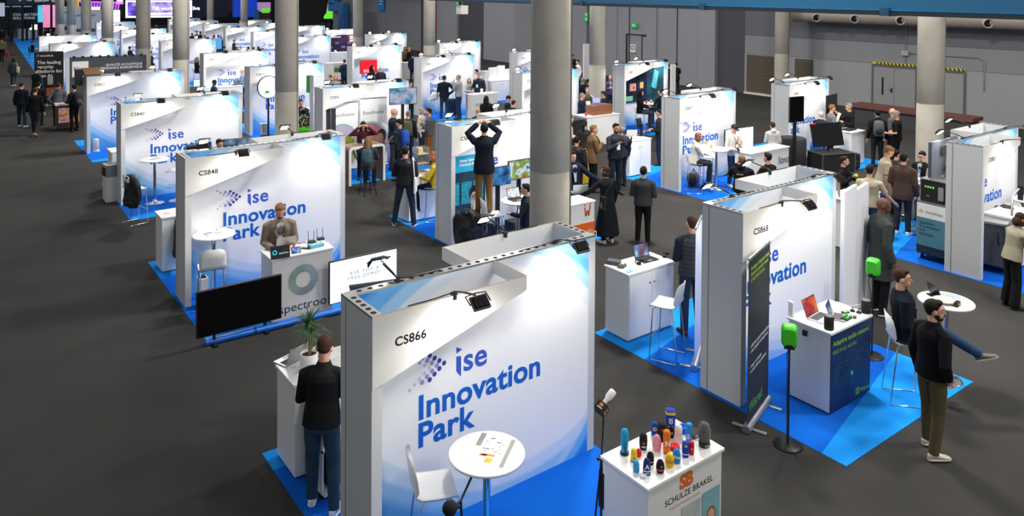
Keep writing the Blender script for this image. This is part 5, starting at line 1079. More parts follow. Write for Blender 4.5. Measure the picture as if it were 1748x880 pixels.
paper((tb.x+.02, tb.y, 1.1), .6, 'grey printed flyers on the table before booth CS840', .3, .21, mat('c9ccd4', .6), 'flyer')
q = xy(230, 322, .78); stool(q, R(-75), 'white bar stool under the black padded coat before booth CS840')
garment('draped_coat', (q.x-.1, q.y-.12, .42), R(-75), 'black padded coat thrown over the stool before booth CS840', '15161a', 'coat', 1.0)
q = xy(298, 291, .76); placed('swivel', mk_swivel, (q.x+.06, q.y, 0), R(60), 'white swivel bar stool behind the left edge of booth CS848')
p = at(182, 345, 0); b = MB().use(mat('d6d6d3', .5)); b.box((-.02, -.16, 0), (.62, .34, .62)); b.use(mat('3a3c3f', .6)); b.prism([(.4, .1), (.46, .1), (.43, .16)], -.165, -.16, 'y'); tag(b.build('white_pedestal', loc=(p.x, p.y+.12, 0), bevel=.004), 'white pedestal box with a recycling mark left of booth CS840', 'pedestal')
r = thing('small_printer', 'grey box printer with dark slot on the white pedestal left of booth CS840', 'printer', (p.x+.2, p.y+.2, .62), R(8)); b = MB().use(mat('8c8f92', .4)); b.box((-.24, -.2, 0), (.24, .2, .3)); b.build('body_shell', r, bevel=.02); b = MB().use(BLACK); b.box((-.16, -.1, .3), (.18, .12, .304)); b.box((-.25, -.15, .02), (-.238, .12, .22)); b.build('slot_panel', r)
c = at(192, 250, 1.05); counter('counter_cabinet', 'white cabinet at the left rear of booth CS840', 3.46, 4.3, 22.3, 22.9)
person((0, 0), (375, 237), 'person in black coat with a camera peering over the wall of booth CS848', ang=150, top='17181b', hair='short', haircol='brown', arms=('phone', 'phone'), nod=12, h=1.72)
r = xy(372, 245, 1.5); b = MB().use(BLACK); b.cbox((0, 0, 0), (.3, .14, .16)); b.M = Matrix.Rotation(pi/2, 4, 'Y'); b.cyl((0, 0, -.4), .06, .3, 16); b.M = Matrix(); b.tube([(0, 0, -.05), (0, .02, -1.49)], .02, 8); o = at(347, 245, 1.55); tag(b.build('video_camera', loc=(o.x, o.y, 1.5)), 'black video camera on a post behind booth CS848', 'camera')
for k, u in enumerate((398, 421)):
    q = xy(u, 246, 1.35); monitor('monitor', f'{("left", "right")[k]} small dark monitor behind the wall of booth CS848', (q.x, q.y, 0), R(-10), .5, .3, cols=('101a2a', '2a5a8a', '9ab8d0'), emit=.6, stand='pole', lift=1.2)
garment('hanging_jacket', HJ, R(80), 'black jacket hanging on the cabinet left of booth CS848', '121215', 'jacket', 1.0)
# CS860 and the counter left of it
c = at(697, 303, 1.05); lc = counter('counter_cabinet', 'white counter with glass tower between the puffer vest man and mustard jacket woman', c.x, c.x+.95, c.y, c.y+.5, doors='-y')
p = xy(725, 272, 1.05); r = thing('glass_display', 'clear glass display tower with small wood boxes on the counter by booth CS860', 'display', (c.x+.5, c.y+.3, 1.05))
GLASS = mat('dfeef4', .05, trans=.85, spec=.6)
for z in (0, .22, .44): b = MB().use(mat('b99c72', .6)); b.box((-.16, -.13, z), (.16, .13, z+.015)); b.build('shelf', r)
b = MB().use(GLASS); b.box((-.16, -.13, .0), (-.155, .13, .6)); b.box((.155, -.13, 0), (.16, .13, .6)); b.box((-.16, .125, 0), (.16, .13, .6)); b.build('glass_panel', r)
b = MB().use(mat('c9b48c', .6)); b.cbox((-.04, 0, .52), (.12, .12, .13)); b.build('wood_box', r)
p = xy(728, 297, 1.05); b = MB().use(mat('2f78c8', .1, trans=.5)); b.lathe([(.045, 0), (.048, .02), (.048, .15), (.02, .2), (.018, .23), (.001, .232)], n=18); tag(b.build('water_bottle', loc=(c.x+.72, c.y+.14, 1.05)), 'blue water bottle on the counter before the mustard jacket woman', 'bottle')
for k in range(4): b = MB().use(MATT); b.lathe([(.05, 0), (.05, .01), (.012, .02), (.012, .16+.05*k), (.03, .18+.05*k), (.001, .2+.05*k)], n=12); tag(b.build('desk_device', loc=(c.x+.12+.07*k, c.y+.16+.1*(k % 2), 1.05)), 'small black device with a stem on the counter by the puffer vest man', 'device', 'black devices by the puffer vest man')
q = xy(741, 330, .78); mw = person(None, (741, 258), 'person in mustard jacket with red hair seated left of booth CS860', ang=-80, top='b39a22', bottom='17181b', hair='bob', haircol='ginger', arms=('table', 'table'), legs='stool', h=1.68)
stool(mw[0].location, mw[0].rotation_euler.z, 'white bar stool under the woman in mustard jacket')
pv = person(None, (692, 249), 'person in black padded vest over dark sleeves, seen from behind in dark jeans', ang=8, top='20242c', vest='14171d', bottom='2a3444', bkind='denim', kind='plain', hair='short', haircol='dark', arms=('type', 'type'), legs='wide', feet=(691, 385), shoes='16181c', sole='d8dce0', wide=1.1)
t = local_thing(pv, 'tote_bag', 'white tote bag hanging from the shoulder of the padded vest man', 'bag'); b = MB().use(mat('ecebe6', .8, bump=.3, bscale=20)); b.box((.2, -.14, .72), (.25, .16, 1.08)); b.build('bag_body', t, bevel=.02); b = MB().use(mat('ecebe6', .8)); b.tube([(.22, -.1, 1.06), (.2, -.12, 1.38), (.17, -.02, 1.49), (.2, .1, 1.4), (.22, .12, 1.06)], .014, 6); b.build('strap', t)
q = at(826, 400, 0); so = Vector((9.72, 12.6, 0))
so = xy(824, 364, .78); stool(so, R(-150), 'white stool the man in tan trousers stands on')
sm = person(None, (826, 209), 'person in dark navy jacket and tan trousers standing on a stool reaching up', ang=-8, top='141a26', bottom='7a5c34', style='jacket', hair='short', haircol='dark', arms=('up', 'up'), feet=(826, 362), zfloor=.79, shoes='5a3a26', nod=-12)
bn = banner('rollup_banner', 'control room poster banner with teal top inside booth CS860', (8.43+.62, 14.07-.25, 0), 0, .95, 2.05, mat('123a4a', .6, vary=.6, vscale=3))
b = MB().use(mat('f0f2f4', .6)); b.box((-.475, -.007, 1.78), (.475, -.0045, 2.05)); b.box((-.475, -.007, .1), (.475, -.0045, .38)); b.use(mat('1ba0c8', .6)); b.box((-.475, -.007, 1.42), (.475, -.0045, 1.78)); b.use(mat('2a9ab0', .6, vary=.5, vscale=14)); [b.box((-.46+.31*k, -.007, .72), (-.2+.31*k, -.0045, 1.2)) for k in range(3)]; b.use(mat('15100f', .7)).disc((.18, -.0085, .9), .13, 20, 'y', .2); b.use(mat('d2a184', .6)).disc((.18, -.0095, .84), .09, 20, 'y', .12); b.use(mat('0f1c28', .7)); b.prism([(-.1, .38), (.45, .38), (.4, .66), (.05, .66)], -.0095, -.0085, 'y'); b.build('poster_print', bn)
text('Next Generation\nControl Room', PLASTIC_W, bn, (-.2, -.011, 1.64), .09, bold=.012); text('wallin', mat('e08a5a', .6), bn, (-.1, -.011, .2), .13); text('wallin', mat('8a8f96', .6), bn, (-.2, -.011, 1.88), .1)
garment('hanging_jacket', (so.x-.34, so.y+.02, .12), R(-60), 'dark padded jacket hung beside the man in tan trousers', '17191f', 'jacket', 1.1); garment('hanging_jacket', (so.x-.12, so.y-.24, .1), R(-20), 'navy jacket hung on the stool of the man in tan trousers', '22304a', 'jacket', .8)
for (u, v, w, h, cols, l, s) in ((852, 287, .62, .42, ('0a2440', '2a6fb0', '6ab0e0'), 'screen with a blue control picture inside booth CS860', 1), (888, 276, .68, .44, ('1a4aa0', 'd8e4ec', '6a9a3a', 'c04a3a'), 'screen showing a food dish inside booth CS860, partly behind the column', 2)):
    q = on_y(u, v+14, 13.72); monitor('wall_screen', l, (q.x, 13.72, 0), 0, w, h, cols=cols, seed=s, stand='pole', lift=q.z-.2, scale=5)
tb = xy(884, 341, 1.1); table(tb, 'white bar table with laptop left of the nearest concrete column')
laptop((tb.x, tb.y+.12, 1.1), R(0), 'laptop with bright screen on the table left of the concrete column', cols=('2a5aa0', 'dfe8f0', 'f0f4f8', 'e08a5a'), emit=1.0, lid='2a2c30')
q = xy(884, 366, .78); stool((q.x+.12, q.y-.25), R(-10), 'white stool at the laptop table left of the concrete column')
q = xy(868, 330, .78); stool((tb.x-.4, tb.y+.35), R(-110), 'white stool behind the laptop table beside booth wall CS860')
b = MB().use(MATT); b.tube([(0, 0, .01), (.4, -.1, .012), (.9, .05, .012), (1.5, -.1, .012)], .01, 6); b.cbox((.4, -.1, .03), (.5, .07, .05)); b.cbox((-.1, .2, .2), (.3, .3, .4)); tag(b.build('cable_bundle', loc=(9.9, 12.9, .006)), 'black cables and boxes on the blue carpet of booth CS860', 'cable')
person((0, 0), (897, 313), 'person in dark sleeve mostly hidden behind the nearest concrete column', ang=-90, top='1a2230', hair='short', haircol='dark', arms=('table', 'down'), h=1.6)
# wallin counter behind the column
c = at(1016, 341, 1.05); wc = counter('display_counter', 'white and orange counter right of the nearest column with a laptop', c.x-.95, c.x-.02, c.y, c.y+.5, doors=None)
b = MB().use(mat('e0641c', .5)); b.box((-.465, -.258, .03), (.465, -.252, .62)); b.use(mat('d9601c', .5)); y = -.254
for (x0, z0, x1, z1) in ((.2, .94, .225, .76), (.225, .76, .27, .87), (.27, .87, .31, .76), (.31, .76, .345, .98)):
    d = Vector((x1-x0, z1-z0)).normalized()*.017; b.prism([(x0-d.y, z0+d.x), (x0+d.y, z0-d.x), (x1+d.y, z1-d.x), (x1-d.y, z1+d.x)], y-.004, y, 'y')
b.disc((.2, y-.004, .985), .02, 14); b.disc((.35, y-.004, 1.01), .02, 14); b.build('front_print', wc); text('wallin', mat('f4e6da', .5), wc, (.0, -.26, .3), .26, sx=.9)
q = tp(990, 331); laptop((q.x, q.y, 1.05), R(150), 'silver laptop on the orange fronted counter', lid='a9adb0', cols=('7a9aa8', 'a8c0c8', 'd0dde0'))
person((0, 0), (978, 258), 'person in dark suit and light shirt behind the orange fronted counter', ang=150, top='182236', style='jacket', shirt='b8c4d4', hair='short', haircol='dark', arms=('counter', 'down'))
wl = person(None, (1031, 284), 'person in long dark coat and skirt with brown bob leaning on the orange counter', ang=-38, look=-30, top='11161c', bottom='0e1216', style='skirt', hair='bob', haircol='brown', arms=('counter', 'down'), feet=(1036, 414), shoes='d4d0c4', sole='e6e2d8', lean=5)
t = local_thing(wl, 'shoulder_bag', 'small dark shoulder bag on the woman in long dark coat', 'bag'); b = MB().use(MATT); b.cbox((-.2, -.1, .95), (.07, .16, .3)); b.use(mat('a08850', .4, .6)); b.cbox((-.24, -.1, .9), (.02, .05, .12)); b.use(MATT).tube([(-.18, -.1, 1.1), (-.05, -.14, 1.3), (.12, -.1, 1.45)], .01, 6); b.build('bag_body', t)
person(None, (1096, 284), 'person in dark grey sweater and black trousers seen from behind in the aisle', ang=8, top='3a3b3d', bottom='131416', kind='knit', hair='short', haircol='dark', arms=('type', 'type'), feet=(1097, 417), collar='d8d8d8', wide=1.12)
person((0, 0), (1014, 213), 'person in tan wool coat talking, right of the nearest concrete column', ang=70, look=10, top='7a5f42', bottom='17181c', style='jacket', hair='short', haircol='fair', arms=('down', 'phone'), beard=None, shirt='222326', h=1.8)
person(None, (1040, 210), 'bearded person in navy vest and grey sleeves waving a hand', ang=150, top='3a3c44', vest='1c2434', bottom='202a3a', bkind='denim', hair='short', haircol='black', beard='black', arms=('wave', 'phone'), feet=(1050, 331), badge='e6e6e6', skin='m')
person(None, (1056, 216), 'person in navy padded jacket with grey hair beside the white cabinet', ang=-35, top='1d2b40', kind='puffer', bottom='1c2a3c', bkind='denim', hair='short', haircol='grey', feet=(1060, 318), shoes='15171a', h=1.75)
person((0, 0), (974, 196), 'person in pale pink shirt bending, half hidden by the nearest column', ang=60, top='cbb4a8', bottom='1a1b1e', hair='short', haircol='brown', lean=25, arms=('type', 'type'))
person((0, 0), (998, 205), 'person with dark ponytail and grey jacket seen from behind near the column', ang=10, top='2c2d31', hair='tail', haircol='dark', h=1.68)
person((0, 0), (985, 232), 'person in black padded jacket behind the tan coat, next to the column', ang=20, top='16171a', kind='puffer', bottom='18191c', hair='short', haircol='dark', h=1.66)
cc = counter_px('white two door cabinet with laptop and tablet stand in the middle aisle', 1074, 241, .9, .5, doors='-y')
q = tp(1078, 233); laptop((q.x+.02, q.y+.02, 1.05), R(150), 'open laptop on the white cabinet in the middle aisle', lid='c0c4c6')
q = tp(1093, 231); monitor('tablet_stand', 'black tablet on a tall slanted stand on the white cabinet in middle aisle', (q.x, q.y, 1.05), R(190), .22, .3, stand='foot', lift=.22, tilt=15)
box_thing('yellow_case', 'flat yellow case behind the white cabinet in the middle aisle', 'case', (14.05, 15.8, 0), (14.6, 16.2, .9), mat('c8a41c', .5))
# CS879
tb = xy(1219, 253, 1.1); tb3 = at(1222, 322, 0); table(tb3, 'white round bar table before the woman in white hoodie')
sw = person(None, (1193, 226), 'person in white hoodie with brown hair seated at the table of booth CS879', ang=85, top='dedcd8', bottom='20262a', hair='bob', haircol='fair', arms=('table', 'chin'), legs='stool', lean=8, hood=True, shoes='23301f', sole='d8d8d0', h=1.68)
stool(sw[0].location, sw[0].rotation_euler.z, 'white bar stool under the woman in white hoodie'); stool((tb3.x+.28, tb3.y+.5), R(150), 'empty white bar stool behind the round table of booth CS879')
p = xy(1186, 300, .25); b = MB().use(mat('5b6168', .8, bump=.4, bscale=30)); b.smooth = True; b.ell((0, 0, .2), (.2, .14, .22), 16, 10); b.use(mat('23262b', .8)); b.ell((-.1, -.02, .2), (.12, .145, .19), 12, 8); b.tube([(-.05, 0, .4), (0, 0, .48), (.06, 0, .4)], .015, 6); q = at(1186, 318, 0); tag(b.build('backpack', loc=(q.x, q.y+.05, 0)), 'grey backpack on the blue carpet under the stool of the white hoodie woman', 'backpack')
q = xy(1216, 248, 1.1); b = MB().use(mat('c9a072', .6)); b.lathe([(.03, 0), (.038, .1), (.036, .102), (.001, .095)], n=16); tag(b.build('paper_cup', loc=(tb3.x-.08, tb3.y+.1, 1.1)), 'brown paper cup on the table before the white hoodie woman', 'cup')
b = MB().use(PLASTIC_W); b.box((-.12, 0, 0), (.12, .01, .16)); tag(b.build('table_sign', loc=(tb3.x+.05, tb3.y+.2, 1.1)), 'white card sign on the table before the white hoodie woman', 'sign')
pc = person(None, (1263, 212), 'person in grey hoodie and dark cap looking at a phone', ang=140, top='cfccc6', bottom='27415e', bkind='denim', cap='26262a', hair='short', haircol='dark', arms=('phone', 'type'), nod=25, hood=True, feet=(1251, 318), badge='8a2a4a', shoes='e6e6e4')
held(pc, 1, 'phone', 'black phone in the hands of the man in dark cap', 'phone', (.08, .012, .15), BLACK, (0, .02, .02), 40)
person((0, 0), (1267, 263), 'person in black hoodie with white back lettering holding a phone to the ear', ang=12, top='15161a', hair='buzz', haircol='fair', arms=('ear', 'table'), hood=True, legs='stool', seat=.7, backlogo=('JOENET', 'd8d8d8'), wide=1.15)
person((0, 0), (1310, 260), 'person in black top with short dark hair behind booth CS868', ang=-50, top='15161a', hair='short', haircol='dark', arms=('table', 'table'), legs='stool', seat=.7)
person(None, (1319, 208), 'person in white hoodie and black trousers seen from behind at a lettered white counter', ang=-25, top='c9c8c5', bottom='17181b', hair='short', haircol='brown', hood=True, feet=(1318, 298), arms=('type', 'down'))
cl = counter_px('white counter with dark lettering before the person in white hoodie', 1281, 262, 1.75, .5); text('lova', mat('3a3b3d', .6), cl, (.35, -.29, .62), .32)
q = on_y(1318, 245, 13.4); monitor('large_screen', 'pale glowing screen left of the person in white hoodie', (xy(1310, 250, 1.0).x-.1, xy(1310, 250, 1.0).y+.9, 0), R(-4), 1.2, .66, blank=('d5ecf6', 1.0), stand='pole', lift=.75)
cb = counter('counter_cabinet', 'white cabinet right of booth CS879 with coloured objects on top', 20.0-.75, 20.0+.15, 16.9, 17.4, doors='-y')
b = MB().use(BLACK); b.box((-.7, -.3, .72), (.7, .3, .76)); [b.box((sx*.66-.02, sy*.26-.02, 0), (sx*.66+.02, sy*.26+.02, .72)) for sx in (-1, 1) for sy in (-1, 1)]; o = b.build('black_table', loc=(21.2, 18.6, 0)); tag(o, 'black table behind the white cabinet right of booth CS879', 'table')
for k, c in enumerate(('2a2c2e', 'c8482a', '2a6ac0', '2a8ad0', 'e0702a', 'd8b04a', '1f9a48')):
    q = at(1256+6.6*k, 205-1.6*k, 1.05); b = MB().use(mat(c, .4)); b.lathe([(.05, 0), (.08, .05), (.08, .2), (.05, .26), (.001, .27)], n=14); b.use(mat('e8e8e4', .5)); b.lathe([(.081, .1), (.081, .14)], n=14, cap=False)
    tag(b.build('product_jar', loc=(19.36+.11*k, 17.15+.04*(k % 2), 1.05)), ('black', 'red', 'dark blue', 'light blue', 'orange', 'yellow', 'green')[k]+' product jar on the white cabinet right of booth CS879', 'jar', 'coloured jars right of booth CS879')
# row behind: CS842 stand
for k, (x0, l, hx) in enumerate(((8.69+.72, 'left picture banner with a green hill inside booth CS842', 0), (8.69+1.66, 'right picture banner with a face and red curtain inside booth CS842', 1))):
    bn = banner('rollup_banner', l, (x0, 21.46-(.45 if k == 0 else .5), 0), 0, .88, 2.02 if k == 0 else 2.1, mat('e9ebec', .6)); text('Rosofinante', mat('5a5e64', .6), bn, (-.36, -.007, 1.62), .16, sx=.9); y = -.006
    b = MB().use(mat('9fb4bb', .6)); b.disc((-.08, y, .75), .58, 40, 'y', .66)
    if k == 0: b.use(mat('b9b4c8', .6)).disc((-.1, y-.001, .75), .5, 40, 'y', .6); b.use(mat('8a8a2c', .7, vary=.4, vscale=9)); b.prism([(-.42, .45), (.36, .45), (.38, .85), (.15, 1.08), (-.1, .9), (-.42, .8)], y-.003, y-.002, 'y'); b.use(mat('b9a860', .7)); b.prism([(-.42, .2), (.3, .2), (.36, .46), (-.42, .46)], y-.003, y-.002, 'y')
    else: b.use(mat('b07078', .6, vary=.3, vscale=5)).disc((-.1, y-.001, .75), .5, 40, 'y', .6); b.use(mat('1c1a1c', .7)).disc((.26, y-.002, .95), .15, 20, 'y', .2); b.use(mat('c9967a', .6)).disc((.2, y-.003, .86), .12, 20, 'y', .17); b.use(mat('23304a', .7)); b.prism([(-.05, .3), (.36, .3), (.36, .72), (.1, .66)], y-.003, y-.002, 'y'); b.use(mat('b89a72', .7)); b.prism([(-.42, .1), (.42, .1), (.3, .3), (-.3, .3)], y-.003, y-.002, 'y')
    b.build('poster_print', bn)
b = MB().use(mat('2a2c31', .8)); [b.box((-.16+.17*k, -.02*k, .02), (-.01+.17*k, .03-.02*k, 2.0-.12*k)) for k in range(2)]; b.use(ALU); b.box((-.015, -.03, 0), (.01, .02, 1.98)); tag(b.build('fabric_panel', loc=(8.98, 21.0, 0)), 'dark grey folding panel at the left inside booth CS842', 'panel')
q = xy(684, 250, 0.9); p = on_y(688, 178, 20.3); monitor('video_screen', 'screen showing blue and pink people on a black pole at booth CS842', (p.x, 20.3, 0), R(-14), .85, .5, cols=('16406a', '3f8ab0', 'b0a0b8', '8ac0d8'), emit=1.0, stand='pole', lift=p.z, seed=9, scale=4)
r = thing('wooden_table', 'wood and white curved bar table where the long haired woman sits', 'table', (at(596, 318, 0).x, at(596, 318, 0).y, 0), R(3)); WOOD = mat('8a6a50', .5, vary=.25, vscale=6)
def slab(x0, x1, y0, y1, out, inn):
    b = MB().use(out); h = 1.05; rad = .12; o = [(x0, 0)]+[(x0+rad-rad*cos(a), h-rad+rad*sin(a)) for a in [pi/2*k/5 for k in range(6)]]+[(x1-rad+rad*sin(a), h-rad+rad*cos(a)) for a in [pi/2*k/5 for k in range(6)]]+[(x1, 0)]
    i = [(x1-.07, 0)]+[(x1-.07-.06+.06*sin(a), h-.13+.06*cos(a)) for a in [pi/2*k/5 for k in range(5, -1, -1)]]+[(x0+.07+.06-.06*cos(a), h-.13+.06*sin(a)) for a in [pi/2*k/5 for k in range(5, -1, -1)]]+[(x0+.07, 0)]
    n = 14; vs = []; fs = []
    for y in (y0, y1): vs += [(p[0], y, p[1]) for p in o]+[(p[0], y, p[1]) for p in i[::-1]]
    for k in range(n-1): fs += [(k, k+1, 2*n+k+1, 2*n+k), (n+k+1, n+k, 3*n+k, 3*n+k+1), (k+1, k, n+k, n+k+1), (2*n+k, 2*n+k+1, 3*n+k+1, 3*n+k)]
    b.add(vs, fs, False); return b
slab(0, 1.12, .02, .58, WOOD, None).build('table_slab', r); slab(-.004, 1.124, 0, .02, PLASTIC_W, None).build('white_edge', r)
wb = person(None, (628, 233), 'person with long fair hair and blue grey backpack seated at the wooden bar table', ang=8, top='3a3a40', bottom='15161a', hair='long', haircol='fair', arms=('table', 'table'), legs='stool', seat=.7, h=1.66); backpack(wb, 'blue grey backpack on the long haired woman at the wooden bar table', '3f5a68', '34495a')
r = thing('black_stool', 'black round stool under the long haired woman with backpack', 'stool', wb[0].location); b = MB().use(BLACK); b.lathe([(.17, 0), (.18, .02), (.16, .04), (.001, .045)], (0, 0, .66), 20); b.build('seat', r)
for k in range(4): a = pi/4+pi/2*k; b = MB().use(BLACK); b.tube([(.12*cos(a), .12*sin(a), .66), (.24*cos(a), .24*sin(a), 0)], .012, 6); b.build('leg', r)
b = MB().use(BLACK); b.tube([(.19*cos(a), .19*sin(a), .25) for a in [2*pi*k/16 for k in range(17)]], .009, 6); b.build('footrest', r)
person((0, 0), (620, 207), 'person in dark red cardigan holding both hands at the head', ang=175, top='4a1f28', bottom='17181b', hair='long', haircol='dark', arms=('head', 'head'), nod=15, badge='3d9ad8', h=1.66)
q = xy(600, 232, .8); stool((q.x, q.y), R(10), 'white stool left of the woman in dark red cardigan, near one'); q = xy(590, 216, .8); stool((q.x-.1, q.y+.3), R(30), 'white stool left of the woman in dark red cardigan, far one')
q = xy(592, 224, 1.05); table((q.x-.1, q.y-.2), 'white table before the left picture banner of booth CS842')
person((0, 0), (673, 184), 'bald person in navy polo shirt and grey trousers before the video screen', ang=75, top='1a2536', bottom='4a4a50', hair='bald', arms=('type', 'type'), sleeves='short', nod=10, h=1.88, wide=1.1)
pg = person((0, 0), (697, 188), 'person with grey hair and olive backpack seen from behind', ang=5, top='171d2a', bottom='1d2634', hair='short', haircol='grey', h=1.70); backpack(pg, 'olive green backpack on the grey haired person', '5a5836', '4a482c')
pb = person(None, (681, 203), 'person with dark hair, dark green jacket and bright blue backpack reading', ang=-60, top='1f2b2a', bottom='17181d', hair='short', haircol='black', arms=('type', 'type'), nod=22, h=1.74, feet=None); backpack(pb, 'bright blue backpack on the dark haired reader', '1c4fb0', '173f90', .12)
held(pb, 1, 'paper_sheet', 'white paper held by the reader with the blue backpack', 'paper', (.2, .003, .28), mat('e8e8e4', .7), (0, .05, .05), 40)
person((0, 0), (721, 183), 'person with grey blond hair and scarf beside the striped sweater', ang=110, top='b8b2a8', bottom='1c2a40', hair='bob', haircol='grey', h=1.6)
person((0, 0), (731, 184), 'person with curly dark hair, striped grey sweater and brown trousers', ang=-80, top='55565a', stripes=('3a3b40', .05, .5), bottom='8a4f1c', hair='short', haircol='dark', arms=('phone', 'type'), h=1.74)
# CS824 row
r = thing('round_screen', 'round white screen on a black pole half behind the second concrete column', 'screen', (at(458, 232, 0).x, at(458, 232, 0).y, 0), R(5))
b = MB().use(BLACK); b.M = Matrix.Translation((0, 0, 1.8)) @ Matrix.Rotation(pi/2, 4, 'X'); b.lathe([(.42, -.03), (.42, .03)], n=48); b.build('casing', r); b = MB().use(mat('dff0f6', .3, emit=1)); b.disc((0, -.032, 1.8), .395, 48); b.use(mat('3aa85a', .4, emit=.5)); b.cbox((-.06, -.034, 1.62), (.16, .002, .1)); b.build('display', r)
text('KOTOBEE', mat('9ab8c0', .5), r, (-.22, -.036, 1.86), .09); b = MB().use(BLACK); b.tube([(0, 0, .02), (0, 0, 1.4)], .035, 10); b.lathe([(.28, 0), (.28, .02), (.05, .03)], n=24); b.build('pole', r)
b = MB().use(mat('b5babd', .4)); b.box((-.16, -.1, 0), (.16, .1, .4)); b.use(mat('4a4c50', .6)); [b.box((-.1, -.104, .06+.07*k), (.1, -.1, .09+.07*k)) for k in range(5)]; tag(b.build('air_unit', loc=(9.45, 28.2, 0)), 'small silver unit on the carpet inside booth CS824', 'device')
person((0, 0), (514, 169), 'person in dark suit standing chin in hand behind the green board display', ang=165, top='20242c', style='jacket', shirt='c4cedc', bottom='1b1d22', hair='short', haircol='brown', arms=('chin', 'down'), h=1.78)
gx = at(514, 232, .0); r = thing('display_crate', 'dark display crate with green and grey electronics, left of booth CS842', 'display', (at(520, 215, .9).x, at(520, 215, .9).y-.5, 0), R(6))
b = MB().use(MATT); b.box((-.55, -.25, 0), (.55, .3, .85)); b.build('body', r, bevel=.01); b = MB().use(MATT); b.M = Matrix.Translation((0, .3, .85)) @ Matrix.Rotation(R(-15), 4, 'X'); b.box((-.55, 0, 0), (.55, .04, .5)); b.build('lid', r)
b = MB(); rr = random.Random(6); b.M = Matrix.Translation((0, .3, .85)) @ Matrix.Rotation(R(-15), 4, 'X')
for k in range(90): b.use(mat(('b8c0a0', '7a8a5a', 'd8d4c0', '5a6a50', 'a88a5a')[k % 5], .6)).cbox((rr.uniform(-.4, .5), -.01, rr.uniform(.14, .46)), (.035, .03, .035))
b.build('module_rack', r); b = MB().use(mat('5fe01c', .6)); b.M = Matrix()
for k in range(160): x, y = rr.uniform(-.45, .5), rr.uniform(-.2, .22); b.tube([(x, y, .85), (x+rr.uniform(-.04, .04), y+rr.uniform(-.04, .04), .9+rr.uniform(0, .1))], [.014, .003], 4)
b.build('green_grass', r)
r = on_y(531, 155, 27.6); b = MB().use(mat('2e8a35', .5)); b.box((-.18, -.01, .6), (.32, .02, 1.25)); b.use(mat('e8ebe8', .6)); b.box((-.08, -.01, 0), (.32, .02, .6)); tag(b.build('info_board', loc=(r.x, 27.6, .9)), 'green and white info board left of booth CS842', 'board')
box_thing('white_pedestal', 'white pedestal under the green and white info board', 'pedestal', (r.x-.1, 27.4, 0), (r.x+.5, 27.9, .9), LAMINATE)
person((0, 0), (573, 128), 'person with curly fair hair facing the camera behind booth CS842', ang=170, top='8a8a86', hair='curly', haircol='blond', h=1.62); person((0, 0), (564, 128), 'person with reddish hair bending beside the curly haired one', ang=-60, top='5a5048', hair='short', haircol='red', nod=20, h=1.42)
person((0, 0), (588, 101), 'person in navy suit seen from behind at the small picture counter', ang=-20, top='1a2234', style='jacket', bottom='1c2436', hair='short', haircol='brown', arms=('type', 'type'))
c = counter_px('white counter with a framed picture front behind the navy suited person', 559, 108, 1.3, .5); b = MB().use(mat('b8b4ae', .6)); b.box((-.25, -.258, .45), (.4, -.252, .95)); b.use(mat('4a6a48', .7, vary=.6, vscale=12)); b.box((-.22, -.262, .5), (.37, -.258, .75)); b.build('front_print', c)
box_thing('white_box', 'white box with dark speaker panel on top of booth CS842', 'box', (8.95, 22.2, 0), (9.3, 22.5, 2.75), LAMINATE)
person((0, 0), (636, 111), 'person with long dark hair and black shirt before the red screen', ang=110, top='1c1a1a', hair='long', haircol='dark', arms=('type', 'type'), badge='3d9ad8', h=1.78)
pk = person((0, 0), (649, 113), 'bald person in navy with black backpack seen from behind', ang=-20, top='1a2336', hair='bald', h=1.76, wide=1.1); backpack(pk, 'black backpack on the bald person in navy', '15171b', '202329')
q = on_y(626, 122, 35.4); monitor('red_screen', 'glowing red screen with white word inside the booth behind', (q.x+.1, 35.4, 0), 0, .95, .68, blank=('d2101c', 1.0), stand='pole', lift=q.z-.1); r = bpy.context.scene.objects['red_screen']; text('BOAT', PLASTIC_W, r, (-.28, -.03, .9+.35), .2, bold=.03)
# CS859 row
person(None, (760, 128), 'person in navy sweater and jeans seen from behind before the booth logo', ang=5, top='151b28', bottom='23405a', bkind='denim', hair='buzz', haircol='brown', arms=('type', 'hips'), feet=(758, 203), wide=1.12, shoes='23242a'); person(None, (783, 127), 'person in grey sweater and jeans with hand at mouth', ang=-70, top='9a9ca2', kind='knit', bottom='1f3a58', bkind='denim', hair='buzz', haircol='grey', arms=('chin', 'crossed'), feet=(783, 203))
person((0, 0), (801, 133), 'person with long blond hair in light grey seated at the booth table', ang=150, top='a8a6a2', hair='long', haircol='blond', arms=('table', 'table'), h=1.56); person((0, 0), (817, 123), 'person with glasses in navy padded jacket, hand at chin', ang=-150, top='1c2434', kind='puffer', hair='short', haircol='grey', arms=('down', 'chin'), glasses=True, badge='e6ecf2', h=1.84)
q = xy(738, 170, .78); stool((q.x, q.y), R(5), 'white stool left of the two men talking in jeans')
nc = counter_px('white counter with red leaflets before the padded jacket person', 806, 162, 1.3, .5); text('NOXON', mat('8a8a86', .6), nc, (-.5, -.262, .55), .2)
for k in range(5): q = tp(815+7*k, 159-k); paper((nc.location.x-.45+.2*k, nc.location.y+.02*(k % 2), 1.05), .3*k, 'red and white leaflet on the counter before the padded jacket person', .14, .2, mat('c8383a' if k % 2 == 0 else 'eeeae6', .6), 'leaflet', False)['group'] = 'leaflets on the red leaflet counter'
b = MB().use(PLASTIC_W); b.lathe([(.05, 0), (.055, .16), (.001, .16)], n=14); tag(b.build('paper_cup', loc=(nc.location.x+.1, nc.location.y+.15, 1.05)), 'white cup on the red leaflet counter', 'cup')
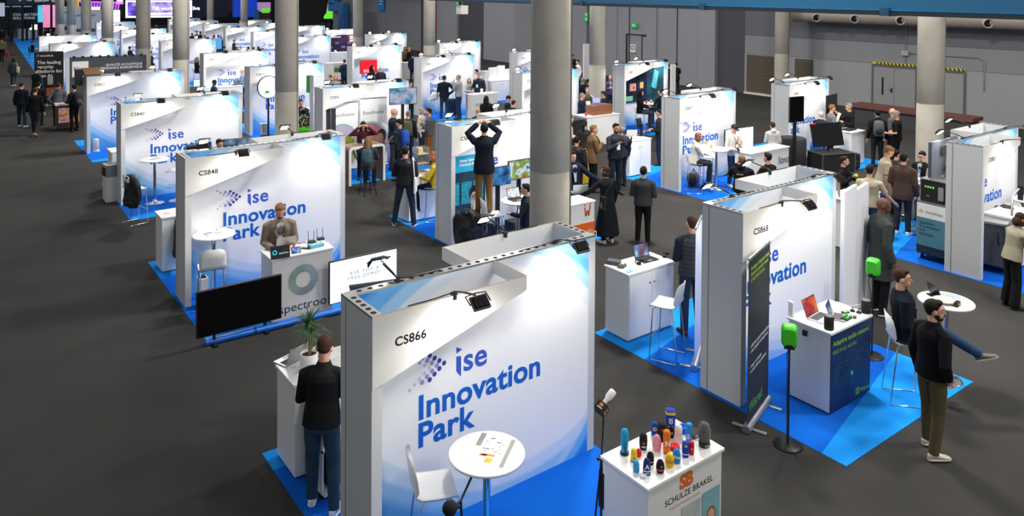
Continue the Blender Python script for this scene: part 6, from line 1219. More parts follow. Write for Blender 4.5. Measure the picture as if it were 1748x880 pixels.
q = at(778, 200, 0); b = MB().use(mat('1f2a40', .8)); b.box((-.2, 0, 0), (.25, .2, .75)); tag(b.build('trolley_bag', bevel=.06, loc=(q.x, q.y+.3, 0)), 'dark blue trolley bag between the two men in jeans', 'bag')
pc = counter('counter_cabinet', 'grey white counter with bold lettering behind the padded jacket person', at(828, 122, 1.05).x, at(828, 122, 1.05).x+1.5, at(828, 122, 1.05).y, at(828, 122, 1.05).y+.5); text('Poli', mat('2a2c30', .6), pc, (-.3, -.262, .45), .32)
person((0, 0), (853, 108), 'bearded person in dark suit behind white box displays', ang=165, top='1b2136', style='jacket', shirt='8aa4d0', hair='short', haircol='dark', beard='dark', nod=15, h=1.76)
wx = counter_px('white counter with three white display boards left of the nearest column', 839, 138, 1.25, .5, doors='-y')
for k, (x, h) in enumerate(((.25, .62), (.75, .68), (1.1, .5))): b = MB().use(PLASTIC_W); b.box((-.24, 0, 0), (.24, .05, h)); tag(b.build('display_board', loc=(wx.location.x-.62+x, wx.location.y, 1.05), rz=.1*k), ('left white display board', 'middle white display board', 'right low white display board')[k]+' left of the nearest column', 'board')
person((0, 0), (813, 118), 'person in black and white clothes behind the blond seated person', ang=-80, top='d8d8d6', hair='short', haircol='dark', lean=20, h=1.7)
person((0, 0), (830, 163), 'person with long dark hair in black seated before booth CS860', ang=-10, top='1a1818', hair='long', haircol='dark', h=1.62); person((0, 0), (868, 163), 'person in black cap and shirt looking down, above booth CS860', ang=100, top='1b1d20', cap='141416', hair='short', haircol='dark', nod=20, h=1.64); person((0, 0), (877, 171), 'person with brown hair in dark shirt above the panel of booth CS860', ang=40, top='23201e', hair='short', haircol='brown', nod=15, h=1.6)
person((0, 0), (816, 184), 'bald person with lime strap looking down behind booth CS860', ang=150, top='1a1c20', hair='bald', skin='m', nod=35, h=1.66)
person((0, 0), (692, 79), 'bearded person in tan shirt near the dark far door', ang=150, top='7a6a50', hair='long', haircol='fair', beard='fair', h=1.75); person((0, 0), (699, 81), 'person in dark jacket with red tie near the dark far door', ang=120, top='1a1d28', hair='short', haircol='blond', h=1.74, shirt='b02030'); person((0, 0), (705, 91), 'person in navy suit seen from behind right of the red screen booth', ang=30, top='182442', style='jacket', bottom='182036', hair='short', haircol='dark'); person((0, 0), (701, 139), 'person with dark hair in white behind the video screen', ang=140, top='e0dede', hair='short', haircol='dark', h=1.66); person((0, 0), (720, 87), 'person in grey shirt bending near the far concrete column', ang=-80, top='8a8a94', hair='short', haircol='dark', lean=20, h=1.6)
ac = counter_px('grey counter with large lettering behind the navy suited person', 690, 107, 1.1, .5, mb=mat('b5b3ae', .5)); text('an', mat('2a2c30', .6), ac, (.1, -.262, .5), .36)
# ------------------------------------------------------------------ right side: stand before the doors, beige team, CS885
def pp(u, v, label, ang=0, **k): return person((0, 0), (u, v), label, ang=ang, **k)
# booth with two black screens
for k, (u, v0, v1, w) in enumerate(((1359, 176, 208, .62), (1419, 167, 200, .8))):
    y = 13.0 if k == 0 else 13.9; q = on_y(u, v1, y); monitor('black_screen', ('left black screen on a post before the booth logo near the doors', 'right black screen on a post near the doors, behind the grey shirted person')[k], (q.x, y, 0), R((-6, 8)[k]), w, .75, stand='pole', lift=q.z, frame='232428')
q = xy(1368, 205, 1.05); b = MB().use(PLASTIC_W); b.box((-.05, -.3, 1.0), (1.2, .3, 1.05)); [b.box((x, -.25, 0), (x+.05, -.2, 1.0)) for x in (0, 1.1)]; [b.box((x, .2, 0), (x+.05, .25, 1.0)) for x in (0, 1.1)]; tag(b.build('white_table', loc=(q.x+.2, q.y+.1, 0)), 'white table with dark equipment behind the white haired person', 'table')
b = MB().use(MATT); b.box((-.4, -.2, 0), (.4, .2, .12)); tag(b.build('equipment_box', loc=(q.x+.7, q.y+.1, 1.05), bevel=.01), 'flat black equipment on the white table near the doors', 'box')
q = at(1362, 295, 0); r = thing('covered_drum', 'black fabric covered round box with white emblem beside the lettered white counter', 'box', (q.x, q.y+.2, 0)); b = MB().use(mat('1b1d26', .85, bump=.4, bscale=12)); b.lathe([(.4, 0), (.41, .5), (.4, 1.0), (.37, 1.03), (.001, 1.03)], n=28); b.build('cover', r); b = MB().use(PLASTIC_W); b.M = Matrix.Rotation(R(35), 4, 'Z'); [b.cbox(c, s) for c, s in (((0, -.41, .62), (.2, .01, .02)), ((0, -.41, .5), (.2, .01, .02)), ((-.1, -.41, .56), (.02, .01, .14)), ((.1, -.41, .56), (.02, .01, .14)), ((0, -.412, .56), (.12, .01, .03)))]; b.build('emblem_print', r)
q = at(1393, 278, 0); b = MB().use(mat('1668d0', .35)); b.smooth = True; b.tube([(0, 0, 0), (.02, 0, .18), (0, 0, .36), (.02, .0, .46), (.0, .0, .52)], [.16, .21, .16, .05, .09], 12); tag(b.build('plastic_bag', loc=(q.x, q.y, .3)), 'knotted blue plastic bag between the black drum and monitor', 'bag'); box_thing('blue_box', 'low blue box under the knotted plastic bag', 'box', (q.x-.25, q.y-.2, 0), (q.x+.25, q.y+.25, .3), mat('2a5a9a', .5))
q = at(1402, 296, .0); fc = flight_case('flight_case', 'large black equipment case under the tilted black monitor', (q.x+.5, q.y+.0, 0), R(-20), (1.15, .7, .6), MATT)
q2 = Vector((q.x+.52, q.y+.08, .6)); m = monitor('black_screen', 'large tilted black monitor with a red corner on the equipment case', q2, R(-16), 1.15, .7, stand='foot', lift=.14, tilt=-14); b = MB().use(mat('d82030', .4, emit=.6)); b.M = Matrix.Translation((0, 0, .14)) @ Matrix.Rotation(R(-14), 4, 'X'); b.box((-.57, -.03, .68), (-.38, .02, .71)); b.build('red_corner', m)
q = at(1452, 292, 0); r = thing('travel_bag', 'black travel bag on the carpet right of the tilted black monitor', 'bag', (q.x+.15, q.y+.2, 0), R(-15)); b = MB().use(mat('15161a', .7, bump=.3, bscale=40)); b.box((-.35, -.2, .03), (.35, .2, .5)); b.build('bag_body', r, bevel=.06); b = MB().use(mat('26282d', .6)); b.box((-.25, -.23, .08), (.25, -.2, .3)); b.build('front_pocket', r, bevel=.01)
pp(1402, 190, 'person with white hair and dark jacket near the doors, back to camera', 20, top='222427', hair='short', haircol='white', arms=('type', 'type'), lean=8, h=1.6); pp(1421, 178, 'fair haired person in grey shirt near the double doors', 65, top='6f747b', bottom='15161a', hair='short', haircol='fair', arms=('type', 'down'), h=1.8)
pg = pp(1449, 176, 'grey haired person in black hoodie holding papers and raising a hand', -110, top='16171a', bottom='202a3c', hair='short', haircol='grey', arms=('hold', 'wave'), h=1.82, hood=True, glasses=True); held(pg, 0, 'paper_sheet', 'white sheet with a red mark held by the grey haired person in black hoodie', 'paper', (.24, .003, .32), mat('eeeae6', .7), (0, .06, .1), 20)
pk = pp(1498, 187, 'person in black jacket with grey backpack near the double doors', -12, top='15161a', hair='short', haircol='black', hood=True, h=1.78, wide=1.12); backpack(pk, 'grey and black backpack on the person near the double doors', '5a5c60', '1e2023')
pp(1523, 184, 'bald person in grey behind the one in black polo near the doors', -60, top='5a5c60', hair='ring', haircol='grey', h=1.76); pq = pp(1530, 189, 'person in black polo shirt looking down at papers near the doors', -85, top='131417', bottom='131417', hair='short', haircol='grey', arms=('type', 'type'), sleeves='short', nod=25, h=1.8); held(pq, 0, 'paper_sheet', 'white leaflet held low by the person in black polo', 'paper', (.2, .003, .28), mat('e6e6e4', .7), (0, .0, -.1), 10)
c = counter_px('white cabinet in front of the double doors with papers on it', 1454, 226, .75, .6); tq = c.location; box_thing('dark_tray', 'flat dark tray on the white cabinet before the double doors', 'tray', (tq.x-.25, tq.y-.15, 1.05), (tq.x+.2, tq.y+.15, 1.09), MATT)
# beige team
pb = pp(1442, 266, 'person in black with lanyard holding a tennis ball behind the beige team counter', 100, look=-10, top='141518', hair='short', haircol='brown', arms=('reach', 'phone'), legs='sit', seat=.5, badge='e6ecf2', wide=1.1)
o = pb[0]; w = o.matrix_basis @ (pb[1]['wr'][1]+Vector((0, .06, .03))); b = MB().use(mat('c8d83a', .8, bump=.4, bscale=120)); b.smooth = True; b.ell((0, 0, 0), (.05, .05, .05), 16, 10); tag(b.build('tennis_ball', loc=w), 'yellow tennis ball held by the person in black', 'ball')
q = xy(1440, 325, .9); box_thing('dark_table', 'low dark table with a laptop before the person holding the ball', 'table', (q.x-.6, q.y-.3, 0), (q.x+.4, q.y+.35, .8), mat('1f2c36', .6)); laptop((q.x-.1, q.y, .8), R(150), 'dark laptop on the low dark table', lid='22252a', cols=('1a3a5a', '3a7ab0'))
c = counter_px('white counter of the beige team with a wooden frame on top', 1448, 342, 1.25, .55, doors='-y'); tq = c.location
b = MB().use(mat('c98a4a', .5)); b.box((-.16, 0, 0), (.16, .02, .3)); b.use(mat('8a8f96', .4)); b.box((-.19, .02, 0), (.19, .035, .36)); tag(b.build('wooden_easel', loc=(tq.x-.4, tq.y+.05, 1.05), rz=R(35)), 'orange wooden panel standing on the beige team counter', 'panel'); b = MB().use(MATT); b.cbox((0, 0, .03), (.12, .08, .06)); tag(b.build('desk_device', bevel=.01, loc=(tq.x+.35, tq.y, 1.05)), 'small black device at the right of the beige team counter', 'device')
pp(1485, 281, 'person in beige polo with back lettering reaching an arm aside', 10, top='b5aa92', bottom='33405a', hair='short', haircol='dark', arms=('type', 'side'), sleeves='short', backlogo=('Soundshape', '6a604e'), wide=1.12, h=1.76); pp(1518, 249, 'person in beige polo with fair hair bending over the counter', 75, top='b9ad94', bottom='3a567a', bkind='denim', hair='short', haircol='fair', arms=('down', 'down'), sleeves='short', nod=30, lean=12, h=1.86)
person(None, (1540, 261), 'person in brown jacket seen from behind at the small white table', ang=10, top='4a3a32', bottom='2a2c34', style='jacket', hair='short', haircol='dark', arms=('type', 'down'), feet=(1540, 400), shoes='e6e4e0', sole='f0f0ee', wide=1.1); pp(1532, 256, 'person in olive jacket with dark hair beside the brown jacket', 60, top='3a3a30', hair='short', haircol='black', arms=('type', 'reach'), h=1.58)
pp(1574, 258, 'person with glasses and black vest over lanyard at the small white table', -150, top='1b1c20', hair='short', haircol='black', glasses=True, arms=('table', 'type'), badge='8fb0d8', nod=15, shirt='c8d4e2', h=1.66); pp(1603, 262, 'person in beige shirt hidden behind the wall screen of booth CS885', -20, top='b5aa92', bottom='17181b', hair='short', haircol='dark', sleeves='short', arms=('back', 'back'), h=1.8)
q = xy(1570, 308, 1.1); table((q.x, q.y), 'small white table with a plate where the glasses person stands'); b = MB().use(PLASTIC_W); b.lathe([(.07, 0), (.12, .012), (.125, .018), (.001, .01)], n=24); b.use(mat('6aa84a', .6)); rr = random.Random(3); [b.ell((rr.uniform(-.06, .06), rr.uniform(-.06, .06), .025), (.02, .02, .012), 8, 5) for k in range(8)]; tag(b.build('food_plate', loc=(q.x-.05, q.y-.1, 1.1)), 'white plate of green salad on the small white table', 'plate')
q = xy(1562, 335, .78); stool(q, R(60), 'white bar stool right of the person in brown jacket')
# CS885: screen on the side, trolley, right edge
m = monitor('wall_screen', 'big screen seen from behind on the left side of booth CS885', (16.3, 7.22, 0), pi, 1.15, .72, cols=('16305a', '2a62a8', '8ab8e0'), lift=1.66, thick=.07, frame='4e5359'); b = MB().use(MATT); [b.box((x-.1, .035, 1.62+z), (x+.1, .075, 1.62+z+.2)) for x, z in ((-.2, .38), (.12, .45), (-.1, .1))]; b.tube([(-.2, .06, 2.05), (0, .09, 1.9), (.1, .06, 1.75)], .012, 6); b.build('rear_bracket', m); b = MB().use(ALU); b.box((-.03, .04, 0), (.03, .1, 2.3)); b.build('pole', m)
q0, q1 = at(1563, 440, 0), at(1605, 452, 0); dd = (q1-q0); r = thing('equipment_trolley', 'tall trolley with white and teal front panel at the left of booth CS885', 'trolley', (q0.x, q0.y, 0), atan2(dd.y, dd.x)); tw_ = max(.62, dd.length*1.15)
b = MB().use(MATT); b.box((0, .02, .12), (tw_, .55, 1.15)); b.build('body', r, bevel=.005); b = MB().use(mat('4f8795', .5)); b.box((.01, .0, .3), (tw_-.01, .02, .86)); b.use(mat('f0f0ee', .5)); b.box((.01, .0, .86), (tw_-.01, .02, 1.14)); b.use(mat('1e2c34', .5)); b.box((.01, .0, .14), (tw_-.01, .02, .3)); b.use(mat('e8a03a', .5)); [b.box((.05+.03*k, -.003, .96), (.07+.03*k, .0, 1.0+.03*(k % 2))) for k in range(3)]; b.build('front_panel', r)
text('Soundshape', mat('7a7c80', .6), r, (.18, -.004, .96), .07); text('Specialists\nTransmission\nand\nSolutions', mat('1f3a44', .6), r, (.06, -.004, .74), .075)
b = MB().use(ALU); [b.box((x, y, .1), (x+.03, y+.03, 1.18)) for x in (0, tw_-.03) for y in (.01, .53)]; b.box((0, .01, 1.15), (tw_, .56, 1.18)); b.build('frame', r)
for x in (.08, tw_-.08):
    for y in (.1, .48): b = MB().use(BLACK); b.M = Matrix.Translation((x, y, .05)); b.tube([(-.015, 0, 0), (.015, 0, 0)], .05, 14); b.build('wheel', r)
r2 = thing('rack_case', 'open black rack case with green lights on top of the tall trolley', 'case', (q0.x, q0.y, 1.18), atan2(dd.y, dd.x)); b = MB().use(MATT); b.box((.05, .05, 0), (tw_-.04, .5, .42)); b.build('body', r2); b = MB().use(ALU); [b.box((x, y, 0), (x+.02, y+.02, .45)) for x in (.04, tw_-.05) for y in (.04, .49)]; b.box((.04, .04, .43), (tw_-.03, .51, .45)); b.build('frame', r2); b = MB().use(mat('6fe03a', .4, emit=2)); [b.cbox((.15+.05*k, .045, .3), (.02, .006, .03)) for k in range(4)]; b.use(mat('2a5a5a', .5, emit=.3)); b.cbox((.2, .045, .12), (.06, .006, .04)); b.use(mat('8a8f94', .3)); b.cbox((.45, .04, .2), (.1, .02, .26)); b.build('lights', r2)
q = xy(1738, 330, 1.1); tq = Vector((18.02, 6.24, 0)); table(tq, 'white round bar table at the right edge before booth CS885')
b = MB().use(BLACK); b.lathe([(.04, 0), (.042, .02), (.042, .2), (.025, .235), (.025, .25)], n=18); b.use(mat('c8a884', .4)); b.lathe([(.027, .25), (.027, .29), (.001, .295)], n=18); tag(b.build('thermos_bottle', loc=(tq.x-.07, tq.y-.08, 1.1)), 'black bottle with beige lid on the right edge table', 'bottle'); b = MB().use(BLACK); b.cbox((0, 0, .15), (.02, .1, .3)); tag(b.build('phone_stand', loc=(tq.x-.26, tq.y+.1, 1.1)), 'thin black upright device on the right edge table', 'device'); b = MB().use(mat('d8b48a', .7)); b.smooth = True; [b.ell((.07*k, .03*(k % 2), .03), (.04, .035, .03), 10, 7) for k in range(3)]; tag(b.build('bread_rolls', loc=(tq.x+.0, tq.y+.1, 1.1)), 'bread rolls on the right edge table', 'food')
q = at(1700, 462, 0); r = thing('tool_trolley', 'grey wheeled case trolley with tall handle right of booth CS885', 'trolley', (q.x-.02, q.y+.0, 0), R(10)); b = MB().use(mat('4a4c50', .5)); b.box((-.22, -.2, .16), (.3, .25, .95)); b.build('body', r, bevel=.01); b = MB().use(ALU); [b.box((x, y, .12), (x+.03, y+.03, .99)) for x in (-.24, .29) for y in (-.22, .24)]; b.box((-.24, -.22, .95), (.32, .27, .99)); b.build('frame', r); b = MB().use(mat('c9cbd0', .6)); b.M = Matrix.Translation((-.05, -.205, .55)) @ Matrix.Rotation(pi/4, 4, 'Y'); b.cbox((0, 0, 0), (.14, .006, .14)); b.build('sticker_print', r)
b = MB().use(BLACK); b.tube([(-.24, -.1, .9), (-.34, -.1, .88), (-.34, -.1, .62), (-.24, -.1, .6)], .016, 8); b.build('handle', r); b = MB().use(ALU); b.tube([(.28, -.2, .9), (.28, -.2, 1.42), (.9, -.2, 1.46)], .02, 8); b.build('handle', r)
for s in (-.28, .32): b = MB().use(BLACK); b.M = Matrix.Translation((.0, s, .15)); b.tube([(0, -.04, 0), (0, .04, 0)], .15, 22); b.use(GREYMET).tube([(0, -.045, 0), (0, .045, 0)], .06, 14); b.build('wheel', r)
garment('brown_jacket', (at(1722, 420, .4).x+.4, at(1722, 420, .4).y+.2, .45), R(80), 'brown jacket hung over a seat behind the grey trolley', '3f2a22', 'jacket', .9); stool((at(1722, 420, .4).x+.5, at(1722, 420, .4).y+.25), R(70), 'stool under the brown jacket at the right edge')
person(None, (1734, 363), 'person with brown bob in cream lace sweater and dark trousers at the right edge', ang=55, top='a39c88', bottom='14161a', kind='knit', style='wideleg', hair='bob', haircol='brown', arms=('table', 'table'), nod=30, lean=10, feet=(1726, 524))
c = counter('white_trolley_table', 'white counter at the right edge behind the cream sweater woman', at(1730, 372, 1.05).x, at(1730, 372, 1.05).x+1.0, at(1730, 372, 1.05).y, at(1730, 372, 1.05).y+.5)
lamp((20.3, 6.6, 2.7), R(40), 'upper floodlight on a long arm at the right edge'); lamp((20.1, 6.2, 2.5), R(40), 'lower floodlight on a long arm at the right edge')
# behind the nearest column: CS877 and its neighbours
b = MB(); y = 21.78; X = 21.19; b.use(mat('1a2040', .5, vary=.7, vscale=2.5)); b.prism([(X+.5, .95), (X+1.75, .95), (X+1.75, 2.25), (X+1.4, 2.25), (X+.5, 1.95)], y-.006, y, 'y'); b.use(mat('1d4f5c', .5, vary=.5, vscale=3)); b.prism([(X+1.75, .6), (X+2.75, .6), (X+2.75, 2.3), (X+1.75, 2.25)], y-.006, y, 'y'); b.use(mat('d8a890', .6)); b.cbox((X+.95, y-.008, 1.55), (.35, .004, .3)); b.use(mat('d83a4a', .6)); b.cbox((X+1.0, y-.011, 1.52), (.12, .004, .12)); b.use(mat('e8c060', .6)); b.cbox((X+1.45, y-.008, 1.6), (.2, .004, .25)); b.use(mat('7ac8a0', .6)); b.cbox((X+.75, y-.009, 1.1), (.4, .004, .2)); b.use(mat('5ac0d0', .6, vary=.5, vscale=20)); b.prism([(X+2.0, 1.5), (X+2.3, 1.4), (X+2.45, 2.1), (X+2.2, 2.2)], y-.01, y-.006, 'y'); tag(b.build('poster_wall', loc=(0, -.06, 0)), 'dark teal picture poster inside the booth with two seated people', 'poster')
tq = at(1107, 224, 0); table(tq, 'white bar table with food before the dark teal poster'); 
for k, (n, c, l) in enumerate((('snack_box', 'c02a36', 'small red snack box'), ('snack_tray', 'c8a03a', 'tray of yellow snacks'), ('paper_cup', 'b88a5a', 'brown paper cup'), ('snack_cup', 'd8a870', 'tan cup'))): b = MB().use(mat(c, .6)); b.lathe([(.04, 0), (.05, .07+.03*(k > 1)), (.001, .06)], n=12); tag(b.build(n, loc=(tq.x-.2+.13*k, tq.y-.05+.1*(k % 2), 1.1)), l+' on the table before the dark teal poster', 'food' if k < 2 else 'cup')
for (u, v, l, ang, kw) in ((1094, 153, 'person with long black hair in black seated before the dark teal poster', 85, dict(top='131316', bottom='3a3c42', hair='long', haircol='black')), (1127, 151, 'person in dark navy seated with back turned before the dark teal poster', -60, dict(top='151c2a', bottom='2a2c34', hair='short', haircol='brown'))):
    z = pp(u, v, l, ang, legs='stool', arms=('table', 'table'), **kw); stool(z[0].location, z[0].rotation_euler.z, 'white stool under the '+l[7:].split(' seated')[0])
pp(1125, 186, 'person in dark grey jacket with beard left of booth CS879', -80, top='26282b', bottom='1c2a40', hair='short', haircol='dark', arms=('type', 'type')); 
person(None, (1145, 109), 'slim person in black beside the tall white board near the partition', ang=20, top='17181b', bottom='17181b', hair='short', haircol='brown', feet=(1143, 158)); person(None, (1154, 107), 'person in dark navy suit right of the tall white board near the partition', ang=15, top='141a28', bottom='141a28', style='jacket', hair='short', haircol='black', arms=('down', 'chin'), feet=(1154, 160)); q = at(1148, 162, 0); b = MB().use(PLASTIC_W); b.box((-.12, -.06, 0), (.14, .06, 1.62)); tag(b.build('display_board', loc=(q.x, q.y, 0), rz=R(-20)), 'tall white board between two dark clad people', 'board')
c = counter_px('white fronted bar with boxes and laptops left of booth CS877', 1003, 200, 1.5, .7); tq = c.location
box_thing('dark_bar', 'black cloth covered table left of the white fronted bar', 'table', (tq.x-1.9, tq.y-.4, 0), (tq.x-.85, tq.y+.5, 1.0), MATT); box_thing('wooden_crate', 'dark box with copper wooden side on the white fronted bar', 'box', (tq.x-.35, tq.y-.2, 1.05), (tq.x+.55, tq.y+.2, 1.38), mat('8a5a3a', .4, vary=.4, vscale=20))
q = tp(1018, 185); laptop((tq.x+.1, tq.y+.1, 1.4), R(-10), 'laptop with lilac screen on the copper sided box', blank='8a88d8', emit=1); q = tp(1007, 188); tablet(1007, 188, R(5), .24, .34, 'white upright tablet on the white fronted bar', blank=('dbe8f0', 1.0)); b = MB().use(mat('c82a3a', .5)); b.lathe([(.04, 0), (.045, .12), (.001, .12)], n=12); tag(b.build('red_cup', loc=(tq.x-.6, tq.y-.1, 1.05)), 'red cup on the white fronted bar', 'cup')
pp(995, 132, 'bald person in navy with back turned near the green exit column', 20, top='171f30', hair='buzz', haircol='grey', h=1.86); pp(1006, 134, 'dark haired person in black leaning by the concrete column', 60, top='1a1b1f', hair='short', haircol='black', h=1.66); pp(1042, 128, 'bald person in purple cardigan with crossed arms', 170, top='5a4668', bottom='202430', hair='bald', arms=('crossed', 'crossed'), badge='dfe6ee', shirt='b8c4d8'); pp(1003, 149, 'grey haired person in olive padded vest behind the bar', 170, top='d0ccc4', vest='55563c', hair='short', haircol='grey', badge='e6e6e6'); pp(994, 158, 'person in dark teal sweater with shaved head at the bar', 70, top='16283a', hair='buzz', haircol='grey', nod=15, arms=('type', 'type')); pp(1029, 155, 'person with glasses in navy sweater at the lilac laptop', -85, top='182636', hair='short', haircol='brown', glasses=True, arms=('type', 'type'))
pp(977, 92, 'person in black shirt with white back print far behind the column', 10, top='17191c', hair='short', haircol='dark', backlogo=('CREW', 'e8e8e8')); pp(986, 102, 'person in white with dark headset far behind the column', -120, top='e2e2e0', hair='short', haircol='black')
box_thing('white_board', 'white board with grey box right of the blue booth corner by the column', 'board', (at(984, 137, 0).x+.6, at(984, 137, 0).y, 0), (at(984, 137, 0).x+1.1, at(984, 137, 0).y+.1, 2.2), PLASTIC_W)
# ------------------------------------------------------------------ left: walkers, dark stand, CS822
def wk(u, v, fu, fv, label, ang, **k): return person(None, (u, v), label, ang=ang, feet=(fu, fv), **k)
pw = wk(23, 99, 23, 148, 'walking person with black bob, grey coat and white tote', 5, top='3c3d42', bottom='1f3a50', bkind='denim', hair='bob', haircol='black', legs='walk', style='jacket', shoes='d8d4c8')
t = local_thing(pw, 'tote_bag', 'white tote bag on the shoulder of the walking person in grey coat', 'bag'); b = MB().use(mat('c8c2b2', .8)); b.box((.16, -.2, .85), (.3, .2, 1.2)); b.build('bag_body', t, bevel=.04); b = MB().use(mat('c8c2b2', .8)); b.tube([(.22, -.12, 1.18), (.17, -.04, 1.45), (.22, .1, 1.18)], .014, 6); b.build('strap', t)
pj = wk(3, 64, 3, 105, 'walking person in tan jacket at the left edge of the photo', 8, top='8a7a52', bottom='1b1c20', legs='walk', kind='puffer', hair='short', haircol='dark'); t = local_thing(pj, 'red_bag', 'red bag carried by the walker in tan jacket', 'bag'); b = MB().use(mat('b81a28', .6)); b.box((.2, -.1, .35), (.42, .15, .72)); b.build('bag_body', t, bevel=.04)
wk(61, 115, 62, 186, 'person in dark suit looking at a phone beside the blue banner', 55, top='15171c', style='jacket', bottom='15171c', hair='short', haircol='dark', arms=('phone', 'down'), nod=25); wk(39, 140, 37, 217, 'person in navy sweatshirt and blue jeans walking at the left', 25, top='131722', bottom='1d3148', bkind='denim', hair='short', haircol='brown', legs='shift', shoes='c0bcb0'); wk(60, 139, 66, 214, 'person with shaved head in black behind the walker in dark grey trousers', 20, top='121215', bottom='17181b', hair='buzz', haircol='dark'); wk(54, 149, 60, 232, 'person in black shirt and dark grey trousers walking, nearest at the left', 15, top='101114', bottom='303134', hair='short', haircol='brown', legs='walk', shoes='a89878', wide=1.12); wk(98, 140, 100, 220, 'person in grey hoodie and black trousers before the tall banner', 10, top='5e6066', bottom='101114', hair='buzz', haircol='brown', hood=True, legs='shift', arms=('pocket', 'pocket'), shoes='b8b4a8', wide=1.12)
pa = wk(130, 144, 127, 224, 'person in black jacket with grey bag strap at the left of booth CS822', -40, top='121317', bottom='121317', hair='short', haircol='black', arms=('type', 'type')); backpack(pa, 'dark backpack on the person left of booth CS822', '1a1b1e', '4a4c50')
bn = banner('rollup_banner', 'tall dark banner with white words about a security platform', (at(84, 182, 0).x, at(84, 182, 0).y, 0), R(-14), 1.15, 2.5, mat('1b1c22', .6, vary=.3, vscale=2)); b = MB().use(mat('0f4a80', .6, vary=.4, vscale=2)); b.prism([(-.575, .1), (-.1, .1), (-.25, 1.3), (-.575, 1.5)], -.007, -.005, 'y'); b.use(mat('c8622a', .6, vary=.5, vscale=9)); b.prism([(-.1, .5), (.575, .5), (.575, .9), (-.1, .85)], -.008, -.005, 'y'); b.use(mat('b8b0a4', .6)); b.cbox((.05, -.008, 1.2), (.22, .004, .4)); b.build('poster_print', bn); text('The leading\nsecurity\nplatform for\nGen AI', PLASTIC_W, bn, (-.46, -.009, 1.95), .2, bold=.015); text('// neuralhub', PLASTIC_W, bn, (-.46, -.009, 2.28), .13, bold=.01)
# dark fabric wall
px0 = at(112, 180, 0); dw = thing('fabric_wall', 'dark grey fabric wall with white square sign behind booth CS822', 'wall', (3.94, 36.3, 0)); b = MB().use(mat('4a4e56', .9, bump=.5, bscale=2)); b.box((.1, 0, 0), (3.07, .06, 2.5)); b.build('fabric_panel', dw); b = MB().use(mat('dcdcd8', .5)); b.box((0, -.06, 0), (.13, .06, 2.48)); b.build('post', dw); b = MB().use(PLASTIC_W); b.box((.23, -.012, 1.68), (.83, -.001, 2.32)); b.build('square_sign', dw); text('Pikip', mat('6a6258', .6), dw, (.28, -.014, 1.95), .22); text('QUALITE ACOUSTIQUE\nINDEPENDANCE ENERGETIQUE', PLASTIC_W, dw, (2.9, -.01, 2.08), .135, bold=.01, align='RIGHT'); b = MB().use(BLACK); [b.cbox((.3+.32*k, -.02, 2.52), (.1, .05, .06)) for k in range(9)]; b.build('clips', dw)
r = thing('cardboard_box', 'open brown cardboard box on top of booth CS822', 'box', (3.62, 28.42, 2.503)); b = MB().use(mat('9a7a56', .8)); b.box((-.05, -.1, 0), (.5, -.08, .14)); b.box((-.05, .28, 0), (.5, .3, .22)); b.box((-.05, -.1, 0), (-.03, .3, .22)); b.box((-.05, -.1, 0), (.5, .3, .02)); b.build('carton', r); b = MB().use(mat('2a2724', .7)); b.box((-.26, -.1, -.32), (-.06, .25, .2)); b.build('dark_flap', r)
q = at(118, 222, 0); r = thing('demo_cart', 'small cart with a lit picture screen before the dark fabric wall', 'cart', (q.x, q.y, 0)); b = MB().use(PLASTIC_W); b.box((-.45, 0, .95), (.45, .5, 1.02)); b.use(mat('5a4a3c', .6)); b.box((-.42, .02, .12), (.42, .48, .95)); b.build('body', r); b = MB().use(screen_mat(('3a241a', 'c08a5a', '2a4a9a'), .8, 6, 4)); b.box((-.34, .0, .3), (.34, .018, .85)); b.build('display', r)
b = MB().use(mat('b8babc', .4)); b.lathe([(.12, 0), (.12, .03), (.07, .04), (.09, .1), (.09, .38), (.06, .42), (.001, .42)], n=16); tag(b.build('metal_can', loc=(at(164, 258, 0).x, at(164, 258, 0).y, 0)), 'small silver can on the blue carpet inside booth CS822', 'can')
p = pp(56, 70, 'person in navy shirt and cap seated on a black chair on blue carpet', 80, top='121a2a', bottom='15161c', cap='121418', hair='short', haircol='dark', arms=('table', 'table'), legs='sit', seat=.46, sleeves='short', h=1.7)
r = thing('black_chair', 'black chair under the person in navy cap at the far left carpet', 'chair', p[0].location, p[0].rotation_euler.z); b = MB().use(BLACK); b.box((-.24, -.22, .43), (.24, .24, .47)); b.build('seat', r, bevel=.02); b = MB().use(BLACK); b.box((-.23, -.25, .5), (.23, -.2, .86)); b.build('backrest', r, bevel=.02)
for s in (-1, 1):
    for f in (-1, 1): b = MB().use(BLACK); b.tube([(s*.18, f*.18, .44), (s*.24, f*.24, 0)], .014, 6); b.build('leg', r)
c0 = at(20, 66, 0); b = MB().use(CARP_L); b.prism([(at(20, 65, 0).x, at(20, 65, 0).y), (at(58, 121, 0).x, at(58, 121, 0).y), (at(58, 121, 0).x+6, at(58, 121, 0).y), (at(20, 65, 0).x+9, at(20, 65, 0).y)], .001, .005); tag(b.build('aisle_carpet'), 'light blue carpet strip at the far left with a seated person', 'carpet')
for (u, v, l) in ((44, 67, 'white blue counter with a plant at the far left'), (67, 66, 'second white blue counter at the far left')): q = at(u, v, 0); counter('counter_cabinet', l, q.x-.7, q.x+.6, q.y, q.y+.6, h=1.1, mat_body=mat('aab6cc', .5))
q = at(44, 67, 0); b = MB().use(mat('3f6a34', .7, bump=.6, bscale=20)); rr = random.Random(9); [b.tube([(0, 0, 0), (rr.uniform(-.3, .3), rr.uniform(-.2, .2), rr.uniform(.25, .5))], [.05, .004], 5) for k in range(40)]; tag(b.build('green_plant', loc=(q.x-.1, q.y+.3, 1.1)), 'leafy green plant on the far left counter', 'plant')
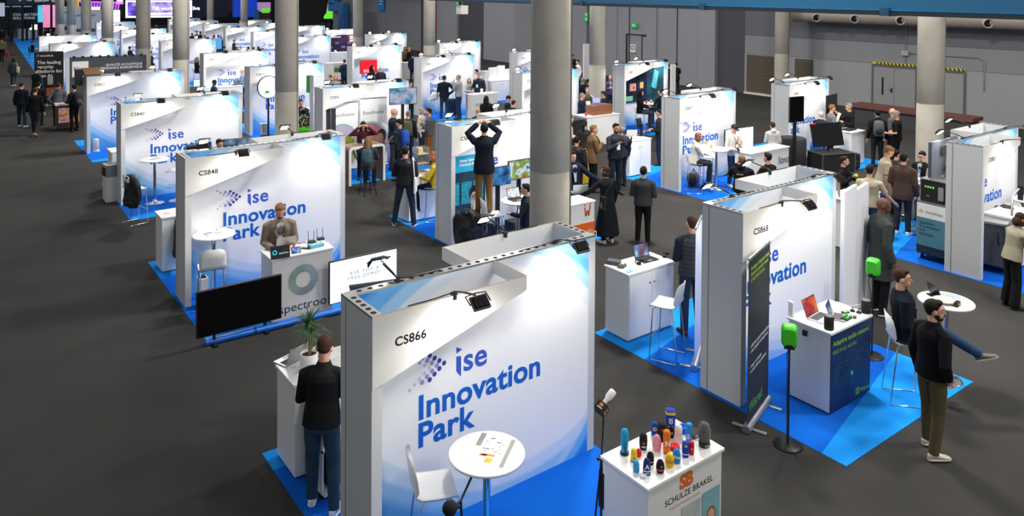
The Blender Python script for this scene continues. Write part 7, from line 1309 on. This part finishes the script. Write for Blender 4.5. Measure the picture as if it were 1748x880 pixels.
q = at(55, 66, 0); b = MB().use(mat('fff3df', .4, emit=1.2)); b.box((-.35, -.05, 1.05), (.35, .05, 1.6)); b.use(BLACK); b.box((-.03, -.03, 0), (.03, .03, 1.05)); tag(b.build('lit_panel_lamp', loc=(q.x, q.y-1.6, 0)), 'small glowing white panel on a post at the far left', 'lamp')
for k, (u, v, w, h) in enumerate(((119, 70, 2.3, 3.6), (146, 72, 3.0, 3.3))):
    q = at(u, v, 0); r = thing('display_tower', ('left grey display tower with product photos far back', 'right grey display tower with product photos far back')[k], 'display', (q.x, q.y, 0)); b = MB().use(mat('c4c8cc', .5)); b.box((-w/2, 0, 0), (w/2, .6, h)); b.build('body', r); b = MB().use(mat('4a4640', .6, vary=.5, vscale=3)); b.box((-w*.3, -.02, h*.32), (w*.3, -.005, h*.42)); b.box((-w*.3, -.02, h*.1), (w*.3, -.005, h*.22)); b.use(mat('8a9098', .6)); b.box((-w*.3, -.02, h*.8), (w*.3, -.005, h*.86)); b.build('photo_print', r); b = MB().use(mat('fff6e8', .4, emit=1.3)); b.box((w/2+.05, .1, 0), (w/2+1.7, .5, h*.98)); b.build('light_box', r)
FAR = [(5, 28, 180, '15171f', 'far walker in black'), (12, 34, 20, '22304a', 'far walker in navy'), (21, 32, 30, '5a2a3a', 'far walker in maroon and jeans'), (3, 48, 0, '141519', 'walker in black near the left edge'), (17, 41, 200, '1a1b22', 'walker with dark bag'), (47, 34, -60, 'a09a7a', 'person in beige behind the plant counter'), (41, 36, 60, '3a4250', 'person in grey behind the plant counter'), (68, 36, 90, '3a5a7a', 'person in blue beside the pink wall'), (77, 33, 20, '131418', 'person in black before the pink wall'), (83, 36, -60, '15161a', 'person in black with white shirt before the pink wall'), (91, 33, -80, '101114', 'broad person in black before the pink wall'), (78, 48, 60, '1a1c28', 'seated row person in dark'), (86, 49, 150, '2a1c20', 'seated row person in brown'), (95, 50, 100, 'd05a28', 'seated row person in orange'), (103, 48, -120, '1c1e28', 'seated row person with dark suit'), (109, 52, 150, 'c8b8b0', 'seated row person in pale pink'), (168, 34, -90, '1c1e26', 'bald far person behind display tower'), (193, 31, 20, '2a3a5a', 'walker in dark blue under purple lights'), (202, 27, 190, '15161a', 'walker in tan trousers under purple lights'), (206, 26, 10, '141518', 'second walker under purple lights'), (232, 36, 0, '121318', 'person in black under the purple screen'), (216, 57, 60, '17233c', 'bald person in navy suit in the left aisle'), (222, 48, -170, '5a4a38', 'person with brown top in the left aisle'), (207, 74, 70, '6a8ab8', 'grey haired seated person in light blue'), (221, 79, -60, '18202e', 'seated person in dark at blue table'), (197, 65, 60, '1a2030', 'seated person in navy left of the wide column'), (173, 65, 40, '6a5a50', 'grey haired person by the slanted logo booth'), (267, 41, -70, '26282e', 'person in dark suit before the far logo wall'), (282, 53, 150, 'c8c4bc', 'person facing the camera behind red mark booth'), (258, 87, 60, '2a2a2e', 'person in dark behind the column pair'), (262, 108, 90, 'd8d4cc', 'person in white at the column pair'), (328, 56, 20, '1a1c26', 'left person of far group with blue screen'), (336, 52, 60, '8a6a48', 'person in tan of far group with blue screen'), (342, 54, -30, '1c1e2c', 'right person of far group with blue screen'), (350, 60, 150, '4a5060', 'person left of the blue banner'), (365, 60, -60, '1c2030', 'person right of the blue banner'), (373, 60, 30, 'b03a5a', 'person with pink clothes'), (377, 62, 10, '1a2c4a', 'person in navy beside the pink clothes'), (383, 78, 10, '14151a', 'left dark head in front of logo'), (424, 79, 10, '3a2a24', 'first head behind the white wall'), (433, 80, 20, '5a3a2c', 'second head behind the white wall'), (441, 79, -10, '33261f', 'third head behind the white wall'), (449, 82, 60, '2a2220', 'fourth head behind the white wall'), (543, 58, 0, '3a2c22', 'head above the second far logo booth'), (573, 33, 170, '2a2c38', 'far person near the green screen'), (567, 30, 10, '181a22', 'far dark person near the green screen'), (604, 71, -60, 'd0a898', 'person beside the small concrete column')]
for u, v, a, c, l in FAR:
    rr = random.Random(int(u*7+v)); pp(u, v, l+(' at the far left' if u < 115 else ' in the distance'), a, top=c, bottom=rr.choice(('15161a', '1f2c40', '2a2a2e')), hair=rr.choice(('short', 'short', 'buzz')) if 'bald' not in l else 'bald', haircol='grey' if 'grey haired' in l else rr.choice(('dark', 'brown', 'black')), legs='walk' if 'walker' in l else 'sit' if 'eated' in l else 'stand', seat=.46, arms=rr.choice((('down', 'down'), ('type', 'type'), ('down', 'phone'))), h=1.58 if 'second head' in l else rr.choice((1.68, 1.72, 1.76)), skin=rr.choice('llmt'))
z = pp(337, 97, 'blond person in black seated on a stool beside booth with beanie man', 85, top='1c1a1a', bottom='3a4250', hair='long', haircol='blond', legs='stool', arms=('phone', 'phone')); stool(z[0].location, z[0].rotation_euler.z, 'white stool under the blond person in black'); q = xy(338, 135, .9); monitor('blue_screen', 'small pale blue screen below the blond seated person', (q.x, q.y-.2, 0), 0, .55, .36, blank=('bfe0f0', .9), stand='pole', lift=.55)
z = pp(400, 67, 'person in grey seated typing before the far logo wall', 80, top='3a3c40', bottom='2a3448', hair='short', haircol='fair', legs='stool', arms=('type', 'type')); stool(z[0].location, z[0].rotation_euler.z, 'white stool under the person typing in grey')
pp(366, 137, 'person in black beanie and navy jacket above booth CS840', 70, top='1d3352', cap='beanie', skin='d', nod=15, h=1.6); pp(413, 117, 'bald person in light blue shirt left of booth CS824', -80, top='7f96b8', hair='bald', beard='white', arms=('type', 'type')); q = xy(395, 147, 1.05); counter('counter_cabinet', 'white counter with a laptop right of the beanie person', q.x-.6, q.x+.5, q.y, q.y+.5); laptop((q.x+.3, q.y+.25, 1.05), R(190), 'grey laptop back on the counter right of the beanie person', lid='6a7278')
q = on_y(577, 84, 50); tq = at(577, 112, 0); stool((tq.x, tq.y), R(-90), 'white stool before the purple and red poster wall'); counter('counter_cabinet', 'white counter under the white stool, by the red poster wall', tq.x-1.2, tq.x+1.2, tq.y-1.2, tq.y-.6)
b = MB().use(mat('3a2440', .5, vary=.6, vscale=1.2)); X, y = 22.2, 53.34; b.box((X+.1, y-.03, .1), (X+3.0, y, 2.1)); b.use(mat('5a2420', .6)); b.box((X+1.9, y-.035, .1), (X+3.0, y-.03, 2.1)); b.use(mat('6a78c8', .5)); [b.cbox((X+.6+.5*k, y-.04, 1.2+.3*(k % 2)), (.3, .01, .15)) for k in range(4)]; b.use(PLASTIC_W); [b.cbox((X+2.5, y-.04, 1.95-.16*k), (.8, .01, .1)) for k in range(3)]; b.cbox((X+.8, y-.04, 1.95), (1.2, .01, .09)); tag(b.build('poster_wall'), 'purple and dark red poster wall of the far booth', 'poster')
b = MB().use(mat('4aa0d8', .5, emit=.4)); q = on_y(357, 72, 58.5); b.box((-.9, 0, 0), (.9, .05, .8)); b.use(BLACK); b.box((-.03, .05, -1.0), (.03, .1, .7)); tag(b.build('blue_banner', loc=(q.x, 58.5, 1.0)), 'small pale blue banner held by far people', 'banner')
# ------------------------------------------------------------------ the far end: stands, screens, curtains
def backdrop(name, label, cat, u0, u1, v0, v1, y, m, thick=.3):
    a, c = on_y(u0, v1, y), on_y(u1, v0, y); b = MB().use(m); b.box((0, 0, 0), (c.x-a.x, thick, c.z-a.z)); z = a.z
    if z > .3: b.use(MATT); [b.box(((c.x-a.x)*f-.1, .05, -z), ((c.x-a.x)*f+.1, .25, 0)) for f in (.2, .8)]
    return tag(b.build(name, loc=(a.x, y, a.z)), label, cat), c.x-a.x, c.z-a.z
o, w, h = backdrop('led_screen', 'big purple and white lit screen behind the concrete columns', 'screen', 216, 326, 2, 29, 96, screen_mat(('2a1a6a', '5a3ac8', 'c8b8f0', '3a4aa8'), 1.1, .5, 2)); b = MB().use(mat('e8e2ff', .4, emit=1.6)); [b.box(*q) for q in (((-.1, -.05, -.1), (w+.1, 0, .1)), ((-.1, -.05, h-.1), (w+.1, 0, h+.1)), ((-.1, -.05, 0), (.1, 0, h)), ((w-.1, -.05, 0), (w+.1, 0, h)))]; b.box((w*.35, -.04, h*.12), (w*.85, 0, h*.25)); b.build('light_frame', o); text('7th worldwide in live', mat('f4f0ff', .4, emit=1.6), o, (w*.38, -.06, h*.42), .62, bold=.02)
backdrop('dark_stand', 'dark blue stand wall with white frame lines at far left', 'stand', 12, 54, 12, 48, 95, mat('1a2430', .6)); o, w, h = backdrop('frame_stand', 'thin pale frame of the dark far left stand', 'stand', 9, 55, 10, 12, 94.5, mat('8fa0c0', .5, emit=.4)); q = on_y(16, 20, 94); text('CONNECTED\nSOLUTIONS', mat('b8c8d8', .5, emit=.5), o, (.6, -.7, -.9), .36)
backdrop('dark_stand', 'dark teal stand wall left of the pink screen', 'stand', 54, 72, 10, 48, 96, mat('14303a', .6)); backdrop('cyan_panel', 'narrow cyan lit panel left of the pink face screen', 'screen', 65, 73, 9, 38, 94.8, mat('58c8e8', .5, emit=.8))
backdrop('led_screen', 'pink lit screen with a blurred face at the far left', 'screen', 72, 98, 7, 47, 95, screen_mat(('c86aa8', 'f0a0c8', 'e880b8', 'd8b0d0'), 1.0, .35, 7)); o, w, h = backdrop('stand_fascia', 'dark stand header with large white letters at top left', 'sign', 46, 98, -6, 8.5, 94, mat('1a2c34', .6)); text('BARCO', PLASTIC_W, o, (.6, -.06, .35), 1.5, bold=.03)
backdrop('white_stand', 'white lit stand with letters at the top far left', 'stand', 0, 8, 5, 28, 90, mat('b8c4d8', .5, emit=.4)); o, w, h = backdrop('stand_fascia', 'blue stand header left of the large white letters', 'sign', 12, 45, -6, 8, 93, mat('20304a', .6)); text('AXIS', PLASTIC_W, o, (w*.62, -.06, .4), 1.3, bold=.03)
PUR = mat('a04ae0', .4, emit=2.2)
o, w, h = backdrop('dark_stand', 'dark stand with slanted purple light tubes behind the columns', 'stand', 128, 212, -8, 30, 100, mat('15101c', .7)); b = MB().use(PUR); [b.tube([(w*(.28+.055*k), -.15, h*.62), (w*(.24+.055*k), -.15, h*.05)], .07, 6) for k in range(12)]; b.tube([(w*.1, -.15, h*.7), (w*.98, -.15, h*.66)], .1, 6); b.build('light_tube', o); b = MB().use(mat('e8e4f0', .4, emit=.9)); b.box((w*.84, -.1, h*.6), (w*.97, 0, h*.95)); b.use(mat('e0a020', .4, emit=.6)); b.box((w*.03, -.1, h*.4), (w*.08, 0, h*.8)); b.build('lit_panel', o)
backdrop('blue_stand', 'dark blue grey stand wall right of the purple screen', 'stand', 326, 392, -8, 30, 100, mat('2c3048', .8)); backdrop('red_pillar', 'narrow brownish lit strip left of the blue curtains', 'stand', 391, 398, -8, 22, 96, mat('4a2c30', .6))
o, w, h = backdrop('blue_curtain', 'bright blue lit curtain far back between two slim columns', 'curtain', 398, 436, -8, 29, 92, mat('0c3aa8', .7, emit=.35)); b = MB().use(mat('1048d0', .7, emit=.4)); [b.tube([(w*k/10, -.1, 0), (w*k/10, -.1, h)], .2, 8) for k in range(1, 11)]; b.build('curtain_fold', o)
backdrop('pink_stand', 'pink lit stand wall right of the blue curtains', 'stand', 438, 462, 4, 20, 95, mat('b88ab8', .5, emit=.6)); backdrop('green_screen', 'small bright green lit screen on the pink stand', 'screen', 448, 460, 14, 22, 93, mat('5ac838', .4, emit=1.0)); backdrop('blue_sign', 'dark blue standing sign left of the second column', 'sign', 434, 442, 17, 33, 88, mat('1a4a78', .5, emit=.4)); backdrop('white_stand', 'dark red and white far stand behind the blue sign', 'stand', 442, 462, 22, 33, 92, mat('5a3030', .6))
b = MB().use(mat('14141a', .8)); a0, a1, a2, a3 = on_y(500, 43, 70), on_y(500, -12, 70), on_y(562, -12, 70), on_y(542, 43, 70); b.prism([(a0.x, a0.z), (a3.x, a3.z), (a3.x+.9, a3.z+1.2), (a2.x, a2.z), (a1.x, a1.z)], 0, 5, 'y'); b.box((a0.x, 0, 0), (a3.x, 5, a0.z)); tag(b.build('black_stair', loc=(0, 70, 0)), 'large black slanted underside of a stair behind the booths', 'stair')
backdrop('green_stand', 'bright green framed stand in the far gap right of the stair', 'stand', 554, 568, 17, 32, 98, mat('6ae03a', .4, emit=.9)); backdrop('white_stand', 'white and red far stand above the green frame', 'stand', 554, 569, 5, 17, 99, mat('c8c4cc', .5, emit=.4))
settle()
